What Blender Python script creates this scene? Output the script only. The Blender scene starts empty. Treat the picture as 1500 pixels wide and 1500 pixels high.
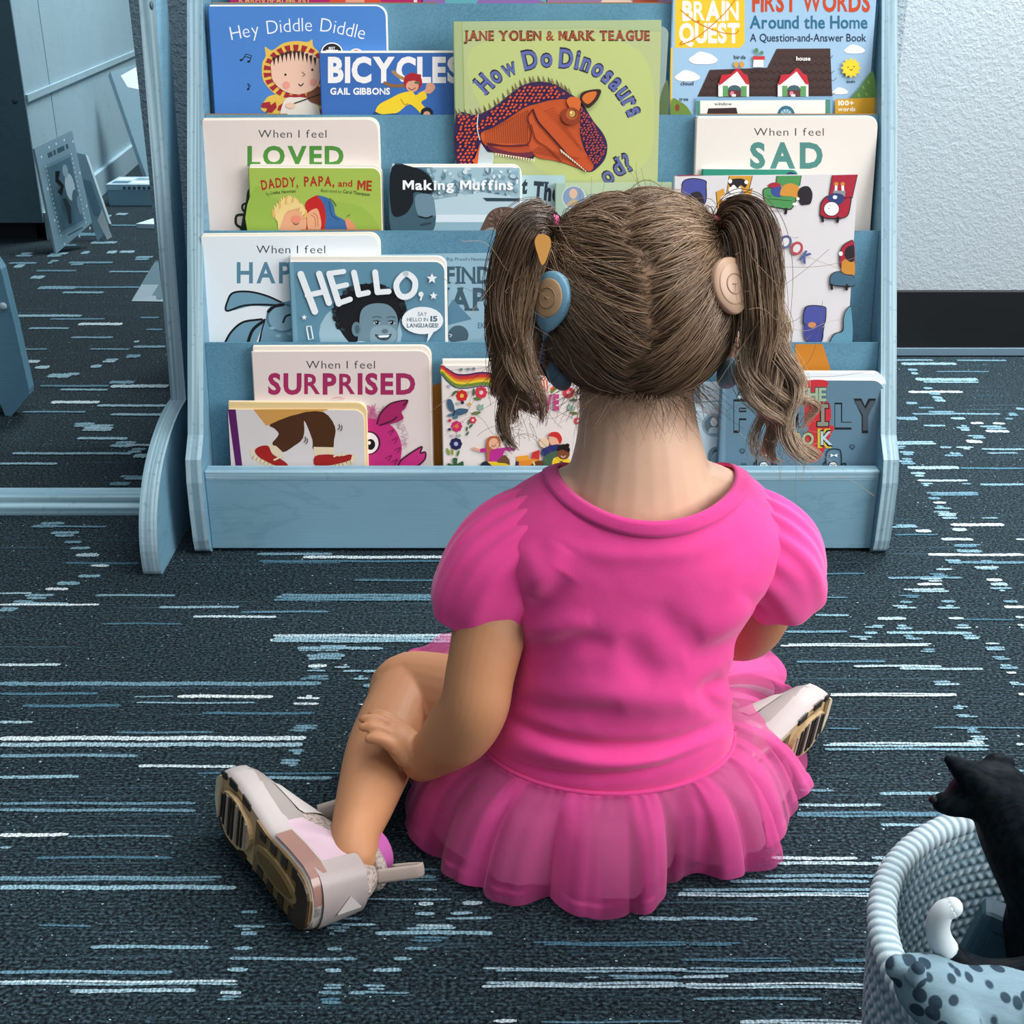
import bpy, bmesh, math, random
import numpy as np
from mathutils import Vector, Matrix, noise

random.seed(7); rng = np.random.default_rng(11)
SC = bpy.context.scene
COL = SC.collection

# ------------------------------------------------------------------ camera
CAM_H, PITCH, F = 0.668, math.radians(24.0), 1850.0
S_, C_ = math.sin(PITCH), math.cos(PITCH)
cam = bpy.data.cameras.new('camera'); cam.lens = F / 1500 * 36; cam.sensor_width = 36; cam.sensor_fit = 'HORIZONTAL'
cam.clip_start = 0.02
co = bpy.data.objects.new('camera', cam); COL.objects.link(co)
co.location = (0, 0, CAM_H); co.rotation_euler = (math.pi / 2 - PITCH, 0, 0)
SC.camera = co

# ------------------------------------------------------------------ light
SC.view_settings.view_transform = 'Standard'; SC.view_settings.look = 'None'
SC.view_settings.gamma = 1; SC.view_settings.use_curve_mapping = False
SC.view_settings.exposure = 0.0
w = bpy.data.worlds.new('room_light'); SC.world = w; w.use_nodes = True
w.node_tree.nodes['Background'].inputs[0].default_value = (0.93, 0.97, 1.0, 1)
w.node_tree.nodes['Background'].inputs[1].default_value = 0.40

def area(name, loc, target, sx, sy, power, color=(1, 1, 1)):
    l = bpy.data.lights.new(name, 'AREA'); l.shape = 'RECTANGLE'; l.size = sx; l.size_y = sy
    l.energy = power; l.color = color
    o = bpy.data.objects.new(name, l); COL.objects.link(o); o.location = loc
    o.rotation_euler = (Vector(target) - Vector(loc)).to_track_quat('-Z', 'Y').to_euler()
    return o
area('window_daylight', (2.7, -0.35, 1.7), (0.1, 1.0, 0.25), 2.2, 1.8, 120, (1.0, 0.985, 0.965))
area('ceiling_lamp', (0.5, 0.95, 2.5), (0.4, 1.0, 0), 1.6, 1.4, 46, (1.0, 0.985, 0.96))
area('added_wall_fade_light', (1.05, 2.02, 1.45), (1.05, 2.19, 0.55), 1.1, 0.08, 42, (1.0, 0.99, 0.98))  # added unseen light, makes the brightness fade down the right wall
area('added_far_fill', (-0.35, 3.9, 2.4), (-1.2, 3.9, 0.7), 1.0, 1.0, 100, (1.0, 0.99, 0.97))  # added unseen light, brightens the panelled wall beyond the frame

# ------------------------------------------------------------------ pixel geometry of the photograph -> points in the place
CAMP = Vector((0, 0, CAM_H))
def ray(px, py):
    u = (px - 750) / F; v = (py - 750) / F
    return Vector((u, C_ - v * S_, -(S_ + v * C_)))
def at_d(px, py, d):
    r = ray(px, py); return CAMP + r * (d / r.y)
def at_h(px, py, H=0.0):
    r = ray(px, py); return CAMP + r * ((H - CAM_H) / r.z)
def at_plane(px, py, p0, n):
    r = ray(px, py); return CAMP + r * ((p0 - CAMP).dot(n) / r.dot(n))
def proj(p):
    q = Vector(p) - CAMP
    z = q.y * C_ - q.z * S_; v = (-q.z * C_ - q.y * S_) / z
    return 750 + F * q.x / z, 750 + F * v

# ------------------------------------------------------------------ materials
def lin(c):
    if isinstance(c, str):
        c = c.lstrip('#'); c = [int(c[i:i + 2], 16) / 255 for i in (0, 2, 4)]
    return tuple((x / 12.92 if x <= 0.04045 else ((x + 0.055) / 1.055) ** 2.4) for x in c[:3]) + (1,)
_M = {}
def mat(col, rough=0.5, spec=0.3, name=None, coat=0.0):
    k = (col, rough, spec, coat)
    if k in _M: return _M[k]
    m = bpy.data.materials.new(name or 'paint_' + str(col).lstrip('#')); m.use_nodes = True
    b = m.node_tree.nodes['Principled BSDF']
    b.inputs['Base Color'].default_value = lin(col); b.inputs['Roughness'].default_value = rough
    b.inputs['Specular IOR Level'].default_value = spec; b.inputs['Coat Weight'].default_value = coat
    m.diffuse_color = lin(col)
    _M[k] = m; return m
class NT:
    """small node-tree writer"""
    def __init__(s, name):
        s.m = bpy.data.materials.new(name); s.m.use_nodes = True; s.t = s.m.node_tree
        s.b = s.t.nodes['Principled BSDF']; s.out = s.t.nodes['Material Output']
    def n(s, typ, **kw):
        nd = s.t.nodes.new(typ)
        for k, v in kw.items():
            if k.startswith('i_'):
                key = k[2:]
                key = int(key) if key.isdigit() else key.replace('_', ' ')
                if isinstance(v, bpy.types.NodeSocket): s.t.links.new(v, nd.inputs[key])
                else: nd.inputs[key].default_value = v
            else: setattr(nd, k, v)
        return nd
    def link(s, a, b): s.t.links.new(a, b)
    def set(s, name, v):
        if isinstance(v, bpy.types.NodeSocket): s.t.links.new(v, s.b.inputs[name])
        else: s.b.inputs[name].default_value = v
    def coord(s, scale=(1, 1, 1), rot=(0, 0, 0), kind='Object'):
        tc = s.n('ShaderNodeTexCoord'); mp = s.n('ShaderNodeMapping')
        s.link(tc.outputs[kind], mp.inputs['Vector']); mp.inputs['Scale'].default_value = scale; mp.inputs['Rotation'].default_value = rot
        return mp.outputs[0]
    def noise(s, vec, scale, detail=3, rough=0.5, dist=0):
        nd = s.n('ShaderNodeTexNoise', i_Scale=scale, i_Detail=detail, i_Roughness=rough, i_Distortion=dist); s.link(vec, nd.inputs['Vector']); return nd.outputs[0]
    def ramp(s, fac, stops, interp='LINEAR'):
        nd = s.n('ShaderNodeValToRGB'); cr = nd.color_ramp; cr.interpolation = interp
        while len(cr.elements) < len(stops): cr.elements.new(0.5)
        for e, (p, c) in zip(cr.elements, stops):
            e.position = p; e.color = lin(c) if isinstance(c, str) else (c, c, c, 1)
        s.link(fac, nd.inputs[0]); return nd.outputs[0]
    def mix(s, fac, a, b, mode='MIX'):
        nd = s.n('ShaderNodeMix', data_type='RGBA', blend_type=mode)
        for i, v in ((0, fac), (6, a), (7, b)):
            if isinstance(v, bpy.types.NodeSocket): s.link(v, nd.inputs[i])
            elif isinstance(v, str): nd.inputs[i].default_value = lin(v)
            else: nd.inputs[i].default_value = v
        return nd.outputs[2]
    def math(s, op, a, b=0.0, clamp=False):
        nd = s.n('ShaderNodeMath', operation=op, use_clamp=clamp)
        for i, v in ((0, a), (1, b)):
            if isinstance(v, bpy.types.NodeSocket): s.link(v, nd.inputs[i])
            else: nd.inputs[i].default_value = v
        return nd.outputs[0]
    def bump(s, h, strength=0.3, dist=0.001):
        nd = s.n('ShaderNodeBump', i_Strength=strength, i_Distance=dist); s.link(h, nd.inputs['Height']); s.link(nd.outputs[0], s.b.inputs['Normal'])

def wood_mat(name, base, dark, light, scale=(1, 1, 1), rot=(0, 0, 0), rough=0.45):
    t = NT(name); v = t.coord(scale, rot)
    n1 = t.noise(v, 3.0, 4, 0.55, 1.6)
    wv = t.math('SINE', t.math('MULTIPLY', n1, 34.0))
    fine = t.noise(t.coord((scale[0] * 6, scale[1] * 6, scale[2] * 160), rot), 2.0, 3)
    c = t.mix(t.ramp(wv, [(0.80, 0.0), (1.0, 0.45)]), base, dark)
    c = t.mix(t.ramp(fine, [(0.4, 0.0), (0.75, 0.5)]), c, light)
    blot = t.noise(t.coord((1, 1, 1)), 5.0, 2)
    c = t.mix(t.ramp(blot, [(0.35, 0.0), (0.7, 0.25)]), c, dark)
    t.set('Base Color', c); t.set('Roughness', rough); t.set('Specular IOR Level', 0.35); t.bump(fine, 0.08, 0.0005)
    return t.m
def ply_mat(name, a, b, axis_scale):
    t = NT(name); v = t.coord(axis_scale)
    n = t.noise(v, 1.0, 1.5, 0.5)
    n2 = t.noise(t.coord((40, 40, 40)), 3.0, 4, 0.7)
    c = t.mix(t.ramp(n, [(0.38, 0.0), (0.60, 1.0)]), a, b)
    c = t.mix(t.ramp(n2, [(0.58, 0.0), (0.70, 0.35)]), c, '#3c5868')
    t.set('Base Color', c); t.set('Roughness', 0.5); return t.m

WOOD = wood_mat('stained_birch', '#7aa7bb', '#6793a8', '#8ab3c5', (0.8, 0.8, 2.6))
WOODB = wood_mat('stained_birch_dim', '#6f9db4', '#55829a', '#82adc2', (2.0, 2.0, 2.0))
PLYX = ply_mat('plywood_edge', '#a3c1cd', '#7798a8', (330, 3, 3))
PLYZ = ply_mat('plywood_edge_flat', '#a5c9d8', '#7ba3b7', (3, 60, 330))
def mdf_mat():
    t = NT('grey_blue_fibreboard'); v = t.coord((1, 1, 1))
    n = t.noise(v, 420, 3, 0.6); n2 = t.noise(v, 14, 3)
    c = t.mix(t.ramp(n, [(0.35, 0.0), (0.7, 1.0)]), '#4d7b92', '#5f8ea5')
    c = t.mix(t.ramp(n2, [(0.35, 0.0), (0.7, 0.35)]), c, '#6a99b0')
    t.set('Base Color', c); t.set('Roughness', 0.75); t.set('Specular IOR Level', 0.15); return t.m
MDF = mdf_mat()

# ------------------------------------------------------------------ mesh builder
def tag(o, label=None, cat=None, group=None, kind=None):
    if label: o['label'] = label
    if cat: o['category'] = cat
    if group: o['group'] = group
    if kind: o['kind'] = kind
    return o
def empty(name, loc, label, cat, group=None):
    o = bpy.data.objects.new(name, None); COL.objects.link(o); o.location = loc; o.empty_display_size = 0.05
    return tag(o, label, cat, group)
def link_mesh(name, me, parent=None, loc=None):
    o = bpy.data.objects.new(name, me); COL.objects.link(o)
    if parent is not None:
        o.parent = parent
        L = Vector((0, 0, 0)); q = parent
        while q is not None: L += q.location; q = q.parent
        me.transform(Matrix.Translation(-L))
    return o
class MB:
    def __init__(s): s.v = []; s.f = []; s.mi = []; s.mats = []; s.sm = []
    def slot(s, m):
        if m not in s.mats: s.mats.append(m)
        return s.mats.index(m)
    def add(s, vs, fs, m, smooth=False):
        b = len(s.v); k = s.slot(m)
        s.v.extend([tuple(p) for p in vs])
        for f in fs: s.f.append(tuple(i + b for i in f)); s.mi.append(k); s.sm.append(smooth)
    def box(s, c, size, m, R=None):
        c = Vector(c); hx, hy, hz = (q / 2 for q in size)
        vs = [Vector((x, y, z)) for x in (-hx, hx) for y in (-hy, hy) for z in (-hz, hz)]
        if R is not None: vs = [R @ p for p in vs]
        s.add([p + c for p in vs], [(0, 1, 3, 2), (4, 6, 7, 5), (0, 4, 5, 1), (2, 3, 7, 6), (0, 2, 6, 4), (1, 5, 7, 3)], m)
    def prism(s, pts, vec, m, mside=None, smooth=False):
        """closed polygon pts (3D) swept by vec"""
        n = len(pts); vec = Vector(vec); a = [Vector(p) for p in pts]; b = [p + vec for p in a]
        s.add(a + b, [tuple(range(n - 1, -1, -1)), tuple(range(n, 2 * n))], m)
        s.add(a + b, [(i, (i + 1) % n, n + (i + 1) % n, n + i) for i in range(n)], mside or m, smooth)
    def tube(s, path, rad, m, n=10, caps=True, smooth=True, flat=None, up=None):
        P = [Vector(p) for p in path]; k = len(P)
        if not hasattr(rad, '__len__'): rad = [rad] * k
        vs = []; prev = None
        for i, p in enumerate(P):
            t = (P[min(i + 1, k - 1)] - P[max(i - 1, 0)]).normalized()
            if prev is None:
                a = Vector(up) if up else (Vector((0, 0, 1)) if abs(t.z) < 0.9 else Vector((1, 0, 0)))
            else: a = prev
            a = (a - t * a.dot(t)).normalized(); prev = a; b = t.cross(a)
            fl = flat if flat else 1.0
            r = rad[i]
            ra, rb = (r[0], r[1]) if hasattr(r, '__len__') else (r, r * fl)
            for j in range(n):
                an = 2 * math.pi * j / n
                vs.append(p + a * (ra * math.cos(an)) + b * (rb * math.sin(an)))
        fs = [(i * n + j, i * n + (j + 1) % n, (i + 1) * n + (j + 1) % n, (i + 1) * n + j) for i in range(k - 1) for j in range(n)]
        if caps: fs += [tuple(range(n - 1, -1, -1)), tuple((k - 1) * n + j for j in range(n))]
        s.add(vs, fs, m, smooth)
    def grid(s, G, m, closed_u=False, smooth=True, flip=False):
        """G[i][j] points"""
        ni, nj = len(G), len(G[0]); vs = [p for row in G for p in row]; fs = []
        for i in range(ni - 1):
            for j in range(nj if closed_u else nj - 1):
                f = (i * nj + j, i * nj + (j + 1) % nj, (i + 1) * nj + (j + 1) % nj, (i + 1) * nj + j)
                fs.append(f[::-1] if flip else f)
        s.add(vs, fs, m, smooth)
    def ball(s, c, r, m, nu=16, nv=10, R=None, smooth=True):
        c = Vector(c); r = r if hasattr(r, '__len__') else (r, r, r); G = []
        for i in range(nv + 1):
            th = math.pi * i / nv; row = []
            for j in range(nu):
                ph = 2 * math.pi * j / nu
                p = Vector((r[0] * math.sin(th) * math.cos(ph), r[1] * math.sin(th) * math.sin(ph), r[2] * math.cos(th)))
                row.append(c + (R @ p if R is not None else p))
            G.append(row)
        s.grid(G, m, True, smooth)
    def build(s, name, parent=None, bevel=None, solid=None, subsurf=0):
        me = bpy.data.meshes.new(name); me.from_pydata([tuple(p) for p in s.v], [], s.f)
        for m in s.mats: me.materials.append(m)
        me.polygons.foreach_set('material_index', s.mi); me.polygons.foreach_set('use_smooth', s.sm); me.update()
        o = link_mesh(name, me, parent)
        if solid: md = o.modifiers.new('thickness', 'SOLIDIFY'); md.thickness = solid; md.offset = -1
        if bevel: md = o.modifiers.new('edges', 'BEVEL'); md.width = bevel; md.segments = 2; md.limit_method = 'ANGLE'; md.angle_limit = 0.7
        if subsurf: md = o.modifiers.new('smooth', 'SUBSURF'); md.levels = subsurf; md.render_levels = subsurf
        return o
def spline(pts, n=8, closed=False):
    """Catmull-Rom through points of any dimension"""
    P = [np.array(p, float) for p in pts]; k = len(P); out = []
    for i in range(k if closed else k - 1):
        if closed: a, b, c, d = P[i - 1], P[i], P[(i + 1) % k], P[(i + 2) % k]
        else:
            a = P[i - 1] if i > 0 else 2 * P[0] - P[1]; b = P[i]; c = P[i + 1]
            d = P[i + 2] if i + 2 < k else 2 * P[-1] - P[-2]
        for j in range(n):
            t = j / n
            out.append(0.5 * ((2 * b) + (-a + c) * t + (2 * a - 5 * b + 4 * c - d) * t * t + (-a + 3 * b - 3 * c + d) * t ** 3))
    if not closed: out.append(P[-1])
    return out
# ------------------------------------------------------------------ room
def carpet_mat(yarn):
    t = NT('loop_carpet_yarn' if yarn else 'loop_carpet'); v = t.coord((1, 1, 1)); xyz = t.n('ShaderNodeSeparateXYZ', i_0=v)
    wob = t.noise(t.coord((120, 120, 1)), 1.0, 2)
    rows = t.math('SINE', t.math('ADD', t.math('MULTIPLY', xyz.outputs[1], 2 * math.pi / 0.0039), t.math('MULTIPLY', wob, 7.0)))
    loops = t.noise(t.coord((300, 380, 1)), 1.0, 2.5, 0.65)
    if yarn:
        at = t.n('ShaderNodeAttribute', attribute_name='yarn'); br = at.outputs['Fac']
        c = t.ramp(br, [(0.0, '#2f4d5e'), (0.35, '#4d788d'), (0.7, '#8fb5c5'), (1.0, '#e2f0f5')])
        st = t.math('SINE', t.math('ADD', t.math('MULTIPLY', xyz.outputs[0], 2 * math.pi / 0.0034), t.math('MULTIPLY', t.noise(t.coord((170, 260, 1)), 1.0, 2), 14.0)))
        c = t.mix(t.ramp(st, [(0.05, 0.75), (0.45, 0.0)]), c, t.mix(0.55, c, '#1b2a33'))
        c = t.mix(t.ramp(loops, [(0.36, 0.75), (0.46, 0.0)]), c, '#22323c')
        h = t.math('ADD', t.math('MULTIPLY', st, 0.25), loops)
    else:
        st = t.noise(t.coord((4.5, 240, 1)), 1.0, 2, 0.55); st2 = t.noise(t.coord((7, 520, 1)), 1.0, 2, 0.5)
        sp = t.noise(t.coord((260, 300, 1)), 1.0, 1, 0.4)
        c = t.ramp(loops, [(0.36, '#070c10'), (0.48, '#1c282f'), (0.66, '#41565f')])
        c = t.mix(t.ramp(t.math('MULTIPLY', t.math('ADD', rows, 1.0), 0.5), [(0.05, 0.55), (0.45, 0.0)]), c, '#0d151a')
        c = t.mix(t.ramp(st, [(0.63, 0.0), (0.74, 0.40)]), c, '#4f7284')
        c = t.mix(t.ramp(st2, [(0.66, 0.0), (0.74, 0.25)]), c, '#456a7d')
        c = t.mix(t.ramp(t.math('MULTIPLY', t.ramp(sp, [(0.74, 0.0), (0.79, 1.0)]), t.ramp(st2, [(0.46, 0.0), (0.55, 1.0)])), [(0.1, 0.0), (0.5, 0.9)]), c, '#c3dfe8')
        h = t.math('ADD', t.math('MULTIPLY', rows, 0.20), loops)
    t.set('Base Color', c); t.set('Roughness', 0.92); t.set('Specular IOR Level', 0.1); t.bump(h, 0.35 if yarn else 0.6, 0.0013)
    return t.m
CARPET, YARN = carpet_mat(False), carpet_mat(True)
# light dashes woven into the carpet: frame origin + scale, then x0, x1, y, thickness, brightness
DASH = [
((0, 800, 3), [(0,140,208,7,.75),(0,60,278,20,.6),(60,150,250,24,.55),(130,230,222,22,.6),(200,300,190,10,.95),(250,350,165,14,.6),(345,440,132,12,.6),(310,395,10,10,.6),(335,435,40,14,.8),(400,480,86,9,.9),(285,610,76,8,.3),(0,435,258,8,.95),(110,300,252,6,.7),(420,770,217,8,.6),(700,1050,269,9,.65),(850,1215,311,9,.85),(450,800,342,6,.3),(1060,1440,291,8,.35),(1225,1500,230,26,.55),(1130,1460,36,10,.6),(1330,1500,50,9,.95),(1150,1500,72,9,.35),(1210,1500,405,30,.85),(1310,1500,452,16,.65),(1370,1500,488,26,.6),(1350,1430,532,20,.75),(1380,1430,551,8,.5),(1345,1420,580,20,.45),(1330,1390,664,20,.95),(1290,1400,694,9,.9),(0,265,522,10,.85),(0,1410,606,16,.5),(0,430,650,10,.35),(780,1200,662,12,1),(590,760,662,6,.6),(100,530,703,12,.35),(600,1120,690,6,.7),(890,1380,736,10,.35),(0,145,774,11,.75),(510,940,820,8,.4),(1290,1370,800,32,.6),(0,1345,846,17,.95),(0,1330,874,17,.75),(1265,1335,906,26,.6),(1255,1325,955,34,.65),(0,605,922,12,.55),(610,1035,969,11,.9),(1100,1460,1020,12,.6),(0,345,1016,13,.7),(870,1500,1000,8,.3)]),
((0, 1150, 3), [(0,860,82,10,.45),(0,860,112,12,.5),(0,300,220,14,1),(300,760,226,7,.55),(0,50,275,10,.6),(160,760,320,10,.3),(0,980,412,22,.5),(0,1040,452,18,.7),(400,930,714,14,.6),(170,400,620,8,.35),(1060,1130,560,12,.5),(1050,1140,628,20,.75),(1060,1130,655,18,.6),(1030,1110,718,14,.6),(1010,1500,766,12,.6),(1440,1500,722,14,.6),(1000,1090,812,16,.7),(1430,1500,815,18,.7),(0,760,824,14,.45),(0,1060,870,22,.85),(310,860,906,16,.75),(970,1060,912,16,.8),(980,1050,940,24,.55),(1400,1500,888,20,.7),(1400,1500,915,14,.5),(1380,1480,950,30,.4),(1240,1500,612,8,.4),(1460,1500,640,40,.6)]),
((500, 1250, 3), [(120,420,122,6,.4),(0,480,204,7,.55),(350,420,75,10,.35),(345,415,105,16,.45),(340,410,160,10,.6),(340,405,222,16,.8),(530,620,222,16,.8),(0,60,265,14,.5),(325,410,266,12,.7),(480,575,266,12,.7),(0,90,290,10,.5),(0,150,314,10,.7),(460,660,288,10,.6),(310,480,325,24,.85),(150,665,352,16,.65),(290,440,378,20,.45),(280,380,420,14,.5),(0,70,468,14,.5),(230,310,467,14,.6),(140,265,516,16,.7),(100,185,590,22,.75),(40,130,615,20,.6),(60,300,614,8,.5),(1310,1500,290,16,.7),(870,1500,400,20,.3),(660,1500,514,20,.8),(655,1500,580,26,.9),(1070,1130,546,8,.7),(1160,1500,546,20,.6),(670,770,738,14,.9),(880,1500,744,8,.4)]),
((1000, 1100, 3.75), [(640,830,219,12,.5),(1080,1430,238,16,.65),(640,1090,300,14,.75),(600,1490,350,30,.4),(1090,1430,411,15,.7),(490,960,592,16,.85),(1040,1240,592,16,.75),(520,1220,621,16,.8),(450,1170,690,16,.55),(260,1020,718,16,.6),(0,1090,765,14,.55),(0,1090,792,22,.85),(0,410,925,16,.6),(0,300,1062,20,.3),(0,600,1150,20,.3),(830,1020,1152,16,.35),(0,1020,1206,26,.6),(0,250,1243,16,.75),(0,1025,1293,32,.85),(60,760,1365,14,.45),(280,1000,1492,26,.9)]),
((1150, 500, 4.286), [(690,930,120,8,.6),(1080,1390,122,8,.5),(730,1075,143,14,.7),(770,830,180,14,.6),(790,835,203,14,.6),(950,1280,192,6,.4),(820,1210,242,16,.7),(870,1215,258,8,.7),(870,925,296,12,.6),(775,1115,320,12,.9),(900,970,328,18,.55),(925,985,356,16,.6),(940,1005,374,14,.7),(760,830,390,14,.6),(840,935,420,10,.45),(930,1060,450,24,.6),(800,1350,458,9,.55),(1040,1130,486,12,.7),(700,830,486,18,.55),(870,1005,531,10,.65),(1100,1170,545,38,.7),(1165,1245,516,12,.85),(1305,1380,518,12,.85),(1240,1365,543,24,.65),(1260,1405,567,14,.85),(1150,1265,602,22,.6),(1140,1235,632,18,.85),(1380,1430,488,10,.5),(1405,1475,460,22,.55),(1450,1500,426,14,.6),(700,960,640,22,.85),(700,750,668,20,.6),(710,790,705,26,.7),(725,815,755,42,.6),(975,1045,668,12,.6),(1090,1160,672,20,.8),(1015,1105,712,24,.6),(1235,1500,680,9,.7),(1270,1460,704,9,.55),(770,1090,796,18,.75),(1100,1500,800,10,.35),(790,880,838,30,.7),(830,1145,877,11,.8),(840,920,902,22,.65),(1110,1165,898,8,.6),(1225,1500,902,12,.6),(890,1220,960,24,.55),(900,975,988,14,.5),(930,1010,1017,12,.9),(945,1025,1045,24,.65),(970,1060,1085,32,.8),(985,1080,1113,12,.7),(680,850,1163,22,.65),(820,915,1193,18,.9),(1230,1335,1112,8,.6),(1040,1375,1155,16,.95),(1050,1140,1185,18,.8),(690,960,1218,8,.35),(980,1180,1247,14,.85),(1450,1500,1247,12,.8),(1060,1200,1285,20,.55)]),
((1150, 800, 4.286), [(1060,1200,5,10,.4),(1080,1235,35,18,.6),(900,1500,58,14,.95),(990,1100,100,30,.6),(1110,1500,106,14,.45),(950,1050,150,12,.75),(1210,1280,100,20,.5),(1220,1330,140,22,.75),(930,1000,185,20,.4),(645,1110,202,12,.5),(865,960,215,22,.9),(830,985,243,14,.9),(780,1010,280,24,.8),(1265,1360,215,16,.9),(1290,1395,242,18,.75),(1310,1405,275,24,.75),(740,820,320,20,.4),(720,800,355,14,.5),(670,790,386,22,.8),(980,1070,352,14,.55),(980,1075,385,24,.75),(1370,1460,352,14,.5),(1375,1500,385,16,.9),(580,760,460,16,.8),(1025,1120,456,14,.85),(1450,1500,452,16,.8),(1110,1440,466,8,.3),(530,625,508,20,.75),(700,775,512,30,.7),(1060,1165,508,24,.8),(1480,1500,508,30,.8),(500,580,550,16,.7),(640,1170,549,16,.7),(440,545,580,24,.8),(740,830,575,30,.65),(1105,1200,575,32,.7),(0,390,541,14,.5),(0,905,624,20,.95),(1260,1345,618,10,.8),(1280,1360,648,26,.6),(850,930,660,22,.6),(1320,1390,705,24,.6),(70,630,730,12,.4),(430,980,758,12,.8),(720,1240,775,14,.75),(1370,1440,760,30,.65),(1390,1450,800,12,.9),(960,1055,865,28,.7),(1410,1500,868,24,.75),(270,1080,937,20,1),(1465,1500,935,18,.9),(1050,1135,1015,32,.65),(1080,1170,1070,20,.65),(1120,1230,1160,40,.55),(270,470,1150,8,.35),(930,1500,1145,8,.4),(1150,1260,1215,40,.8),(250,1275,1250,26,.9),(250,1275,1280,14,.55),(1450,1500,1248,14,.8),(1240,1340,1335,14,.6),(190,400,438,12,.6),(180,390,328,8,.4),(230,500,178,10,.3),(1400,1500,1418,14,.6)]),
((300, 780, 3.75), [(290,700,122,12,.55),(540,1340,140,14,.95),(300,1300,162,10,.35),(410,1270,360,38,.5),(820,1300,267,8,.4),(250,680,440,10,.4),(390,1370,585,46,.85),(510,980,640,14,.65),(620,750,632,20,.6),(590,750,685,34,.6),(570,670,738,18,.9),(560,660,765,8,.6),(730,810,738,20,.85),(760,860,765,10,.7),(870,1180,766,12,.7),(560,650,800,22,.5),(810,900,800,26,.6),(870,960,845,18,.5),(930,960,912,12,.9),(850,950,950,9,.9),(1220,1330,675,12,.7),(1150,1320,705,14,.4)]),
((0, 400, 3.261), [(150,210,22,14,.6),(185,365,72,14,.5),(300,495,95,9,.55),(360,760,70,8,.4),(80,390,206,10,.65),(240,500,222,7,.4),(375,585,246,11,.85),(140,330,266,8,.55),(340,540,310,8,.5),(670,760,215,7,.4),(700,780,272,8,.4),(640,665,330,9,.7),(640,790,354,10,.55),(430,620,366,6,.5),(110,225,366,6,.45),(130,190,425,14,.75),(170,235,453,14,.75),(230,340,493,18,.65),(320,380,485,12,.6),(435,485,448,14,.7),(500,570,420,20,.75),(605,670,400,16,.5),(190,520,542,8,.4),(290,515,560,8,.6),(525,640,525,14,.5),(530,805,543,14,.8),(245,475,620,12,.85),(465,815,636,10,.7),(530,815,679,10,.65),(110,410,666,7,.45),(350,430,728,22,.65),(415,525,742,32,.7),(370,610,793,10,.7),(545,640,820,28,.7),(600,840,824,9,.8),(610,690,850,24,.7),(640,730,876,18,.75),(60,630,865,10,.65),(0,275,914,9,.7),(700,790,910,12,.55),(720,780,945,12,.55),(590,710,980,20,.6),(525,620,1010,14,.45),(0,80,1040,8,.6),(185,300,1205,26,.6),(150,510,1215,7,.45),(255,365,1250,26,.65),(310,390,1290,10,.5)]),
((0, 0, 3.75), [(560,610,1190,12,.6),(640,700,1178,12,.6),(300,380,1210,10,.5),(500,640,1335,12,.6),(590,640,1388,16,.7),(660,740,1385,12,.7),(110,180,1400,24,.6),(80,130,1465,18,.6),(280,360,1400,26,.6),(270,310,1440,22,.6),(450,490,1390,16,.6),(400,470,1450,20,.5),(740,830,1420,24,.55),(50,200,1448,9,.45),(380,620,1445,9,.45),(600,840,1495,8,.5),(200,420,1490,8,.4),(420,560,1290,16,.4),(560,840,1240,7,.4),(330,420,1350,10,.4)]),
]
X0, X1, Y0, Y1 = -3.2, 3.2, -1.6, 5.6
def build_floor():
    vs = [(X0, Y0, 0), (X1, Y0, 0), (X1, Y1, 0), (X0, Y1, 0)]; fs = [(0, 1, 2, 3)]; mi = [0]; yv = [0.0] * 4
    zc = [0.0004]
    def strip(a, b, ya, yb, br):
        zc[0] += 2.2e-6; n = max(4, int((b - a) / 0.0022)); base = len(vs); m = (ya + yb) / 2; hw = (yb - ya) / 2
        ph = random.random() * 9
        for i in range(n + 1):
            t = i / n; x = a + (b - a) * t
            e = min(1, min(t, 1 - t) * n / 3 + 0.55)
            q = hw * e * (0.82 + 0.42 * random.random()); c = m + 0.0005 * math.sin(x * 60 + ph) + random.uniform(-1, 1) * hw * .16
            vs.extend([(x, c - q, zc[0]), (x, c + q, zc[0])]); yv.extend([br, br])
        for i in range(n):
            k = base + 2 * i; fs.append((k, k + 2, k + 3, k + 1)); mi.append(1)
    for (ox, oy, sc), L in DASH:
        for x0, x1, y, th, br in L:
            p = at_h(ox + x0 / sc, oy + y / sc); q = at_h(ox + x1 / sc, oy + y / sc)
            hi = at_h(ox + x0 / sc, oy + (y - th / 2) / sc); lo = at_h(ox + x0 / sc, oy + (y + th / 2) / sc)
            a, b = p.x, q.x
            if th > 19:                           # a broad mark is two or three yarn rows
                k = 2 if th < 32 else 3
                for j in range(k):
                    ya = lo.y + (hi.y - lo.y) * j / k; yb = lo.y + (hi.y - lo.y) * (j + 0.86) / k
                    strip(a + random.uniform(-.006, .006), b + random.uniform(-.006, .006), ya, yb, br * random.uniform(.8, 1.05))
            else: strip(a, b, lo.y, hi.y, br)
    me = bpy.data.meshes.new('floor'); me.from_pydata(vs, [], fs); me.materials.append(CARPET); me.materials.append(YARN)
    me.polygons.foreach_set('material_index', mi)
    at = me.attributes.new('yarn', 'FLOAT', 'POINT'); at.data.foreach_set('value', yv); me.update()
    tag(link_mesh('floor', me), kind='structure')
build_floor()

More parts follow.
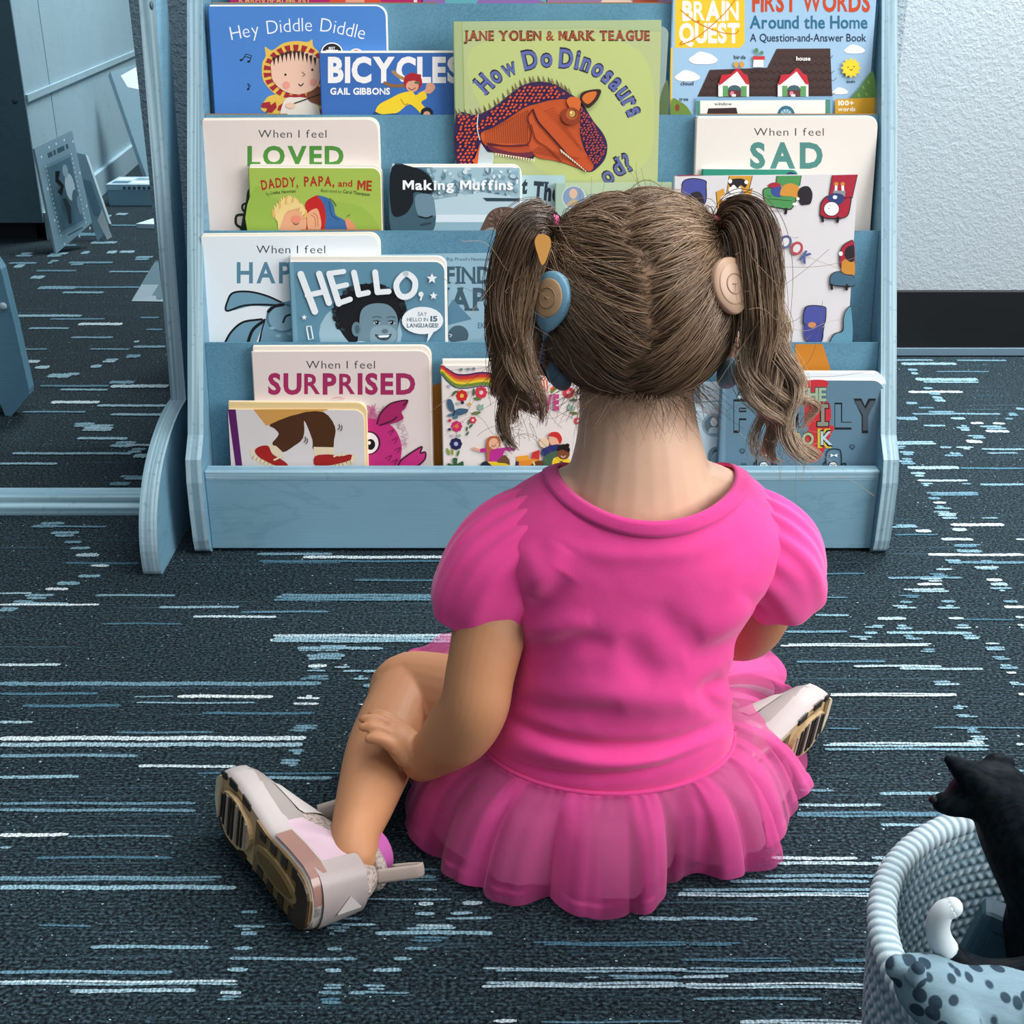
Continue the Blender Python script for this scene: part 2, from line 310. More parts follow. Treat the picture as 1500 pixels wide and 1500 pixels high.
def plaster(name, col, amt=0.5):
    t = NT(name); v = t.coord((1, 1, 1))
    n = t.math('ADD', t.noise(v, 95, 3, 0.55), t.math('MULTIPLY', t.ramp(t.noise(v, 210, 2, 0.5), [(0.5, 0.0), (0.62, 1.0)]), 0.25))
    t.set('Base Color', lin(col)); t.set('Roughness', 0.55); t.set('Specular IOR Level', 0.3); t.bump(n, amt, 0.004); return t.m
PLASTER = plaster('textured_wall_paint', '#9ba6ac', 0.32)
PLASTERB = plaster('shade_toned_wall_paint', '#6f8a98', 0.8)  # shade on the back wall is put into this darker colour
RUBBER = mat('#0b0e10', 0.4, 0.4, 'black_vinyl_base'); COVE = mat('#5b7382', 0.5)
def wall(name, a, b, thick, H, m, z0=0.0):
    a, b = Vector((a[0], a[1], z0)), Vector((b[0], b[1], z0)); d = (b - a).normalized(); nrm = Vector((-d.y, d.x, 0)) * thick
    mb = MB(); mb.prism([a, b, b + nrm, a + nrm], (0, 0, H - z0), m); return tag(mb.build(name), kind='structure')
D_R = at_h(1400, 519).y
wall('wall_right', (0.40, D_R), (3.2, D_R), 0.1, 2.7, PLASTER)
PIL = 2.0
wall('wall_back', (-0.563, PIL), (0.25, PIL), 0.3, 2.7, PLASTERB)  # left stretch of the wall, its shade painted in
wall('wall_pillar', (0.25, PIL), (0.581, PIL), 0.3, 2.7, plaster('pale_rough_paint', '#a9bbc3', 0.8))
# the black base: tall strip with a thin pale cove line at the carpet
mb = MB(); zb = at_d(1400, 427, D_R - 0.012).z
mb.box((1.9, D_R - 0.006, (zb + 0.014) / 2), (2.6, 0.012, zb - 0.014), RUBBER); mb.box((1.9, D_R - 0.008, 0.009), (2.6, 0.016, 0.014), COVE)
tag(mb.build('baseboard_right', bevel=0.001), kind='structure')
mb = MB(); mb.box((0.009, PIL - 0.006, 0.052), (1.143, 0.012, 0.1), RUBBER); tag(mb.build('baseboard_back', bevel=0.001), kind='structure')

# far left: a dark panelled cabinet end and the birch panelled wall running back
fl = at_h(68, 352); far = at_h(190, 246)
CABD = wood_mat('stained_panel_dark', '#4d6b79', '#405c6a', '#577684', (2, 2, 1.2))
PANEL = wood_mat('stained_panel_wall', '#93b4c2', '#83a5b4', '#a1becb', (1.5, 1.5, 1.0))
def left_wall():
    mb = MB(); d = (far - fl); d.z = 0; d.normalize(); nrm = Vector((-d.y, d.x, 0)); a0 = fl + d * 0.004; a0.z = 0; a = fl + d * 0.2545; a.z = 0; b = a + d * 2.6
    mb.prism([a, b, b + nrm * 0.03, a + nrm * 0.03], (0, 0, 2.7), PANEL); o = tag(mb.build('wall_left'), kind='structure')
    def pl(px, py): return at_plane(px, py, a, nrm)
    z1 = pl(100, 118).z; z2 = pl(160, 236).z
    for nm, z, h, t in (('trim_1', z1, 0.016, 0.006), ('baseboard_left', z2 / 2, z2, 0.014)):
        mb = MB(); mb.prism([a0 + Vector((0, 0, z - h / 2)), b + Vector((0, 0, z - h / 2)), b - nrm * t + Vector((0, 0, z - h / 2)), a0 - nrm * t + Vector((0, 0, z - h / 2))], (0, 0, h), PANEL)
        tag(mb.build(nm, bevel=0.003), kind='structure')
    e = empty('cabinet', (fl.x - 0.3, fl.y + 0.25, 0), 'tall dark stained wooden cabinet with a recessed black toe kick, behind the standing picture books', 'cabinet')
    k = fl + d * 0.25; q = [(fl.x - 0.84, fl.y), (fl.x, fl.y), (k.x, k.y), (fl.x - 0.84, k.y)]
    mb = MB(); mb.prism([(x, y, 0.045) for x, y in q], (0, 0, 2.0), PANEL); mb.build('carcass', e, bevel=0.002)
    mb = MB(); mb.box((fl.x - 0.42, fl.y - 0.003, 1.045), (0.84, 0.006, 2.0), CABD); mb.build('door', e)
    mb = MB(); mb.box((fl.x - 0.43, fl.y + 0.036, 0.0225), (0.80, 0.03, 0.045), mat('#0e1519', 0.6)); mb.build('toe_kick', e)
    for px, py in ((22, 148),):
        mb = MB(); q = at_d(px, py, fl.y - 0.005); mb.tube([q, q - Vector((0, 0.004, 0))], 0.006, mat('#35525f', 0.4), 12); mb.build('screw_cap', e)
left_wall()
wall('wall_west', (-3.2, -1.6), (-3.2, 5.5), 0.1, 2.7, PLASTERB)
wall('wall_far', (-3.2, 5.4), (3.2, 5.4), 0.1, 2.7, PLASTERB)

# ------------------------------------------------------------------ the bookshelf
ZF = 1.497
def atz(px, py, z=ZF): return CAMP + ray(px, py) * z
TOPS = [Vector((0, p.y, p.z)) for p in (atz(750, y) for y in (502, 338, 168, 5, -162))]   # front top edges of pocket panels 1..5
LEAN = math.radians(8); UP = Vector((0, math.sin(LEAN), math.cos(LEAN))); OUT = Vector((0, -math.cos(LEAN), math.sin(LEAN)))
D0 = at_h(800, 808).y; Zled = at_d(800, 690, D0).z
XL = at_d(299, 697, D0).x; XR = at_d(1289, 697, D0).x; TH = 0.0185; PT = 0.006; PD = 0.085
ROOT = empty('bookshelf', ((XL + XR) / 2, D0 + 0.2, 0), 'blue stained wooden display bookshelf with tiered fibreboard pockets full of picture books', 'bookshelf')
def side(x):
    top = TOPS[3]; sl = (TOPS[3] - TOPS[0]).normalized()
    a = TOPS[0] + Vector((0, -0.006, 0)); led = a - sl * ((a.z - 0.135) / sl.z); hi = a + sl * ((0.80 - a.z) / sl.z)
    f = D0 - 0.012
    prof = [(f + 0.012, 0.0), (f + 0.003, 0.006), (f, 0.02), (f - 0.001, 0.06), (f, 0.095), (f + 0.006, 0.122), (led.y + 0.003, led.z + 0.01)]
    prof += [(hi.y - 0.02, hi.z - 0.03), (hi.y + 0.02, hi.z), (D0 + 0.40, hi.z), (D0 + 0.40, 0.0)]
    mb = MB(); mb.prism([(x, p, q) for p, q in prof], (TH, 0, 0), WOODB, PLYX); return mb.build('side_panel', ROOT, bevel=0.0025)
side(XL - TH); side(XR)
mb = MB(); mb.box(((XL + XR) / 2, D0 + 0.009, Zled / 2 + 0.002), (XR - XL, 0.018, Zled - 0.004), WOOD)
zt = Zled
o = mb.build('front_panel', ROOT, bevel=0.0015)
mb = MB(); mb.box(((XL + XR) / 2, D0 + 0.009, Zled - 0.0065), (XR - XL - 0.0005, 0.0188, 0.0135), PLYZ); mb.build('panel_lip', ROOT, bevel=0.002)
BROWN = mat('#8f6a45', 0.7)
for k, T in enumerate(TOPS):
    mb = MB(); c = T - UP * 0.105 - OUT * (PT / 2)
    R = Matrix.Rotation(-LEAN, 3, 'X')
    mb.box(c + Vector(((XL + XR) / 2, 0, 0)), (XR - XL - 0.001, PT, 0.21), MDF, R)
    def patch(pts, col):
        mb.add([at_plane(px, py, T + OUT * 0.0004, OUT) for px, py in pts], [tuple(range(len(pts)))], mat(col, 0.7))
    if k == 0:
        patch([(631, 566), (645, 560), (660, 575), (660, 700), (631, 700)], '#9a6420')
        patch([(1012, 590), (1040, 590), (1032, 700), (1010, 660)], '#b4691c')
    if k == 0: patch([(1165, 504), (1205, 504), (1218, 545), (1165, 545)], '#c07a20')
    for kk, x0, x1 in ((1, 440, 556), (2, 1024, 1284), (2, 300, 420), (3, 310, 640), (3, 790, 985)):       # raw board worn bare along the top edge
        if kk == k:
            a, b = atz(x0, 300).x, atz(x1, 300).x; mb.box(T - OUT * (PT / 2) + Vector(((a + b) / 2, 0, 0)) + UP * .0004, (b - a, PT * .98, .0016), BROWN, R)
    o = mb.build('pocket_panel', ROOT)
    # raw brown wear along the top edge
    z = T.z - 0.125 - 0.085 if k else 0.05
    mb = MB(); y0 = (D0 + 0.018) if k == 0 else TOPS[k - 1].y - 0.085 * math.tan(LEAN) + PT
    y1 = T.y - (T.z - z) * math.tan(LEAN)
    mb.box(((XL + XR) / 2, (y0 + y1) / 2, z - 0.003), (XR - XL - 0.001, y1 - y0 + 0.002, 0.006), MDF); mb.build('pocket_floor', ROOT)
mb = MB(); mb.box(((XL + XR) / 2, D0 + 0.385, 0.42), (XR - XL, 0.012, 0.78), MDF); mb.build('back_panel', ROOT)
FLOORZ = [0.05] + [T.z - PD for T in TOPS]      # pocket floors 0..5
# ------------------------------------------------------------------ lettering: glyphs from the built-in font, cut to flat shapes
_G = {}
def glyph(ch, bold=0.0):
    if ch == 'M':
        t = .15 + 2.4 * max(bold, -.02); w = 1.0; m = .5; e = t * 1.25; lo = .02 if bold < .03 else .12
        return ([(0, 0), (t, 0), (t, .66), (m, lo), (w - t, .66), (w - t, 0), (w, 0), (w, 1), (w - e * .9, 1), (m, lo + .44), (e * .9, 1), (0, 1)], [tuple(range(12))], w)
    if ch in 'WNmw&R' and bold > 0: bold *= 0.5
    if ch == 'l' and bold > .03: bold *= .8
    k = (ch, bold)
    if k in _G: return _G[k]
    c = bpy.data.curves.new('glyph', 'FONT'); c.body = ch; c.offset = bold; c.resolution_u = 3
    o = bpy.data.objects.new('glyph', c); COL.objects.link(o)
    me = o.evaluated_get(bpy.context.evaluated_depsgraph_get()).to_mesh()
    S = 1 / 0.690
    vs = [(v.co.x * S, v.co.y * S) for v in me.vertices]; fs = [tuple(p.vertices) for p in me.polygons]
    o.to_mesh_clear(); bpy.data.objects.remove(o); bpy.data.curves.remove(c)
    if vs:
        x0 = min(v[0] for v in vs); x1 = max(v[0] for v in vs); vs = [(x - x0, y) for x, y in vs]; w = x1 - x0
    else: w = 0.32
    _G[k] = (vs, fs, w); return _G[k]
def serifs(vs, w, bold=0.0):
    bars = []
    bo = bold / .69
    for lev, sg in ((-bo, 1), (1 + bo, -1)):
        xs = sorted(set(round(x, 3) for x, y in vs if abs(y - lev) < 0.03)); i = 0
        while i < len(xs):
            j = i
            while j + 1 < len(xs) and xs[j + 1] - xs[j] < 0.3: j += 1
            if 0.07 < xs[j] - xs[i] < 0.36 and j - i < 4:
                bars.append((xs[i] - 0.09, xs[j] + 0.09, lev, lev + sg * 0.11))
            i = j + 1
    return bars

class Cover:
    """flat cover art on the front face of one book; coordinates are read off the photograph in a zoomed frame (ox, oy, scale)"""
    def __init__(s, p0, n, fr, mb): s.p0, s.n, s.mb, s.k = p0, n, mb, 1; s.fr = fr
    def P(s, q): return at_plane(s.fr[0] + q[0] / s.fr[2], s.fr[1] + q[1] / s.fr[2], s.p0, s.n) + s.n * (2.2e-5 * s.k)
    def poly(s, pts, col, smooth=False, n=5):
        if smooth: pts = spline(pts, n, True)
        s.mb.add([s.P(p) for p in pts], [tuple(range(len(pts)))], mat(col, 0.45)); s.k += 1; return s
    def blob(s, pts, col, n=5): return s.poly(pts, col, True, n)
    def ell(s, x, y, rx, ry, col, rot=0, n=22):
        c, d = math.cos(rot), math.sin(rot)
        return s.poly([(x + rx * math.cos(t) * c - ry * math.sin(t) * d, y + rx * math.cos(t) * d + ry * math.sin(t) * c) for t in [2 * math.pi * i / n for i in range(n)]], col)
    def rect(s, x0, y0, x1, y1, col): return s.poly([(x0, y0), (x1, y0), (x1, y1), (x0, y1)], col)
    def line(s, pts, w, col, smooth=False, closed=False, taper=False):
        if smooth: pts = spline(pts, 6, closed)
        pts = [np.array(p, float) for p in pts]
        if closed: pts = pts + [pts[0]]
        m = mat(col, 0.45); k = len(pts); L = []; Rr = []
        for i, p in enumerate(pts):
            t = pts[min(i + 1, k - 1)] - pts[max(i - 1, 0)]; t = t / (np.linalg.norm(t) + 1e-9); nn = np.array((-t[1], t[0]))
            q = w / 2 * ((1 - i / (k - 1)) if taper else 1); L.append(p + nn * q); Rr.append(p - nn * q)
        vs = [s.P(p) for p in L] + [s.P(p) for p in Rr]
        s.mb.add(vs, [(i, i + 1, k + i + 1, k + i) for i in range(k - 1)], m)
        if not taper and w > 5:
            s.k += 1
            for p in (pts[0], pts[-1]): s.ell(p[0], p[1], w / 2, w / 2, col, n=14); s.k -= 1
        s.k += 1; return s
    def text(s, st, x, y, cap, width, col, bold=0.0, ang=0.0, slant=0.0, serif=False, gap=0.09, curve=None, sq=1.0):
        """st with its baseline from (x, y); width = full length in frame units; curve = list of baseline points instead"""
        m = mat(col, 0.45); gl = [glyph(c, bold) for c in st]
        tot = sum(g[2] for g in gl) + gap * (len(gl) - 1)
        if curve:
            base = spline(curve, 12); d = [0]
            for i in range(1, len(base)): d.append(d[-1] + float(np.linalg.norm(base[i] - base[i - 1])))
            width = d[-1]
        kx = width / tot; pos = 0.0
        for g in gl:
            vs, fs, wd = g
            if vs:
                allv = list(vs); allf = list(fs); nf = len(allf)
                if serif:
                    for a, b, c0, c1 in serifs(vs, wd, bold):
                        k = len(allv); allv += [(a, c0), (b, c0), (b, c1), (a, c1)]; allf.append((k, k + 1, k + 2, k + 3))
                if curve:
                    mid = (pos + wd / 2) * kx; i = 1
                    while i < len(d) - 1 and d[i] < mid: i += 1
                    t = (mid - d[i - 1]) / max(1e-6, d[i] - d[i - 1]); c0 = base[i - 1] + (base[i] - base[i - 1]) * t
                    lo = base[max(0, i - 4)]; hi = base[min(len(base) - 1, i + 3)]; a = math.atan2(hi[1] - lo[1], hi[0] - lo[0])
                    off = -wd / 2 * kx
                else: c0 = np.array((x + math.cos(ang) * pos * kx, y + math.sin(ang) * pos * kx)); a = ang; off = 0
                ca, sa = math.cos(a), math.sin(a); out = []
                for vx, vy in allv:
                    X = vx * kx + off + slant * vy * cap; Y = -vy * cap
                    out.append((c0[0] + X * ca - Y * sa, c0[1] + X * sa + Y * ca))
                s.mb.add([s.P(p) for p in out], allf[:nf], m)
                if len(allf) > nf:
                    s.k += .45; s.mb.add([s.P(p) for p in out], allf[nf:], m); s.k -= .45
            pos += wd + gap
        s.k += 1; return s
    def star(s, x, y, r, col, n=5, q=0.45, rot=-math.pi / 2):
        return s.poly([(x + (r if i % 2 == 0 else r * q) * math.cos(rot + math.pi * i / n), y + (r if i % 2 == 0 else r * q) * math.sin(rot + math.pi * i / n)) for i in range(2 * n)], col)
    def flower(s, x, y, r, col, mid, n=6):
        for i in range(n): s.ell(x + r * .62 * math.cos(6.283 * i / n), y + r * .62 * math.sin(6.283 * i / n), r * .42, r * .42, col, n=10); s.k -= .7
        s.k += 1; return s.ell(x, y, r * .36, r * .36, mid, n=12)
    def leaf(s, x, y, r, ang, col):
        c, d = math.cos(ang), math.sin(ang)
        return s.blob([(x + c * r, y + d * r), (x - d * r * .35, y + c * r * .35), (x - c * r, y - d * r), (x + d * r * .35, y - c * r * .35)], col, 4)

PAGE = mat('#e9e4d8', 0.6, 0.2, 'page_edges')
GB = 'picture books on the display shelf'
class Book:
    def __init__(s, label, pocket, off, th, TL, TR, fr, col, rad=0.0, page=None, spine=None, rlow=False, rise=0.0, h=None, group=GB, edge=None):
        """TL, TR: top corners of the front cover in the photograph frame; off: distance of the front cover from the pocket panel behind"""
        T = TOPS[pocket] if pocket < 5 else None
        s.p0 = T + OUT * off; s.n = OUT
        q = lambda p: at_plane(fr[0] + p[0] / fr[2], fr[1] + p[1] / fr[2], s.p0, s.n)
        a, b = q(TL), q(TR); r = (b - a).normalized(); d = OUT.cross(r)
        if d.z > 0: d = -d
        w = (b - a).length; fz = FLOORZ[pocket] + 0.001
        hh = min((a.z - fz) / -d.z, (b.z - fz) / -d.z)
        if h: hh = min(hh, h)
        s.e = empty('picture_book', (a + b) / 2 + d * hh - OUT * th / 2, label, 'book', group)
        def outline(x0, x1, top, bot, rd, z):
            pts = [(x0, top), (x0, bot), (x1 - 0, bot)]
            if rd > 0: pts += [(x1 - rd + rd * math.cos(t), top + rd - rd * math.sin(t)) for t in [math.pi / 2 * i / 6 for i in range(7)]]
            else: pts += [(x1, top)]
            return [a + r * x + d * y - OUT * z for x, y in pts]
        ct = 0.0012 if not rad else 0.0016; ed = mat(edge, 0.5) if edge else (mat(col, 0.4) if not rad else PAGE)
        pg = mat(page, 0.6) if page else PAGE
        s.front = MB(); s.front.prism(outline(0, w, 0, hh, rad, 0), -OUT * ct, mat(col, 0.4, 0.35), ed)
        s.art = Cover(s.p0, s.n, fr, s.front)
        ins = 0.0 if rad else 0.002
        mb = MB(); mb.prism(outline(0.001, w - ins - 0.0004 + rise * .35, ins + 0.0004 - rise, hh - ins - 0.0004, rad, ct), -OUT * (th - 2 * ct), pg); mb.build('page_block', s.e)
        mb = MB(); mb.prism(outline(0, w + rise * .4, -rise * 1.04, hh, rad, th - ct), -OUT * ct, ed if rad else mat(col, 0.4)); mb.build('back_cover', s.e)
        sp = mat(spine or col, 0.4)
        mb = MB(); mb.prism([a + r * x - OUT * z for x, z in ((0, 0.0), (-0.0012, 0.001), (-0.0012, th - 0.001), (0, th))], d * hh, sp); mb.build('spine', s.e)
    def done(s): s.front.build('front_cover', s.e); return s

FA = (270, 0, 3.659); FB = (640, 0, 4.054); FC = (960, 0, 4.054); FD = (270, 320, 3.488); FE = (270, 490, 3.488); FG = (600, 490, 5.0); FH = (980, 230, 4.286); FI = (980, 500, 4.286)
PX = (0, 0, 1.0)
BLK = '#1c1a1c'

# --- top row, only the feet of the books are in the picture
b = Book('magenta picture book on the top row, only its lower edge with gold lettering in view', 4, .012, .010, (326, -190), (614, -190), PX, '#b01f68')
A = b.art; A.text('KAREN BEAUMONT', 350, 6, 13, 105, '#d8b860', .01); A.blob([(485, 5), (500, -8), (540, -8), (556, 5)], '#d84a3a'); A.ell(520, 2, 14, 7, '#e9a28a'); A.rect(606, -80, 611, 8, '#e8d8d8'); b.done()
b = Book('purple and teal picture book on the top row, only its lower edge in view', 4, .012, .010, (617, -150), (800, -150), PX, '#8a68a8')
A = b.art; A.rect(652, -60, 800, 8, '#5fa6b0'); A.blob([(700, 6), (730, -10), (790, 0), (790, 8)], '#8a68a8'); b.done()
b = Book('mauve picture book on the top row above the green dinosaur book', 4, .012, .010, (803, -150), (985, -150), PX, '#a87aa0')
A = b.art; A.rect(803, -60, 985, 8, '#93739c'); A.blob([(880, 8), (900, -12), (930, 8)], '#e6c9b8'); A.blob([(925, 8), (945, -10), (968, 8)], '#b3503f'); b.done()

# --- second row
b = Book('blue board book showing a child in a striped hood playing a fiddle', 3, .014, .0135, (130, 34), (1078, 32), FA, '#4c84cc', .012, rise=0.0022, edge='#e8eef2')
A = b.art
A.text('Hey Diddle Diddle', 0, 0, 74, 0, '#f4f4f4', -.012, curve=[(254, 216), (340, 200), (430, 186), (560, 172), (670, 168), (760, 172), (860, 190), (962, 212)], gap=.16)
for x, y in ((305, 322), (345, 330)): A.ell(x, y, 9, 6, BLK, -.4)
A.line([(313, 320), (330, 290), (360, 298), (352, 328)], 5, BLK); A.line([(324, 302), (356, 311)], 4, BLK)
A.ell(342, 478, 7, 5, BLK); A.line([(348, 476), (340, 445), (354, 458), (350, 468)], 4, BLK)
hood = [(432, 250), (470, 270), (530, 232), (600, 220), (660, 225), (686, 212), (692, 250), (735, 300), (745, 400), (738, 470), (700, 510), (640, 522), (560, 522), (500, 512), (450, 470), (420, 420), (418, 340), (436, 300)]
body = [(470, 510), (430, 540), (410, 580), (430, 600), (448, 600), (446, 700), (760, 700), (752, 560), (720, 515), (600, 500)]
A.blob(body, '#e5bf55'); A.blob(hood, '#e5bf55', 4)
RD = '#a62a35'; hc = (596, 385)
for i in range(22):
    t0 = 6.283 * i / 22 + .1; t1 = t0 + .15
    f = lambda t, r: (hc[0] + 178 * r * math.cos(t), hc[1] + 152 * r * math.sin(t))
    A.poly([f(t0, .6), f(t1 - .03, .6), f(t1, .96), f(t0 - .03, .96)], RD)
for x0, y0, x1, y1 in ((412, 575, 440, 545), (440, 600, 470, 545), (500, 590, 515, 550)): A.poly([(x0, y0), (x0 + 8, y0 - 24), (x1 + 20, y1), (x1 + 26, y1 + 30), (x0 + 30, y0 + 4)], RD)
A.poly([(446, 612), (520, 612), (520, 640), (446, 640)], RD); A.poly([(715, 590), (745, 580), (750, 610), (718, 614)], RD)
A.blob([(535, 540), (600, 522), (650, 525), (710, 545), (722, 700), (520, 700)], '#e9dfd2')
A.poly([(545, 520), (660, 520), (640, 510), (560, 510)], RD)
A.blob([(470, 330), (520, 300), (600, 282), (680, 285), (722, 330), (728, 420), (700, 475), (620, 505), (540, 490), (480, 440), (466, 380)], '#edc4ad')
for i in range(11):
    x = 480 + 22 * i; yy = 325 - 45 * math.sin(3.14 * (i + .8) / 11.5); A.poly([(x - 8, yy - 6), (x + 10, yy - 10), (x + 3, yy + 50 - 2 * abs(i - 5))], '#3a2a2a')
A.ell(543, 400, 6, 6, BLK); A.ell(687, 374, 6, 6, BLK); A.ell(548, 456, 20, 20, '#eb9d8d'); A.ell(692, 440, 18, 18, '#eb9d8d')
A.line([(614, 450), (626, 460), (640, 446)], 5, BLK, True); A.line([(632, 386), (648, 400), (634, 410)], 4, '#7a4a40')
A.blob([(660, 500), (700, 480), (745, 470), (750, 560), (700, 555), (665, 535)], '#7a4a32'); A.line([(586, 556), (745, 500)], 6, BLK); A.ell(570, 566, 26, 16, '#edc4ad')
A.ell(792, 280, 58, 52, '#f4f4f4'); A.ell(792, 280, 52, 46, '#1f2226'); A.ell(792, 284, 36, 33, '#f0f0f0'); A.rect(762, 250, 824, 268, '#1f2226'); A.text('BEST', 775, 266, 14, 34, '#f4f4f4', .01)
A.ell(922, 300, 42, 40, '#e8e0e0'); A.ell(922, 300, 34, 33, '#c24a55')
b.done()

b = Book('blue cycling picture book with bold white title, partly in front of the striped hood book', 3, .0275, .0125, (726, 284), (1560, 282), FA, '#3a6bb2', .004, rise=0.003, edge='#dfe6ea')
A = b.art
A.text('BICYCLES', 770, 437, 126, 712, '#f2efee', .045, gap=.07); A.text('GAIL GIBBONS', 782, 506, 34, 320, '#f2efee', .035)
A.line([(1120, 385), (1150, 410), (1185, 425)], 18, '#a8835a', True); A.line([(1075, 445), (1120, 460), (1180, 458)], 18, '#8a6440', True)
A.ell(1225, 440, 50, 50, '#a8242e'); A.ell(1222, 462, 34, 32, '#d9a184'); A.ell(1248, 443, 16, 7, '#5f6b4a'); A.line([(1200, 470), (1220, 482), (1240, 470)], 4, '#7a2a22', True); A.poly([(1178, 440), (1268, 425), (1270, 400), (1225, 392), (1182, 410)], '#a8242e')
A.blob([(1250, 500), (1290, 480), (1300, 450), (1330, 445), (1345, 470), (1320, 500), (1290, 500)], '#d9a184')
A.blob([(1160, 500), (1100, 530), (1045, 560), (1025, 600), (1060, 615), (1140, 605), (1200, 560), (1240, 580), (1285, 625), (1310, 600), (1270, 550), (1300, 525), (1285, 490), (1240, 510), (1220, 490)], '#f0ce2e', 4)
A.line([(1160, 530), (1180, 560), (1200, 555)], 5, '#b88a18', True); A.ell(1300, 605, 34, 30, '#1c2430'); A.ell(1300, 612, 18, 16, '#d9a184'); A.blob([(1018, 640), (1020, 600), (1060, 612), (1150, 612), (1140, 680)], '#26466e')
b.done()

b = Book('grey photo board book almost hidden behind the green dinosaur book', 3, .014, .012, (1180, 152), (1378, 158), FB, '#90a4a0', .009, edge='#d8e2e6')
A = b.art; A.blob([(1330, 560), (1372, 480), (1372, 700), (1320, 700)], '#5c6f4a'); b.done()

b = Book('yellow and blue first words book with a brown-roofed house, upper right of the shelf', 3, .012, .006, (118, -310), (1335, -310), FC, '#9cc0dd')
A = b.art
A.rect(117, -310, 530, 284, '#e6c22e'); A.poly([(92, 284), (104, 284), (97, 700), (88, 700)], '#e6c22e'); A.poly([(504, 284), (530, 284), (530, 255)], '#9cc0dd')
A.text('BRAIN', 160, 118, 108, 335, '#f4efe2', .045, gap=.06); A.text('QUEST', 140, 250, 108, 360, '#f4efe2', .045, gap=.06)
A.line([(150, 60), (240, 130), (380, 190), (470, 200), (495, 180)], 6, '#cf7d1f', True); A.line([(480, -10), (400, 90), (250, 220), (150, 265), (160, 245)], 6, '#cf7d1f', True); A.ell(255, 128, 9, 9, '#cf7d1f')
A.text('FIRST WORDS', 575, 66, 108, 700, '#c2471f', .035, gap=.1); A.text('Around the Home', 560, 168, 74, 700, '#2a6a8a', .02); A.text('A Question-and-Answer Book', 562, 246, 46, 690, '#253550', .008)
for x, y, k in ((284, 345, 1.0), (190, 450, .88), (1182, 292, .72), (1098, 540, .55)):
    A.blob([(x - 86 * k, y + 10), (x - 60 * k, y - 14 * k), (x - 20 * k, y - 38 * k), (x + 30 * k, y - 28 * k), (x + 60 * k, y - 14 * k), (x + 86 * k, y + 12 * k), (x + 50 * k, y + 34 * k), (x - 50 * k, y + 34 * k)], '#f0f2f0')
A.text('birds', 466, 350, 22, 70, '#2b3440', .01); A.text('cloud', 150, 506, 22, 76, '#2b3440', .01); A.text('tree', 142, 598, 20, 54, '#2b3440', .01); A.text('sun', 1135, 492, 18, 50, '#2b3440', .01)
A.poly([(250, 573), (322, 415), (664, 402), (720, 290), (1038, 288), (1050, 570)], '#43302e')
for yy, x0, x1 in ((330, 720, 1030), (372, 700, 1030), (418, 560, 1035), (462, 320, 1040), (508, 290, 1040), (548, 270, 1040)):
    x = x0
    while x < x1: A.line([(x, yy), (x + 20, yy + 18), (x + 40, yy)], 2.5, '#2f2221', True); x += 42
A.text('house', 834, 360, 24, 84, '#f2f0ee', .03)
A.poly([(578, 400), (582, 350), (640, 350), (640, 398)], '#efe9e4'); A.rect(576, 334, 648, 356, '#c23a3c'); A.ell(598, 300, 12, 14, '#4f8a5a'); A.ell(630, 314, 10, 12, '#4f8a5a'); A.line([(600, 314), (602, 334)], 4, '#4f8a5a')
for x in (478, 512): A.ell(x, 385, 13, 16, '#d79b3a'); A.ell(x, 372, 8, 8, '#d79b3a')
for x in (466, 818):
    A.poly([(x - 94, 574), (x - 94, 500), (x + 18 - 2, 410), (x + 88, 500), (x + 88, 574)], '#efeae6')
    A.poly([(x - 94, 510), (x - 74, 445), (x - 20, 440), (x + 16, 405), (x + 30, 408), (x + 60, 440), (x + 78, 445), (x + 92, 505), (x + 70, 500), (x + 18, 425), (x - 74, 500)], '#bf2b38')
    A.rect(x - 68, 510, x - 36, 574, '#5f9a62'); A.rect(x + 40, 512, x + 74, 574, '#5f9a62'); A.ell(x + 2, 536, 40, 30, '#3f5f66'); A.rect(x - 36, 536, x + 40, 574, '#5c3434'); A.ell(x - 12, 556, 12, 14, '#e07a90'); A.rect(x - 14, 560, x + 10, 574, '#f0e8e4')
A.poly([(240, 580), (1050, 575), (1046, 700), (236, 700)], '#7fa8c8'); A.poly([(262, 598), (1014, 594), (1012, 700), (260, 700)], '#eceae2'); A.rect(240, 600, 264, 700, '#4f8a78'); A.rect(1006, 592, 1034, 700, '#4f8a78')
A.text('window', 348, 626, 18, 104, '#2b3440', .012); A.poly([(298, 700), (312, 644), (478, 640), (492, 700)], '#3a2928'); A.ell(773, 684, 52, 56, '#356d82'); A.ell(773, 690, 38, 42, '#a9cbd8')
for t in range(1, 6): A.line([(773, 690), (773 - 40 * math.cos(t * .52), 690 - 42 * math.sin(t * .52))], 4, '#356d82')
A.star(1158, 404, 62, '#efc93a', 12, .74); A.ell(1158, 404, 44, 44, '#f2d02f'); A.ell(1140, 400, 4, 4, BLK); A.ell(1176, 396, 4, 4, BLK); A.line([(1150, 412), (1159, 418), (1168, 410)], 4, BLK, True)
A.blob([(98, 590), (140, 600), (190, 640), (210, 700), (96, 700)], '#6d8a3c'); A.ell(128, 640, 14, 22, '#7d4a2a')
A.blob([(1160, 585), (1210, 520), (1250, 460), (1290, 430), (1310, 600), (1240, 600)], '#5a8444')
for x, y in ((1230, 520), (1250, 560), (1262, 490), (1205, 566)): A.leaf(x, y, 14, 1.0, '#86a852')
A.poly([(1064, 590), (1300, 580), (1300, 700), (1062, 700)], '#cf9b26'); A.text('100+', 1082, 626, 28, 92, '#f4efe2', .035); A.text('words', 1080, 660, 24, 104, '#f4efe2', .03)
b.done()

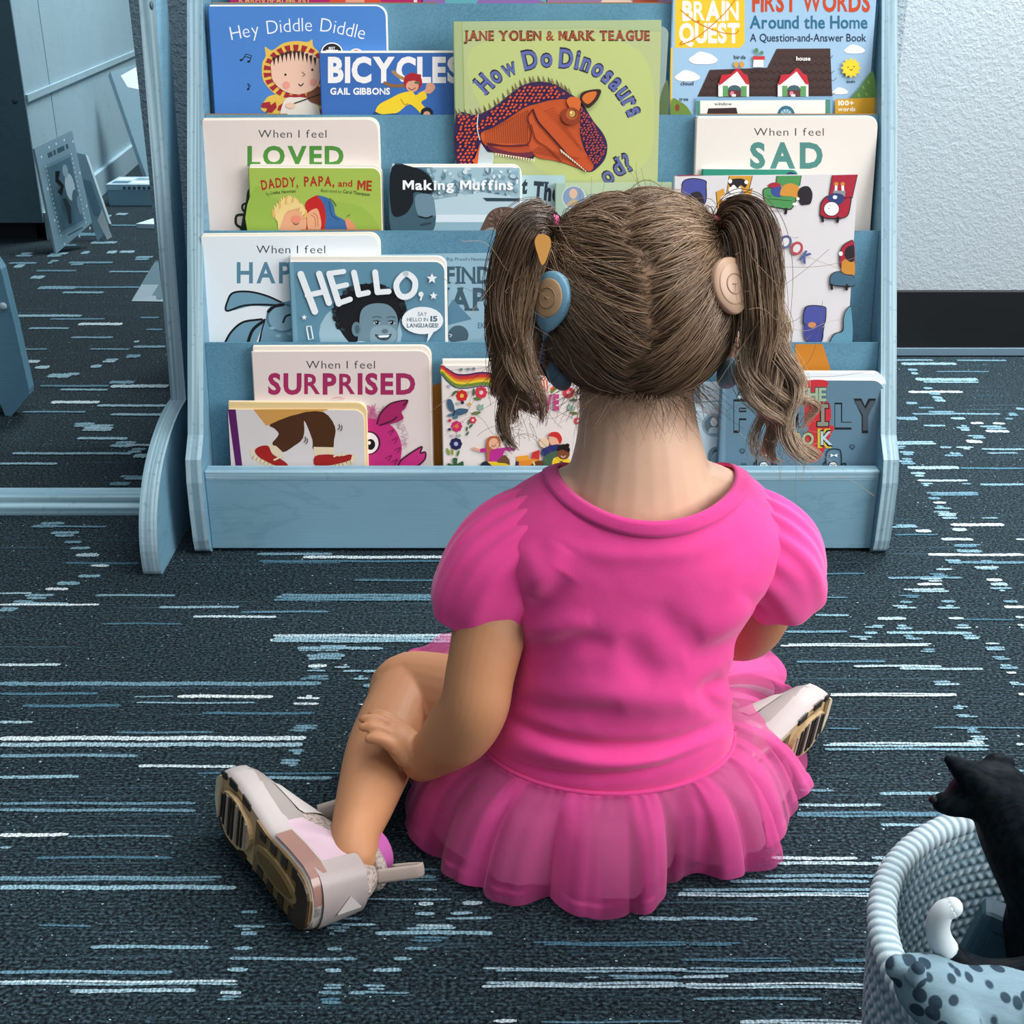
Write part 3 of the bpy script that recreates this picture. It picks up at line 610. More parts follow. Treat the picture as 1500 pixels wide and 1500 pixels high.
# --- third row
b = Book('cream board book with green four-letter title behind the lime green board book', 2, .0135, .013, (96, 645), (1036, 640), FA, '#e2d6cf', .012, rise=0.0029)
A = b.art
A.text('When I feel', 396, 738, 42, 366, '#3b3838', -.004, gap=.2)
A.text('LOVED', 338, 886, 100, 516, '#4e8c3c', .035, gap=.14)
A.blob([(300, 1300), (310, 1180), (330, 1080), (346, 1010), (420, 980), (420, 1300)], '#24361f'); A.line([(345, 1085), (312, 1100), (318, 1130), (345, 1120)], 12, '#1d2a1a', True); A.line([(312, 1150), (280, 1158), (278, 1200), (305, 1222)], 14, '#1d2a1a', True)
b.done()
b = Book('lime green board book with a sleeping child, red title, left end of the third row', 2, .0275, .0135, (346, 900), (1050, 902), FA, '#a2bd52', .010, rise=0.004)
A = b.art
A.blob([(380, 1000), (560, 1100), (800, 1080), (980, 1130), (1000, 1280), (380, 1280)], '#97b64c')
A.text('DADDY,', 0, 0, 50, 0, '#ab2f1d', .028, curve=[(416, 1018), (500, 1005), (610, 1000)], gap=.12); A.text('PAPA,', 0, 0, 50, 0, '#ab2f1d', .028, curve=[(642, 998), (720, 996), (804, 998)], gap=.12)
A.text('and', 824, 1000, 34, 76, '#ab2f1d', .02); A.text('ME', 926, 1018, 52, 78, '#ab2f1d', .03, ang=.05)
A.text('by', 438, 1048, 18, 20, '#5a6a34'); A.text('Leslea Newman', 464, 1042, 18, 134, '#3f4a24', .01, ang=-.08); A.text('illustrated by', 732, 1028, 16, 112, '#5a6a34', ang=.06); A.text('Carol Thompson', 850, 1034, 18, 145, '#3f4a24', .01, ang=.12)
A.blob([(648, 1090), (690, 1055), (730, 1050), (760, 1100), (770, 1170), (740, 1240), (650, 1240), (655, 1150)], '#bf2622', 4)
A.blob([(715, 1050), (770, 1062), (800, 1100), (810, 1150), (850, 1175), (880, 1205), (860, 1240), (760, 1240), (760, 1160), (745, 1090)], '#3b6aa0', 4)
A.line([(775, 1080), (790, 1150), (830, 1180)], 5, '#27496e', True)
A.blob([(862, 1175), (890, 1180), (918, 1215), (910, 1240), (880, 1240)], '#e0936e')
A.blob([(505, 1140), (540, 1100), (600, 1088), (645, 1110), (655, 1180), (640, 1245), (530, 1250), (505, 1200)], '#e7a981', 4)
for i in range(16):
    t = i / 15; x = 490 + 160 * t; y = 1180 - 105 * math.sin(2.6 * t + .3); A.poly([(x - 16, y + 20), (x + 16, y - 4 + 8), (x - 22 + 26 * t, y - 34)], '#ecd08a' if i % 3 else '#d9b566')
A.blob([(500, 1190), (486, 1160), (520, 1110), (590, 1085), (640, 1100), (600, 1118), (545, 1140), (520, 1200), (505, 1235)], '#ecd08a')
A.blob([(660, 1150), (700, 1118), (720, 1130), (735, 1200), (720, 1240), (668, 1240)], '#e7a981'); A.line([(678, 1150), (700, 1170), (704, 1215)], 4, '#b5704c', True); A.line([(690, 1140), (712, 1160), (718, 1210)], 4, '#b5704c', True)
A.line([(585, 1196), (600, 1204), (614, 1196)], 4, '#7a4a30', True); A.ell(600, 1175, 26, 20, '#e78d72'); A.line([(778, 1062), (800, 1080), (815, 1104)], 4, '#33502a', True); A.line([(870, 1160), (890, 1150)], 3, '#33502a')
b.done()
b = Book('green hardback picture book with an orange and purple dinosaur head', 2, .0115, .0105, (100, 128), (1333, 118), FB, '#b3bf88', edge='#bccaa0')
A = b.art
A.blob([(200, 300), (700, 200), (1200, 300), (1290, 700), (1200, 1000), (700, 1050), (300, 700)], '#b9c67e'); A.poly([(100, 130), (150, 130), (166, 660), (112, 660)], '#a3b583'); A.line([(150, 130), (162, 655)], 6, '#8fa660'); A.poly([(150, 128), (1330, 120), (1330, 185), (900, 165), (150, 175)], '#a8ba8c')
A.text('JANE YOLEN & MARK TEAGUE', 160, 240, 56, 1104, '#3a2418', .045, serif=True, gap=.14); A.text('JANE YOLEN & MARK TEAGUE', 163, 237, 50, 1098, '#a2503a', .015, serif=True, gap=.15)
for word, cv in (('How', [(290, 560), (380, 478), (485, 430)]), ('Do', [(520, 415), (600, 398), (690, 390)]), ('Dinosaurs', [(722, 396), (840, 408), (940, 450), (1030, 520), (1100, 610), (1145, 700)])):
    A.text(word, 0, 0, 108, 0, '#2c2436', .062, curve=cv, serif=True, gap=.10); A.text(word, 0, 0, 104, 0, '#5d6aa6', .022, curve=cv, serif=True, gap=.12)
cv = [(1010, 1100), (1090, 1040), (1170, 1000)]
A.text('od?', 0, 0, 104, 0, '#2c2436', .062, curve=cv, serif=True, gap=.1); A.text('od?', 0, 0, 100, 0, '#5d6a96', .022, curve=cv, serif=True, gap=.12)
PU, OR, OD = '#38254f', '#bf5228', '#863019'
hd = [(112, 685), (230, 682), (330, 640), (420, 570), (500, 510), (600, 484), (700, 500), (790, 555), (840, 590), (880, 640), (930, 720), (985, 790), (1012, 860), (1000, 940), (950, 1000), (905, 1022), (840, 1000), (740, 965), (640, 930), (585, 925), (560, 950), (480, 935), (350, 905), (300, 900), (262, 860), (240, 920), (225, 1000), (118, 1000)]
A.poly(spline(hd, 3, True), PU)
for i in range(26):
    t = i / 25; q = spline([(120, 680), (230, 680), (330, 640), (430, 562), (520, 500), (620, 484), (720, 508), (800, 560)], 10)[int(t * 69)]
    g = math.atan2(-70 + 120 * t, 30); A.poly([(q[0] - 8, q[1] + 4), (q[0] + 10, q[1] + 2), (q[0] - 14 + 4 * t, q[1] - 38)], '#8a7a52' if i % 2 else '#5f5644')
A.poly(spline([(262, 790), (330, 760), (430, 700), (520, 640), (600, 615), (680, 595), (760, 590), (830, 610), (850, 700), (850, 800), (880, 900), (930, 980), (905, 1018), (840, 998), (740, 962), (640, 928), (560, 912), (440, 895), (330, 880), (275, 850)], 3, True), OR)
A.blob([(262, 800), (340, 775), (430, 720), (520, 660), (545, 700), (530, 780), (540, 860), (430, 862), (300, 850)], '#c75c2e')
A.blob([(300, 855), (420, 862), (540, 860), (580, 920), (470, 940), (340, 905)], '#6a2c3c'); A.blob([(330, 870), (440, 872), (545, 868), (560, 900), (450, 905)], '#b34a2a')
A.blob([(560, 660), (545, 740), (540, 840), (590, 930), (680, 950), (760, 960), (700, 880), (620, 770), (575, 690)], '#c2552c')
for i in range(24):
    x = 285 + 11 * i; y0 = 770 - 5.6 * i + (i > 12) * 0; A.line([(x, y0 + 10), (x + 4, y0 + 42), (x - 2, 852)], 3.2, OD, True)
for i in range(18):
    A.line([(560 + 14 * i, 905 + 3 * i), (610 + 14 * i, 870 + 4 * i)], 3, OD); A.line([(640 + 12 * i, 660 + 12 * i), (700 + 10 * i, 640 + 15 * i)], 3, '#a23f1e')
A.line([(570, 650), (600, 720), (660, 790), (740, 880), (800, 950), (890, 1018)], 9, '#3a1420', True); A.line([(560, 740), (590, 830), (660, 880), (740, 960)], 7, OD, True); A.line([(300, 850), (420, 866), (536, 858), (560, 780), (540, 700), (570, 650)], 6, '#5a1c1a', True)
for i in range(12): A.poly([(730 + 13 * i, 885 + 11 * i), (744 + 13 * i, 893 + 11 * i), (742 + 13 * i, 912 + 10 * i)], '#ece2cc')
for i in range(16): A.poly([(345 + 15 * i, 908 + 2.4 * i), (358 + 15 * i, 910 + 2.4 * i), (350 + 15 * i, 928 + 2.4 * i)], '#e8ddb8')
random.seed(5)
def inside(p, pl):
    c = False; j = len(pl) - 1
    for i in range(len(pl)):
        if (pl[i][1] > p[1]) != (pl[j][1] > p[1]) and p[0] < (pl[j][0] - pl[i][0]) * (p[1] - pl[i][1]) / (pl[j][1] - pl[i][1]) + pl[i][0]: c = not c
        j = i
    return c
zones = [[(118, 690), (240, 690), (260, 760), (240, 850), (215, 980), (122, 980)], [(250, 740), (340, 650), (440, 570), (520, 515), (620, 500), (710, 520), (790, 575), (700, 580), (590, 605), (500, 640), (420, 690), (330, 745), (270, 770)], [(846, 620), (900, 690), (970, 790), (1000, 870), (985, 940), (925, 985), (885, 890), (855, 780)]]
for zi, z in enumerate(zones):
    xs = [p[0] for p in z]; ys = [p[1] for p in z]; st = 25 if zi < 2 else 19
    y = min(ys)
    while y < max(ys):
        x = min(xs) + (int(y / st) % 2) * st / 2
        while x < max(xs):
            q = (x + random.uniform(-4, 4), y + random.uniform(-4, 4))
            if inside(q, z): A.ell(q[0], q[1], st * .36, st * .26, '#d9542c' if zi < 2 else '#b84a3c', -.6, 8); A.k -= 1
            x += st
        y += st * .8
A.k += 1
A.blob([(215, 985), (240, 900), (262, 850), (262, 990)], '#c9572a'); A.line([(245, 680), (240, 760), (255, 830)], 6, '#d8d4cc', True)
A.poly([(262, 850), (300, 905), (340, 912), (330, 1000), (240, 1000), (250, 900)], '#b9c6ca')
A.blob([(770, 600), (800, 575), (850, 590), (850, 640), (830, 690), (800, 660)], '#d2682e'); A.blob([(848, 590), (870, 545), (970, 532), (955, 590), (905, 640), (880, 630)], '#3a2420'); A.blob([(862, 588), (885, 555), (945, 545), (935, 585), (895, 618)], '#d2702e')
A.ell(795, 690, 58, 52, '#8f3a20'); A.ell(800, 680, 34, 32, '#b35a2c'); A.ell(805, 676, 23, 25, '#2a1a16'); A.ell(803, 676, 19, 21, '#c99a4c'); A.ell(797, 668, 6, 7, '#f0e2b8')
A.poly([(112, 1010), (350, 1000), (500, 1040), (760, 1040), (760, 1420), (112, 1420)], '#a9c8cf')
A.text('t', 500, 1145, 88, 34, '#2b3a48', .05, serif=True, slant=.1); A.text('The', 568, 1180, 100, 160, '#2b3a48', .05, serif=True, gap=.08, ang=.08)
b.done()
b = Book('pale blue baking board book with a photo of a child beside the lime green book', 2, .0275, .0130, (1110, 896), (1802, 896), FA, '#bcd4dd', .011, rise=0.0035, edge='#e2edf1')
A = b.art
A.rect(1112, 896, 1330, 1300, '#5f8496'); A.poly([(1300, 900), (1798, 900), (1798, 1300), (1300, 1300)], '#9fc0cc')
random.seed(9)
for i in range(120): A.ell(random.uniform(1290, 1780), random.uniform(905, 1060), random.uniform(6, 20), random.uniform(5, 16), random.choice(['#7fa6b5', '#d2e3e9', '#5d8798', '#b5d0da', '#8fb3c1']), random.random() * 3, 8)
A.rect(1300, 1060, 1798, 1120, '#7aa0af'); A.poly([(1340, 1070), (1600, 1030), (1798, 1062), (1798, 1150), (1340, 1160)], '#b4cfd9'); A.rect(1330, 1150, 1798, 1190, '#d3e3ea'); A.rect(1330, 1190, 1798, 1300, '#8db0be')
A.blob([(1112, 900), (1220, 895), (1300, 920), (1342, 1000), (1325, 1060), (1335, 1110), (1350, 1160), (1330, 1240), (1250, 1250), (1112, 1250)], '#3e5c6b', 4)
A.blob([(1112, 900), (1230, 896), (1310, 940), (1340, 1010), (1310, 1040), (1235, 1030), (1225, 1090), (1180, 1150), (1112, 1140)], '#141c22', 4)
A.blob([(1240, 1050), (1325, 1045), (1345, 1110), (1340, 1160), (1260, 1160)], '#6a8a99'); A.line([(1260, 1160), (1300, 1168), (1330, 1158)], 10, '#1d2a32', True); A.line([(1270, 1205), (1320, 1195)], 12, '#2c414d', True)
A.poly([(1600, 1060), (1798, 1062), (1798, 1078), (1620, 1078)], '#2c414d')
A.blob([(1590, 1290), (1610, 1180), (1660, 1120), (1740, 1110), (1790, 1150), (1796, 1290)], '#5d4a42'); A.blob([(1570, 1300), (1600, 1240), (1660, 1220), (1680, 1300)], '#8a8a8c')
for i in range(30): A.ell(random.uniform(1640, 1780), random.uniform(1120, 1200), 12, 8, random.choice(['#4a3830', '#6a5448', '#7d665a']), random.random() * 3, 8)
A.text('Making Muffins', 1172, 1016, 50, 590, '#f2f6f8', .03, gap=.11); A.text("'", 1780, 1016, 50, 8, '#f2f6f8', .03)
b.done()
b = Book('pale green picture book with a round seal, directly behind the top of the girl head', 2, .0265, .009, (708, 1088), (1395, 1082), FB, '#b5cba6', page='#e8dfc0', edge='#ddd6b4')
A = b.art; A.poly([(708, 1090), (760, 1088), (770, 1340), (712, 1340)], '#a3bfae'); A.rect(760, 1150, 1395, 1500, '#a9c7bd'); A.ell(812, 1172, 72, 72, '#c6cfc0'); A.ell(812, 1172, 64, 64, '#7f9ab8'); A.ell(810, 1150, 24, 30, '#dcb79c'); A.blob([(770, 1220), (800, 1186), (830, 1186), (850, 1220)], '#b9a886'); b.done()
b = Book('cream board book with teal three-letter title, right end of the third row', 2, .0135, .013, (250, 698), (1324, 694), FC, '#e2dcd4', .012, rise=0.0018)
A = b.art; A.text('When I feel', 585, 806, 46, 415, '#3b3838', -.004, gap=.2); A.text('SAD', 562, 994, 142, 432, '#4d857f', .04, gap=.2); b.done()
b = Book('teal board book edge showing behind the big white armchair book', 2, .0195, .0055, (285, 1004), (850, 1008), FC, '#2f8f78', .008, edge='#dfe8e4')
A = b.art; A.blob([(770, 1040), (800, 1020), (840, 1035), (840, 1060), (770, 1060)], '#2a3f63'); b.done()

# --- fourth row
b = Book('white board book with a black-outlined rabbit, left end of the fourth row', 1, .0135, .013, (86, 92), (992, 84), FD, '#e3edf2', .012, rise=0.0028)
A = b.art
A.text('When I feel', 368, 178, 40, 352, '#2c3238', -.004, gap=.2); A.text('HAPPY', 268, 328, 102, 470, '#5b88a0', .025, gap=.2)
GR = '#6f9ab0'
A.blob([(225, 400), (260, 378), (330, 374), (420, 395), (510, 435), (440, 450), (340, 448), (220, 472)], GR); A.line([(508, 434), (420, 395), (330, 374), (250, 380), (222, 420), (216, 472), (300, 446), (390, 440), (500, 445)], 10, '#14191d', True)
A.blob([(210, 660), (240, 580), (300, 530), (400, 515), (380, 600), (330, 690)], GR); A.line([(205, 640), (240, 580), (300, 530), (395, 515)], 11, '#14191d', True); A.line([(320, 650), (350, 570), (410, 520)], 16, '#14191d', True); A.line([(385, 650), (400, 580), (415, 530)], 18, '#14191d', True)
A.blob([(415, 520), (430, 460), (480, 435), (560, 420), (640, 440), (640, 700), (400, 700), (395, 600)], GR); A.ell(500, 508, 82, 76, '#4f788c'); A.ell(502, 508, 72, 66, '#7ca6b9'); A.line([(505, 530), (520, 500), (550, 492), (570, 505)], 10, '#14191d', True); A.line([(430, 475), (460, 450), (505, 440)], 16, '#14191d', True)
for x, y in ((480, 600), (520, 640), (450, 560), (540, 590)): A.ell(x, y, 14, 8, '#93b9c9')
b.done()
b = Book('grey-blue soft picture book with tall slab lettering, directly left of the girl pigtail', 1, .006, .005, (905, 186), (2050, 172), FD, '#8fb5c6', edge='#cfe0e8')
A = b.art
A.text('Rip Proof', 1342, 216, 17, 104, '#3f6275', .01); A.ell(1454, 210, 4, 4, '#3f6275'); A.text('Nontoxic', 1466, 216, 17, 96, '#3f6275', .01); A.ell(1572, 210, 4, 4, '#3f6275')
A.text('FIND THE', 1338, 330, 82, 470, '#3e5a69', .03, serif=True, gap=.13); A.text('SHAPES', 1188, 466, 108, 500, '#3e5a69', .035, serif=True, gap=.13)
A.text('EKATERINA', 1500, 560, 28, 180, '#4b6e80', .0, gap=.12); A.text('TRUKHAN', 1552, 592, 26, 130, '#4b6e80', .0, gap=.12)
A.poly([(1340, 470), (1372, 412), (1468, 514), (1345, 545)], '#57829a'); A.ell(1400, 596, 52, 50, '#47606d'); A.line([(1352, 590), (1366, 596), (1356, 606)], 4, '#c7dbe4', True); A.blob([(1340, 640), (1700, 600), (1900, 640), (1900, 700), (1340, 700)], '#84abbd')
b.done()
b = Book('blue-grey board book with white hand lettering and a smiling toddler photo', 1, .0275, .0135, (536, 222), (1328, 222), FD, '#5f8fa6', .011, rise=0.0062, edge='#d6e4eb')
A = b.art
A.ell(900, 590, 212, 175, '#9dbfce'); A.poly([(538, 222), (556, 222), (582, 640), (560, 640)], '#73a0b4')
A.blob([(760, 480), (800, 400), (860, 345), (960, 335), (1050, 360), (1110, 400), (1130, 450), (1100, 520), (1085, 590), (1060, 660), (900, 660), (840, 630), (790, 560)], '#15191e', 4)
random.seed(3)
for i in range(60):
    t = random.uniform(2.4, 6.6); x = 945 + 178 * math.cos(t); y = 480 + 140 * math.sin(t); A.ell(x, y, random.uniform(8, 20), random.uniform(6, 14), random.choice(['#15191e', '#222a31', '#2c3a44']), random.random() * 3, 8)
A.blob([(905, 470), (960, 435), (1040, 440), (1085, 490), (1090, 560), (1070, 640), (900, 660), (895, 560)], '#6f8d9c', 4); A.ell(880, 565, 24, 38, '#64818f'); A.ell(884, 565, 12, 22, '#48616e')
A.blob([(960, 560), (1040, 545), (1085, 580), (1060, 640), (960, 640)], '#86a3b0')
for x in (985, 1060):
    A.ell(x, 533, 17, 8, '#b9cbd4'); A.ell(x, 532, 11, 9, '#11161a'); A.ell(x - 3, 529, 3, 3, '#e2edf2'); A.line([(x - 20, 524), (x, 520), (x + 18, 526)], 4, '#33444f', True); A.line([(x - 24, 506), (x - 2, 500), (x + 22, 505)], 5, '#4f6673', True)
A.ell(1026, 575, 16, 11, '#5a7684'); A.blob([(975, 590), (1020, 600), (1060, 588), (1045, 615), (1018, 622), (990, 612)], '#3a4d58'); A.poly([(988, 598), (1050, 595), (1040, 606), (1000, 608)], '#eef4f6')
A.blob([(830, 660), (900, 625), (1000, 655), (1060, 650), (1060, 700), (830, 700)], '#d2e2ea')
W = '#eaf2f5'
A.line([(596, 284), (668, 474)], 34, W); A.line([(690, 282), (740, 430)], 32, W); A.line([(630, 392), (722, 372)], 28, W)
A.line([(742, 282), (790, 434)], 32, W); A.line([(744, 280), (815, 270)], 26, W); A.line([(768, 352), (830, 338)], 26, W); A.line([(790, 432), (848, 412)], 28, W)
A.line([(868, 276), (892, 388)], 30, W); A.line([(892, 388), (940, 378)], 28, W); A.line([(976, 274), (988, 376)], 30, W); A.line([(988, 376), (1046, 372)], 28, W)
A.line([(1132, 282), (1086, 330), (1096, 384), (1132, 400), (1172, 374), (1178, 316)], 30, W, True, True); A.ell(1210, 386, 13, 13, W); A.line([(1216, 390), (1208, 414)], 9, W)
A.star(1266, 306, 28, W); A.star(1274, 394, 21, W); A.star(614, 504, 15, W); A.line([(626, 552), (648, 548), (660, 612), (638, 618), (626, 552)], 7, W)
A.ell(1218, 520, 106, 70, W); A.poly([(1250, 570), (1280, 570), (1240, 634)], W)
A.text('SAY', 1194, 496, 18, 46, '#6d8896', .02); A.text('HELLO IN', 1138, 524, 18, 108, '#6d8896', .02); A.text('15', 1258, 524, 26, 36, '#4c6a7a', .04); A.text('LANGUAGES!', 1138, 555, 20, 160, '#54707f', .03)
b.done()
b = Book('big white picture book with children flopped in coloured armchairs, right of the girl head', 1, .0255, .0055, (38, 120), (1186, 106), FH, '#d9d8da', page='#eeeeee', edge='#ece9e8')
A = b.art
A.poly([(38, 116), (200, 112), (200, 118), (60, 122)], '#a83f4c')
def chair(x, y, w, h, col, skew=0, back=0.62):
    A.poly([(x + skew, y), (x + w + skew, y), (x + w * .98, y + h * .8), (x + w * .05, y + h * .8)], BLK)
    A.poly([(x + skew + 4, y), (x + w + skew - 4, y), (x + w * .98 - 4, y + h * .8 - 4), (x + w * .05 + 4, y + h * .8 - 4)], col)
def legs(x, y, w):
    A.line([(x + 10, y), (x + 14, y + 26)], 16, BLK); A.line([(x + w - 22, y + 4), (x + w - 24, y + 30)], 16, BLK)
    for i in range(9): A.line([(x + 30 + i * w / 12, y + 24), (x + 40 + i * w / 12, y + 6)], 2.5, BLK)
A.blob([(88, 150), (150, 132), (228, 146), (236, 180), (222, 300), (80, 300), (76, 210)], BLK); A.blob([(92, 154), (150, 138), (224, 150), (230, 184), (216, 300), (84, 300), (82, 210)], '#4a529c'); A.blob([(120, 250), (150, 222), (200, 225), (215, 300), (110, 300)], '#2e2a30')
chair(350, 118, 150, 150, '#d39a3c', 26); A.poly([(295, 218), (345, 196), (352, 240), (330, 345), (306, 340)], '#d39a3c'); A.poly([(524, 196), (470, 230), (430, 345), (480, 330), (516, 250)], '#d39a3c'); A.line([(295, 218), (306, 340)], 4, BLK); A.line([(524, 196), (450, 240), (436, 300)], 4, BLK)
A.blob([(330, 270), (345, 240), (430, 235), (440, 270)], '#f2f0ee'); A.blob([(350, 250), (380, 205), (450, 200), (470, 230), (440, 262)], '#8a8c92'); A.ell(415, 205, 40, 30, '#f2f0ee'); A.blob([(372, 150), (400, 138), (460, 136), (490, 160), (478, 192), (450, 176), (430, 196), (405, 172), (385, 190)], '#26222a', 4); A.ell(384, 152, 12, 14, '#f2f0ee'); A.ell(485, 158, 12, 12, '#f2f0ee'); A.blob([(338, 262), (360, 235), (410, 240), (425, 272), (400, 280), (350, 280)], '#f2f0ee')
A.poly([(326, 278), (422, 276), (400, 345), (330, 345)], '#ad2a32'); legs(300, 330, 190)
A.poly([(675, 118), (832, 116), (822, 180), (668, 180)], BLK); A.poly([(679, 118), (828, 116), (818, 180), (672, 180)], '#4d9256')
A.blob([(588, 210), (610, 192), (650, 196), (700, 240), (770, 235), (800, 260), (775, 320), (740, 330), (610, 305), (596, 270)], BLK, 4); A.blob([(593, 212), (612, 197), (648, 200), (700, 246), (770, 240), (794, 262), (772, 314), (740, 324), (614, 300), (601, 268)], '#4d9256', 4); A.line([(612, 262), (770, 275)], 4, '#23482a'); A.line([(614, 240), (640, 250)], 4, '#23482a')
A.blob([(640, 200), (690, 182), (710, 200), (700, 250), (650, 240)], '#3c4f93'); A.blob([(698, 240), (712, 185), (760, 165), (810, 185), (830, 240), (800, 255), (760, 245)], '#cf913a', 4); A.blob([(618, 180), (650, 160), (690, 165), (700, 182), (650, 192)], '#a52d3c')
A.blob([(805, 230), (830, 190), (875, 185), (900, 230), (888, 290), (855, 300), (825, 295)], '#26222a', 4); A.ell(808, 262, 10, 10, '#f2f0ee'); A.ell(788, 296, 14, 10, '#f2f0ee'); legs(606, 322, 150)
A.poly([(1022, 114), (1184, 110), (1150, 260), (1002, 250)], BLK); A.poly([(1026, 114), (1180, 110), (1146, 258), (1006, 248)], '#a8243a')
A.blob([(946, 330), (955, 280), (1000, 240), (1080, 260), (1140, 250), (1140, 300), (1120, 370), (1060, 388), (955, 378)], BLK, 4); A.blob([(951, 330), (960, 284), (1000, 246), (1080, 266), (1134, 256), (1134, 300), (1116, 366), (1060, 382), (960, 373)], '#a8243a', 4)
A.line([(1048, 178), (1046, 210)], 16, '#f2f0ee'); A.line([(1088, 178), (1090, 212)], 16, '#f2f0ee'); A.ell(1048, 168, 14, 11, '#c98a3a'); A.ell(1088, 168, 14, 11, '#c98a3a'); A.poly([(1030, 210), (1105, 212), (1104, 246), (1028, 240)], '#8a8c92'); A.blob([(990, 260), (1030, 228), (1090, 238), (1092, 280), (1050, 300)], '#2f3f72'); A.ell(1040, 252, 14, 12, '#f2f0ee'); A.ell(1018, 325, 50, 47, BLK); A.ell(1018, 325, 46, 43, '#f2f0ee'); A.ell(1000, 322, 3, 3, BLK); A.line([(1004, 302), (1014, 304)], 3, BLK); legs(950, 376, 130)
for ch, x, y, c, r in (('B', 640, 500, '#b5474f', .28), ('O', 694, 545, '#4f5f92', .42), ('O', 764, 585, '#b5474f', .5), ('K', 816, 640, '#4f5f92', .62)):
    if ch == 'O': A.ell(x + 36, y - 12, 38, 44, c, r); A.ell(x + 36, y - 12, 22, 28, '#d9d8da', r)
    else: A.text(ch, x, y, 66, 52, c, .05, ang=r)
A.blob([(1068, 610), (1085, 560), (1120, 532), (1158, 532), (1158, 700), (1080, 700)], BLK); A.blob([(1072, 612), (1090, 562), (1122, 537), (1158, 537), (1158, 700), (1084, 700)], '#a8243a'); A.blob([(1088, 740), (1084, 660), (1110, 640), (1158, 650), (1158, 745)], '#c88a34'); A.blob([(1110, 570), (1140, 555), (1158, 560), (1158, 650), (1120, 650), (1098, 610)], '#26222a'); A.ell(1076, 606, 12, 14, '#f2f0ee'); A.blob([(1006, 800), (1012, 740), (1060, 715), (1110, 735), (1158, 745), (1158, 812), (1030, 806)], BLK); A.blob([(1011, 796), (1017, 742), (1060, 720), (1110, 740), (1158, 750), (1158, 806), (1030, 801)], '#44687f'); legs(1006, 800, 130)
A.blob([(838, 1010), (850, 945), (890, 928), (970, 935), (986, 965), (965, 1060), (850, 1050)], BLK); A.blob([(843, 1010), (855, 950), (890, 933), (968, 940), (981, 967), (960, 1056), (854, 1046)], '#4a529c'); A.blob([(845, 1060), (900, 1040), (960, 1055), (955, 1160), (860, 1150)], '#3f4790'); A.ell(895, 1052, 26, 18, '#c98a5a'); A.line([(970, 1060), (955, 1150)], 6, BLK)
A.blob([(1090, 1010), (1110, 955), (1140, 950), (1140, 1180), (1010, 1180), (1030, 1110), (1085, 1085)], BLK); A.blob([(1095, 1010), (1113, 960), (1140, 955), (1140, 1180), (1015, 1180), (1035, 1114), (1090, 1090)], '#5f95ab')
b.done()

# --- bottom row
b = Book('white board book with magenta title and a pink furry monster', 0, .0122, .0115, (346, 88), (1250, 84), FE, '#ded1cd', .012, rise=0.006, page='#efe6d8')
A = b.art
A.text('When I feel', 622, 174, 40, 352, '#3b3838', -.004, gap=.2); A.text('SURPRISED', 428, 302, 100, 752, '#9e2a5c', .04, gap=.14)
MG = '#bd2d78'
random.seed(4)
for i in range(46):
    t = random.uniform(-1.5, 1.6); x = 960 + 150 * math.cos(t); y = 540 + 150 * math.sin(t); A.line([(x, y), (x + random.uniform(10, 40), y + random.uniform(-24, 24)), (x + random.uniform(-5, 30), y + random.uniform(-40, 30))], 2.4, '#c9a3b4', True)
for i in range(20): A.line([(930 + random.uniform(-20, 50), 360 + random.uniform(0, 80)), (950 + random.uniform(-20, 50), 350 + random.uniform(0, 90)), (940 + random.uniform(-20, 60), 400 + random.uniform(0, 60))], 2.5, '#c56a96', True)
A.blob([(860, 480), (930, 430), (1010, 440), (1075, 480), (1110, 560), (1105, 640), (1090, 720), (860, 720)], MG, 4)
A.blob([(985, 450), (1000, 400), (1060, 350), (1140, 335), (1130, 375), (1110, 395), (1120, 430), (1060, 455), (1000, 465)], '#a2245f', 4); A.line([(985, 455), (1005, 400), (1060, 350), (1140, 335), (1120, 360)], 8, '#4a1430', True); A.line([(1000, 462), (1060, 440), (1085, 420)], 8, '#4a1430', True)
A.blob([(1090, 700), (1110, 640), (1180, 590), (1215, 572), (1205, 600), (1232, 600), (1230, 640), (1170, 690)], '#c22f7c', 4); A.line([(1085, 690), (1110, 640), (1180, 590), (1215, 572), (1206, 604), (1232, 600), (1226, 640), (1165, 690)], 8, '#4a1430', True)
A.ell(945, 552, 58, 60, '#4a1430'); A.ell(943, 553, 50, 54, '#efe6e6'); A.ell(952, 560, 24, 28, '#141214'); A.ell(946, 552, 8, 9, '#efe6e6')
for x, y in ((1040, 500), (1060, 540), (1075, 590), (1030, 630), (1060, 650)): A.line([(x, y), (x + 30, y - 14), (x + 14, y + 14)], 4, '#7a1a4a', True)
A.line([(760, 326), (790, 318), (820, 328)], 5, '#d9a7bd', True)
b.done()
b = Book('white board book with purple spine showing legs in red sneakers, leftmost in the bottom pocket', 0, .0222, .0095, (222, 382), (916, 386), FE, '#d3cdcc', .011, rise=0.0085, page='#e3c892', spine='#4d1658')
A = b.art
A.poly([(222, 382), (262, 382), (302, 720), (268, 720)], '#561a5c')
A.poly([(352, 382), (738, 382), (690, 400), (600, 408), (450, 458), (418, 466)], '#c9964e')
A.blob([(440, 458), (590, 405), (612, 460), (606, 530), (560, 570), (500, 602), (450, 560), (470, 530), (482, 505), (460, 480)], '#4a2a14', 3); A.blob([(590, 404), (710, 396), (770, 470), (765, 540), (752, 590), (662, 590), (655, 540), (620, 450)], '#4a2a14', 3)
A.poly([(425, 560), (470, 570), (502, 600), (480, 628), (440, 600)], '#dfcdac'); A.poly([(660, 574), (762, 576), (768, 612), (664, 620)], '#dfcdac')
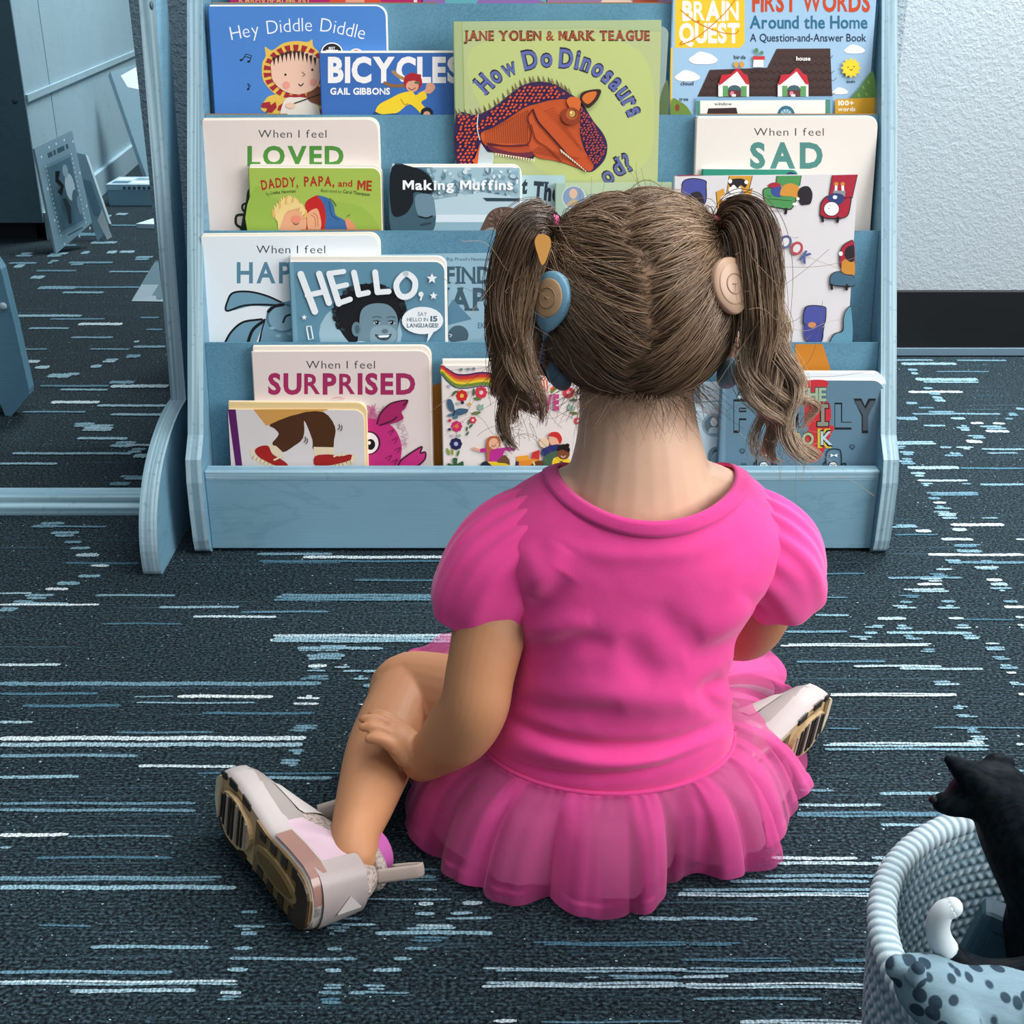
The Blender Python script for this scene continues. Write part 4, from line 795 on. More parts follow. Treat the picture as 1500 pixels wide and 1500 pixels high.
A.blob([(360, 592), (390, 570), (430, 570), (450, 610), (500, 640), (528, 664), (524, 684), (440, 660), (380, 625)], '#9e1f1c', 3); A.line([(345, 590), (352, 620), (400, 650), (470, 682), (528, 688)], 20, '#e0cfae', True)
for i in range(9): A.line([(356 + i * 19, 618 + i * 8.4), (346 + i * 20, 636 + i * 7.2)], 3, '#8a6a4a')
A.blob([(668, 622), (740, 612), (800, 622), (850, 612), (866, 636), (840, 656), (680, 674)], '#9e1f1c', 3); A.line([(680, 684), (760, 676), (850, 652), (866, 624)], 20, '#e0cfae', True)
for i in range(9): A.line([(694 + i * 19, 668 - i * 2.0 - (i > 6) * 8), (700 + i * 19, 694 - i * 3.4 - (i > 6) * 8)], 3, '#8a6a4a')
for x, y in ((460, 640), (480, 630), (766, 622), (790, 618), (812, 616)): A.line([(x, y), (x + 22, y - 10)], 9, '#e0cfae')
for x, y in ((612, 520), (622, 528), (786, 456), (798, 462)): A.line([(x, y + 30), (x + 8, y + 18), (x + 6, y)], 4, '#2a2f3a', True)
A.text('I', 372, 720, 38, 12, '#3a1c4a', .05); A.text('as', 850, 716, 36, 60, '#3a1c4a', .05)
b.done()
b = Book('white floral board book with rainbow and children, left behind the girl neck', 0, .0222, .013, (236, 228), (1440, 222), FG, '#e5ddd8', .012, rise=0.0062, page='#f0eadf')
A = b.art
for off, c in ((0, '#3a1f4d'), (11, '#b8304a'), (24, '#d23a2c'), (40, '#e08a2a'), (56, '#e8c832'), (74, '#6f8a32'), (92, '#2f4a6a')):
    A.line([(236, 236 + off * .6), (280, 262 + off * .9), (340, 296 + off), (420, 300 + off), (520, 285 + off), (600, 292 + off), (640, 320 + off)], 22 if off < 90 else 8, c, True)
for off, c in ((0, '#d9602c'), (22, '#6f8a32')): A.line([(1040, 400 + off), (1075, 370 + off), (1110, 355 + off)], 18, c, True)
A.poly([(236, 226), (262, 226), (236, 250)], '#d23a2c')
for x, y, r, c, m in ((383, 448, 42, '#c92a2c', '#e8b84a'), (524, 424, 44, '#d23a4a', '#f0c4c8'), (345, 672, 40, '#c92a68', '#e07a2a'), (340, 800, 44, '#23264f', '#a9b0cf'), (464, 626, 26, '#d23a4a', '#f0d4d4'), (1164, 424, 42, '#c9404a', '#e8a4a8'), (1230, 632, 26, '#d23a4a', '#f0d4d4')): A.flower(x, y, r, c, m, 8 if r > 35 else 6)
for x, y, r, a, c in ((325, 430, 26, 2.2, '#3f6a3a'), (340, 420, 20, 2.5, '#3f6a3a'), (470, 420, 30, 1.6, '#3f6a3a'), (496, 470, 30, .2, '#5a7a3a'), (434, 640, 22, 1.7, '#3f6a3a'), (450, 668, 22, 2.3, '#3f6a3a'), (420, 690, 20, 1.6, '#3f6a3a'), (424, 724, 20, 2.2, '#3f6a3a'), (488, 574, 36, -.15, '#5a7a3a'), (284, 856, 30, 1.2, '#8a9a3a'), (314, 858, 26, 1.4, '#8a9a3a'), (356, 868, 26, 1.9, '#5a7a3a'), (1200, 478, 28, -.1, '#3f6a3a'), (1206, 574, 32, .15, '#5a7a3a'), (1262, 655, 24, 1.4, '#3f6a3a'), (1246, 686, 24, 1.0, '#3f6a3a'), (1276, 704, 20, 1.4, '#3f6a3a')): A.leaf(x, y, r, a, c)
A.line([(345, 710), (346, 750)], 4, '#8a8a6a'); A.blob([(500, 520), (512, 505), (524, 520), (540, 506), (538, 548), (505, 548)], '#8ab0a0'); A.blob([(1160, 520), (1172, 508), (1184, 522), (1200, 510), (1196, 552), (1162, 552)], '#8ab0a0')
A.blob([(325, 565), (285, 540), (275, 480), (305, 475), (328, 530)], '#3d5f78'); A.blob([(330, 565), (360, 540), (425, 545), (420, 570), (370, 590), (335, 585)], '#3d5f78'); A.blob([(325, 575), (290, 580), (278, 596), (300, 600)], '#4f7389'); A.blob([(330, 580), (320, 612), (345, 615), (355, 598)], '#4f7389'); A.line([(318, 592), (332, 556)], 8, '#1c2430')
for x, y, c in ((290, 376, '#b0acc8'), (440, 420, '#c8b8d0'), (357, 502, '#a9b8a8'), (388, 497, '#23264f'), (440, 508, '#d9b03a'), (295, 628, '#c92a4a'), (294, 694, '#23264f'), (316, 738, '#c8b8d0'), (378, 255, '#6a8a8a'), (430, 252, '#7a9aa0'), (470, 250, '#8a8a9a'), (365, 738, '#9ab0a0'), (390, 640, '#c88'), (1250, 520, '#d9b03a')): A.ell(x, y, 12 if c != '#c88' else 5, 12 if c != '#c88' else 5, '#cc8888' if c == '#c88' else c, n=12)
A.blob([(285, 990), (282, 940), (320, 950), (318, 905), (350, 905), (350, 945), (392, 925), (385, 990)], '#2f5a34')
for i in range(6): A.poly([(950 + 12 * i, 330 + 2 * i), (990 + 8 * i, 300), (1000 + 9 * i, 330), (975 + 8 * i, 420)], '#d9602c' if i % 2 == 0 else '#e5ddd8')
A.text('LOVE', 850, 545, 102, 245, '#c24a84', .06, gap=.16)
A.poly([(560, 830), (700, 830), (670, 930), (565, 930)], '#b82d88'); A.line([(470, 832), (520, 846), (560, 846)], 20, '#e0a58a', True); A.line([(530, 846), (580, 842)], 30, '#b82d88'); A.line([(660, 842), (720, 834), (760, 838)], 24, '#b82d88', True); A.blob([(570, 930), (562, 790), (590, 745), (650, 745), (668, 800), (640, 830), (590, 850), (585, 900)], '#b5643a', 4); A.ell(618, 796, 38, 40, '#e8b090'); A.line([(602, 808), (618, 820), (634, 806)], 4, '#7a3a2a', True)
A.blob([(515, 985), (540, 930), (600, 935), (630, 990)], '#20263f'); A.ell(560, 970, 40, 32, '#20263f'); A.poly([(568, 926), (680, 930), (760, 940), (760, 992), (640, 992)], '#e6c22a'); A.blob([(640, 930), (690, 880), (720, 900), (735, 950), (700, 940)], '#6a4630')
A.poly([(770, 920), (950, 905), (960, 990), (780, 992)], '#e08a2a'); A.poly([(790, 960), (960, 950), (960, 992), (790, 992)], '#c9401f'); A.rect(735, 900, 775, 992, '#ddd5d0'); A.poly([(775, 925), (800, 925), (800, 992), (770, 992)], '#3a2f5a'); A.poly([(780, 890), (790, 925), (880, 915), (870, 880)], '#e89a2f')
A.blob([(880, 992), (900, 940), (950, 920), (1000, 935), (1010, 992)], '#6a3a20'); A.line([(905, 930), (915, 950)], 12, '#e8d28a'); A.line([(1000, 935), (990, 955)], 12, '#e8d28a')
A.ell(985, 790, 36, 36, '#e8c9a8'); A.ell(1065, 765, 46, 48, '#e8b090'); A.blob([(1015, 740), (1040, 712), (1090, 715), (1116, 760), (1100, 800), (1080, 760), (1050, 745)], '#c9302c'); A.blob([(960, 860), (1000, 820), (1090, 800), (1110, 830), (1060, 870), (990, 890)], '#2a2f6a'); A.blob([(980, 990), (990, 890), (1060, 850), (1110, 860), (1050, 990)], '#3f5f4a'); A.poly([(900, 860), (950, 840), (950, 910), (890, 900)], '#c9302c')
A.blob([(1055, 990), (1050, 910), (1100, 890), (1160, 900), (1180, 985)], '#e6c22a'); A.ell(1126, 870, 46, 42, '#7a4428'); A.blob([(1080, 850), (1090, 810), (1140, 800), (1172, 830), (1165, 860), (1120, 840)], '#1c1618'); A.ell(1155, 808, 16, 14, '#1c1618'); A.line([(1108, 884), (1124, 896), (1142, 884)], 5, '#e8d0c0', True); A.flower(1112, 934, 14, '#6a5a2a', '#6a5a2a', 5)
b.done()
b = Book('grey-blue board book with outlined letters, right end of the bottom row', 0, .0222, .013, (338, 244), (1352, 246), FI, '#5d7f93', .014, rise=0.0092, page='#e4eef2')
A = b.art
def outl(st, x, y, cap, w, c0, c1, ang=0): A.text(st, x, y, cap, w, c0, .075, ang=ang, gap=.02); A.text(st, x + cap * .02, y - cap * .03, cap * .95, w * .98, c1, .035, ang=ang, gap=.07)
A.poly([(338, 246), (360, 246), (352, 830), (328, 830)], '#6b8ea0')
A.blob([(860, 250), (990, 246), (980, 300), (880, 320)], '#c23038'); A.blob([(840, 380), (1000, 380), (1000, 530), (860, 530)], '#c23038'); A.blob([(880, 540), (1030, 530), (1010, 600), (940, 740), (860, 740)], '#c23038')
outl('THE', 800, 375, 82, 190, '#3a4a44', '#9ab59a')
for ch, x, w in (('F', 405, 80), ('A', 540, 110), ('M', 690, 160), ('L', 1040, 105)): outl(ch, x, 538 if ch != 'F' else 556, 140 if ch != 'F' else 175, w, '#15191d', '#5d7f93')
for x0, y0, x1, y1, c in ((925, 388, 1005, 424, '#15191d'), (925, 500, 1005, 538, '#15191d'), (948, 388, 982, 538, '#15191d'), (931, 394, 999, 418, '#8a8a7a'), (931, 506, 999, 532, '#8a8a7a'), (954, 394, 976, 532, '#8a8a7a')): A.rect(x0, y0, x1, y1, c)
outl('Y', 1160, 556, 180, 140, '#15191d', '#45525c')
outl('BO', 780, 650, 76, 130, '#3a4a44', '#a9b58a'); A.text('K', 932, 658, 100, 92, '#c9b83a', .08); A.text('K', 948, 652, 90, 80, '#15191d', .06); A.text('K', 952, 648, 82, 74, '#b5cbd2', .02)
def heart(x, y, r): A.line([(x, y + r), (x - r, y - r * .2), (x - r * .5, y - r), (x, y - r * .3), (x + r * .6, y - r), (x + r, y - r * .1), (x, y + r)], 4, '#15191d')
for x, y in ((460, 688), (550, 648), (468, 780), (1150, 662), (1198, 798)): heart(x, y, 16)
A.line([(430, 345), (450, 310), (490, 320), (520, 350), (480, 370), (430, 345)], 5, '#15191d', True); A.ell(440, 350, 12, 10, '#b5cbd2')
for x in (600, 1035):
    A.line([(x - 48, 840), (x - 50, 720), (x - 30, 680), (x + 20, 676), (x + 44, 700), (x + 48, 840)], 6, '#15191d', True); A.poly([(x - 22, 704), (x - 2, 714), (x + 20, 704), (x + 20, 726), (x - 2, 716), (x - 22, 726)], '#e4eef2'); A.ell(x - 6, 778, 30, 26, '#15191d'); A.ell(x - 6, 778, 25, 21, '#dce8ee'); A.line([(x - 26, 770), (x - 6, 776), (x + 14, 768)], 4, '#15191d'); A.line([(x - 16, 788), (x - 6, 793), (x + 6, 786)], 4, '#15191d', True); A.line([(x - 60, 800), (x - 66, 770), (x - 50, 750)], 6, '#15191d', True); A.line([(x + 50, 800), (x + 72, 790), (x + 70, 765), (x + 50, 770)], 8, '#15191d', True)
b.done()
b = Book('light blue book with round portrait seals, squeezed behind the girl neck on the right', 0, .010, .009, (160, 398), (480, 390), FI, '#b2cad6')
A = b.art; A.line([(170, 384), (340, 372)], 6, '#5a7482'); A.ell(280, 526, 74, 74, '#7d9cab'); A.ell(280, 526, 58, 58, '#54717f'); A.ell(282, 505, 22, 28, '#c9d8df'); A.blob([(250, 575), (262, 542), (305, 542), (318, 575)], '#a9bfc9'); A.ell(300, 720, 58, 60, '#6d8b99'); A.ell(300, 716, 30, 38, '#3a4d58'); A.blob([(262, 770), (280, 700), (330, 700), (350, 770)], '#88a5b2'); b.done()
b = Book('cream paperback showing a thin pale strip just above the light blue seal book', 0, .0005, .004, (200, 255), (470, 250), FI, '#bcd3de'); b.done()
# ------------------------------------------------------------------ the seated child
def skin_mat():
    t = NT('skin'); v = t.coord((1, 1, 1))
    n = t.noise(v, 60, 4, 0.6); n2 = t.noise(v, 11, 2)
    at = t.n('ShaderNodeAttribute', attribute_name='tan'); c0 = t.mix(at.outputs['Fac'], '#dcb69c', '#b98560')  # second tone puts the shade on arms and legs into the skin colour
    c = t.mix(t.ramp(n, [(0.3, 0.0), (0.75, 0.4)]), c0, t.mix(0.3, c0, '#b06a48')); c = t.mix(t.ramp(n2, [(0.4, 0.0), (0.75, 0.4)]), c, t.mix(0.3, c0, '#c0704e'))
    t.set('Base Color', c); t.set('Roughness', 0.5); t.set('Specular IOR Level', 0.3)
    t.b.inputs['Subsurface Weight'].default_value = 0.12; t.b.inputs['Subsurface Radius'].default_value = (0.01, 0.004, 0.002); t.b.inputs['Subsurface Scale'].default_value = 0.6
    t.bump(t.noise(v, 420, 2), 0.06, 0.0006); return t.m
SKIN = skin_mat()
def cloth_mat(name, col, dark, weave=1500, amt=0.25):
    t = NT(name); v = t.coord((1, 1, 1)); n = t.noise(v, weave, 2, 0.6); n2 = t.noise(v, 30, 3)
    t.set('Base Color', t.mix(t.ramp(n2, [(0.35, 0.0), (0.75, 0.6)]), col, dark)); t.set('Roughness', 0.85); t.set('Specular IOR Level', 0.12)
    t.b.inputs['Sheen Weight'].default_value = 0.25; t.bump(n, amt, 0.0005); return t.m
PINK = cloth_mat('pink_jersey', '#f24c9c', '#e94493'); PINKR = cloth_mat('pink_rib', '#e54795', '#d63d8b')
V = Vector
KID = empty('person', (0.085, 0.87, 0), 'small child in a bright pink dress sitting on the carpet with her back turned, brown pigtails, facing the bookshelf', 'person')
HC = V((0.0905, 0.903, 0.4325)); HR = (0.0665, 0.083, 0.0735)

def body():
    mb = MB()
    def T(path, rad, n=8, k=26):
        q = spline([tuple(p) + tuple(r if hasattr(r, '__len__') else (r, r)) for p, r in zip(path, rad)], n)
        P = [V(x[:3]) for x in q]; r = [(x[3], x[4]) for x in q]
        e = P[-1] - P[0]; mb.tube(P, r, SKIN, k, up=(0, 0, 1) if abs(e.x) > .8 * e.length else (1, 0, 0)); mb.ball(P[0], min(r[0]), SKIN, 12, 8); mb.ball(P[-1], min(r[-1]), SKIN, 12, 8)
    mb.ball(HC, HR, SKIN, 32, 20)
    mb.ball(HC + V((0, 0.032, -0.022)), (0.056, 0.058, 0.060), SKIN, 24, 16)
    mb.ball(HC + V((0, 0.058, -0.062)), (0.026, 0.026, 0.02), SKIN, 16, 10)      # chin
    for sx in (-1, 1):
        mb.ball(HC + V((sx * 0.036, 0.062, -0.035)), (0.022, 0.02, 0.022), SKIN, 14, 10)   # cheeks
        R = Matrix.Rotation(sx * 0.5, 3, 'Z'); mb.ball(HC + V((sx * 0.067, 0.000, -0.030)), (0.006, 0.015, 0.022), SKIN, 14, 10, R)   # ears
        mb.ball(HC + V((sx * 0.066, -0.002, -0.047)), (0.006, 0.008, 0.008), SKIN, 10, 8)
    mb.ball(HC + V((0, 0.092, -0.022)), (0.008, 0.010, 0.008), SKIN, 12, 8); mb.ball(HC + V((0, 0.086, -0.050)), (0.016, 0.006, 0.004), SKIN, 12, 8); mb.ball(HC + V((0, 0.085, -0.056)), (0.013, 0.006, 0.004), SKIN, 12, 8)
    T([(0.094, 0.862, 0.285), (0.0935, 0.868, 0.325), (0.092, 0.880, 0.36), (0.0905, 0.892, 0.40)], [(0.066, 0.050), (0.0500, 0.044), (0.0425, 0.041), (0.043, 0.042)])
    T([(0.079, 0.872, 0.062), (0.081, 0.866, 0.12), (0.086, 0.862, 0.18), (0.092, 0.862, 0.235), (0.0945, 0.866, 0.275)], [(0.088, 0.066), (0.080, 0.062), (0.076, 0.058), (0.084, 0.058), (0.074, 0.046)])
    T([(0.005, 0.866, 0.262), (0.05, 0.864, 0.286), (0.095, 0.862, 0.292), (0.14, 0.866, 0.288), (0.184, 0.872, 0.266)], [0.030, 0.034, 0.040, 0.034, 0.030])
    LA = [(0.004, 0.865, 0.262), (-0.0125, 0.845, 0.212), (-0.0235, 0.824, 0.170), (-0.0290, 0.816, 0.143), (-0.042, 0.824, 0.115), (-0.060, 0.836, 0.089), (-0.0715, 0.842, 0.0765)]
    T(LA, [0.032, 0.0295, 0.0265, 0.0265, 0.0265, 0.0205, 0.018])
    T([(0.186, 0.872, 0.262), (0.201, 0.894, 0.202), (0.197, 0.930, 0.144), (0.172, 0.975, 0.125), (0.140, 1.000, 0.115)], [0.032, 0.027, 0.0245, 0.0225, 0.018])
    # hands: palm, four fingers of different lengths and a thumb leaving the side of the palm
    def hand(w, f, p, side, a0=.30, bends=(.55, .75, .6)):
        w, f, p = V(w), V(f).normalized(), V(p); p = (p - f * p.dot(f)).normalized(); s = f.cross(p) * side
        R = Matrix((f, s, p)).transposed()
        mb.ball(w + f * 0.019, (0.022, 0.020, 0.0115), SKIN, 18, 12, R); mb.ball(w + f * 0.006 + s * 0.010 + p * 0.003, (0.014, 0.010, 0.010), SKIN, 12, 8, R)
        for i, (ln, off) in enumerate(((0.85, 0.0155), (1.0, 0.0055), (0.95, -0.0045), (0.76, -0.0140))):
            q = w + f * (0.030 - abs(off) * 0.12) + s * off; path = [q - f * 0.012, q]; a = a0
            for seg, bend in zip((0.0130, 0.0105, 0.0088), bends):
                d = f * math.cos(a) + p * math.sin(a); q = q + d * seg * ln; path.append(q); a += bend
            T(path, [0.0050, 0.0054, 0.0050, 0.0046, 0.0036], 4, 8)
        q = w + f * 0.008 + s * 0.014; d1 = (f * 0.75 + s * 0.50 + p * 0.30).normalized(); d2 = (f * 0.9 + s * 0.15 + p * 0.5).normalized()
        T([q - s * 0.008, q + d1 * 0.010, q + d1 * 0.016 + d2 * 0.007, q + d1 * 0.017 + d2 * 0.017], [0.0075, 0.0068, 0.006, 0.0045], 4, 8)
    hand((-0.0725, 0.8425, 0.0745), (-.61, -.02, .74), (-.77, .1, -.63), -1, .10, (.36, .46, .42))
    hand((0.138, 1.003, 0.114), (-0.72, 0.60, -0.2), (0, 0.3, -1), -1)
    # legs folded to the sides, feet in the shoes
    T([(0.045, 0.880, 0.054), (-0.02, 0.925, 0.062), (-0.085, 0.962, 0.064), (-0.096, 0.955, 0.062)], [0.050, 0.047, 0.037, 0.033])
    T([(-0.090, 0.962, 0.064), (-0.099, 0.922, 0.064), (-0.108, 0.876, 0.060), (-0.116, 0.828, 0.050), (-0.121, 0.792, 0.044), (-0.121, 0.772, 0.038)], [0.033, 0.0315, 0.0300, 0.0245, 0.0195, 0.019])
    T([(0.120, 0.885, 0.052), (0.150, 0.98, 0.056), (0.172, 1.085, 0.056)], [0.049, 0.044, 0.036])
    T([(0.172, 1.092, 0.062), (0.166, 1.03, 0.058), (0.150, 0.965, 0.046), (0.142, 0.945, 0.04)], [0.034, 0.029, 0.021, 0.019])
    me = bpy.data.meshes.new('body_parts'); me.from_pydata([tuple(p) for p in mb.v], [], mb.f); me.update()
    o = bpy.data.objects.new('tmp', me); COL.objects.link(o)
    md = o.modifiers.new('r', 'REMESH'); md.mode = 'VOXEL'; md.voxel_size = 0.0019
    md = o.modifiers.new('s', 'SMOOTH'); md.factor = 0.5; md.iterations = 4
    dg = bpy.context.evaluated_depsgraph_get(); out = bpy.data.meshes.new_from_object(o.evaluated_get(dg)); bpy.data.objects.remove(o)
    out.name = 'body'; out.materials.clear(); out.materials.append(SKIN)
    out.polygons.foreach_set('use_smooth', [True] * len(out.polygons)); out.polygons.foreach_set('material_index', [0] * len(out.polygons))
    co_ = np.empty(len(out.vertices) * 3); out.vertices.foreach_get('co', co_); co_ = co_.reshape(-1, 3)
    dd = np.linalg.norm((co_ - np.array((0.093, 0.86, 0.31))) * np.array((1, 1, .8)), axis=1); at = out.attributes.new('tan', 'FLOAT', 'POINT'); at.data.foreach_set('value', np.clip((dd - .085) / .06, 0, 1))  # mask for the painted shade, growing with distance from the neck
    return link_mesh('body', out, KID)
body()
for sx in (-1, 1):
    mb = MB(); c = HC + V((sx * 0.026, 0.078, -0.006)); mb.ball(c, 0.0085, mat('#f2eeea', 0.2), 14, 10); mb.ball(c + V((0, 0.0055, 0)), (0.0042, 0.0036, 0.0042), mat('#4a3322', 0.2), 12, 8); mb.build('eye', KID)

# --- dress bodice: rings from the scooped neckline down to the waist seam
FC5 = (580, 640, 2.083)
FOLDS = [  # (points in the zoomed photograph, width in pixels of the photograph, depth m; negative = valley)
    ([(330, 850), (430, 905), (560, 940), (700, 950), (860, 930), (1040, 850)], 7, -.0052), ([(320, 905), (440, 955), (600, 985), (740, 985), (880, 955), (1030, 890)], 12, .0040), ([(300, 960), (440, 1020), (600, 1035), (780, 1010), (990, 925)], 6, -.0032),
    ([(370, 800), (480, 835), (600, 838), (690, 820)], 10, -.0030), ([(350, 745), (480, 775), (640, 785), (800, 800), (960, 790), (1040, 750)], 18, .0034), ([(380, 640), (460, 650), (560, 625), (660, 640)], 12, -.0036), ([(385, 590), (480, 585), (600, 560)], 14, .0026),
    ([(385, 540), (450, 500), (520, 420)], 13, -.0034), ([(400, 470), (470, 420), (520, 340)], 14, .0024), ([(1150, 500), (1090, 590), (1000, 650), (880, 680)], 15, -.0036), ([(1080, 500), (1020, 570), (920, 610)], 16, .0028), ([(1060, 700), (980, 760), (880, 800)], 12, -.0030), ([(1010, 740), (950, 790), (1010, 850)], 9, -.0034),
    ([(700, 600), (735, 680), (800, 740)], 16, -.0022), ([(790, 500), (850, 590), (930, 640)], 16, -.0020), ([(380, 330), (430, 420), (440, 520)], 16, .0020), ([(450, 300), (560, 345), (720, 365), (900, 350), (1040, 290)], 10, .0010)]
def fold_field(P):
    """depth of the modelled folds at points P (n,3)"""
    q = P - np.array(CAMP); z = q[:, 1] * C_ - q[:, 2] * S_
    px = 750 + F * q[:, 0] / z; py = 750 + F * (-q[:, 2] * C_ - q[:, 1] * S_) / z
    d = np.zeros(len(P))
    for pts, wd, amp in FOLDS:
        L = np.array(spline([(FC5[0] + x / FC5[2], FC5[1] + y / FC5[2]) for x, y in pts], 8))
        best = np.full(len(P), 1e9); arg = np.zeros(len(P)); nL = len(L) - 1
        for i in range(len(L) - 1):
            a, b = L[i], L[i + 1]; ab = b - a; t = np.clip(((px - a[0]) * ab[0] + (py - a[1]) * ab[1]) / (ab @ ab), 0, 1)
            e = (px - a[0] - t * ab[0]) ** 2 + (py - a[1] - t * ab[1]) ** 2; arg = np.where(e < best, (i + t) / nL, arg); best = np.minimum(best, e)
        d += amp * np.exp(-best / (2 * wd * wd)) * np.sin(np.pi * np.clip(arg, 0.0, 1.0)) ** .7
    return d
def bodice():
    #        cx,    cy,    rx,    back,  front, z side, z back, z front, squareness
    K = [(0.0995, 0.872, 0.0655, 0.0715, 0.052, 0.3150, 0.3045, 0.288, 2.0),
         (0.0975, 0.871, 0.0815, 0.0725, 0.055, 0.3080, 0.2910, 0.271, 2.0),
         (0.0950, 0.870, 0.1000, 0.0735, 0.060, 0.2930, 0.2740, 0.250, 2.1),
         (0.0945, 0.868, 0.1100, 0.0730, 0.062, 0.2760, 0.2560, 0.232, 2.3),
         (0.0940, 0.867, 0.1085, 0.0725, 0.062, 0.2520, 0.2350, 0.214, 2.5),
         (0.0925, 0.866, 0.0980, 0.0720, 0.062, 0.2220, 0.2080, 0.190, 2.5),
         (0.0900, 0.865, 0.0890, 0.0710, 0.062, 0.1880, 0.1760, 0.164, 2.4),
         (0.0850, 0.866, 0.0885, 0.0715, 0.064, 0.1530, 0.1450, 0.138, 2.3),
         (0.0805, 0.868, 0.0945, 0.0755, 0.068, 0.1220, 0.1170, 0.112, 2.2),
         (0.0780, 0.870, 0.1010, 0.0795, 0.074, 0.0990, 0.0960, 0.092, 2.1),
         (0.0770, 0.871, 0.1030, 0.0800, 0.078, 0.0840, 0.0815, 0.080, 2.0)]
    Q = spline(K, 13); nj = 200; P = []
    for row in Q:
        cx, cy, rx, bk, fr, zs, zb, zf, e = row
        th = np.linspace(0, 2 * np.pi, nj, endpoint=False); c, s = np.cos(th), np.sin(th)
        x = np.sign(c) * np.abs(c) ** (2 / e) * rx + cx; y = np.where(s < 0, bk, fr) * np.sign(s) * np.abs(s) ** (2 / e) + cy
        z = np.where(s < 0, zs + (zb - zs) * s * s, zs + (zf - zs) * s * s)
        P.append(np.stack([x, y, z], 1))
    P = np.array(P); ni = len(P)
    du = np.gradient(P, axis=0); dv = np.roll(P, -1, 1) - np.roll(P, 1, 1)
    N = np.cross(du, dv); N /= np.linalg.norm(N, axis=2, keepdims=True) + 1e-12
    cen = P.mean(1, keepdims=True); N *= np.sign((N * (P - cen)).sum(2, keepdims=True))
    d = fold_field(P.reshape(-1, 3)).reshape(ni, nj)
    for i in range(ni):
        for j in range(nj):
            p = P[i, j]; d[i, j] = 1.5 * d[i, j] + 0.0007 * noise.noise(V((p[0] * 16, p[1] * 16, p[2] * 24))) + 0.0003 * noise.noise(V(p * 80))
    fade = np.clip(np.arange(ni) / 14, 0, 1) * np.clip((ni - 1 - np.arange(ni)) / 8, 0, 1)
    back = 1 / (1 + np.exp((P[:, :, 1] - 0.868) * 260))
    P2 = P + N * (d * fade[:, None] * (0.25 + 0.75 * back))[:, :, None]
    mb = MB(); mb.grid([[V(p) for p in r] for r in P2], PINK, True, True); global DRESS; DRESS = mb.build('dress', KID)
    # ribbed neckband and waist seam
    ring = P[0]; mb = MB(); prof = [(0.0016, 0.0), (0.0030, -0.0040), (0.0030, -0.0085), (0.0012, -0.0120)]
    G = []
    inward = (ring - ring.mean(0)); inward[:, 2] = 0; inward /= np.linalg.norm(inward, axis=1, keepdims=True)
    dn = (P[6] - P[0]); dn /= np.linalg.norm(dn, axis=1, keepdims=True)
    for off, along in ((-0.001, 0.0015), (0.0010, -0.0006), (0.0018, 0.0030), (0.0019, 0.0085), (0.0014, 0.0118), (0.0000, 0.0122)):
        G.append([V(ring[j] + N[0, j] * off + dn[j] * along) for j in range(nj)])
    mb.grid(G, PINKR, True); mb.build('neckband', DRESS)
    mb = MB(); rr = P[-1]; pth = [V(rr[j] + N[-1, j] * 0.001) for j in range(nj)] + [V(rr[0]), V(rr[1])]; mb.tube(pth, 0.0019, PINKR, 6, False); mb.build('waist_seam', DRESS)
    # stitching row under the neckband
    return P[-1]
SEAM = bodice()
def sleeve(path, rad, gathers, ph):
    q = spline([tuple(p) + (r,) for p, r in zip(path, rad)], 12); k = len(q); nj = 120; G = []; prev = None
    for i, x in enumerate(q):
        t = V(q[min(i + 1, k - 1)][:3]) - V(q[max(i - 1, 0)][:3]); t.normalize()
        a = (V((0, 1, 0)) if prev is None else prev); a = (a - t * a.dot(t)).normalized(); prev = a; b = t.cross(a); u = i / (k - 1); row = []
        for j in range(nj):
            th = 2 * math.pi * j / nj
            g = gathers * (1 - u) ** 1.6 * math.sin(17 * th + ph + 1.2 * math.sin(3 * th)) * (u > 0.0) + 0.0013 * math.sin(7 * th + 3 * u + ph) * u
            g += 0.002 * noise.noise(V((math.cos(th) * 1.6, math.sin(th) * 1.6, u * 3 + ph)))
            r = x[3] + g; row.append(V(x[:3]) + a * r * math.cos(th) + b * r * math.sin(th))
        G.append(row)
    # hem turned in
    last = G[-1]; c = sum(last, V()) / nj
    G.append([c + (p - c) * 0.95 for p in last]); G.append([c + (p - c) * 0.90 + (V(q[-6][:3]) - c) * 0.6 for p in last])
    mb = MB(); mb.grid(G, PINK, True); mb.build('sleeve', DRESS)
sleeve([(0.040, 0.864, 0.266), (0.020, 0.862, 0.262), (-0.004, 0.860, 0.243), (-0.019, 0.858, 0.217), (-0.0265, 0.857, 0.196)], [0.032, 0.0415, 0.0455, 0.0425, 0.0375], 0.0026, 0.3)
sleeve([(0.150, 0.868, 0.268), (0.170, 0.868, 0.264), (0.194, 0.871, 0.246), (0.209, 0.878, 0.222), (0.2155, 0.886, 0.203)], [0.030, 0.0385, 0.0415, 0.0375, 0.0325], 0.0026, 1.1)

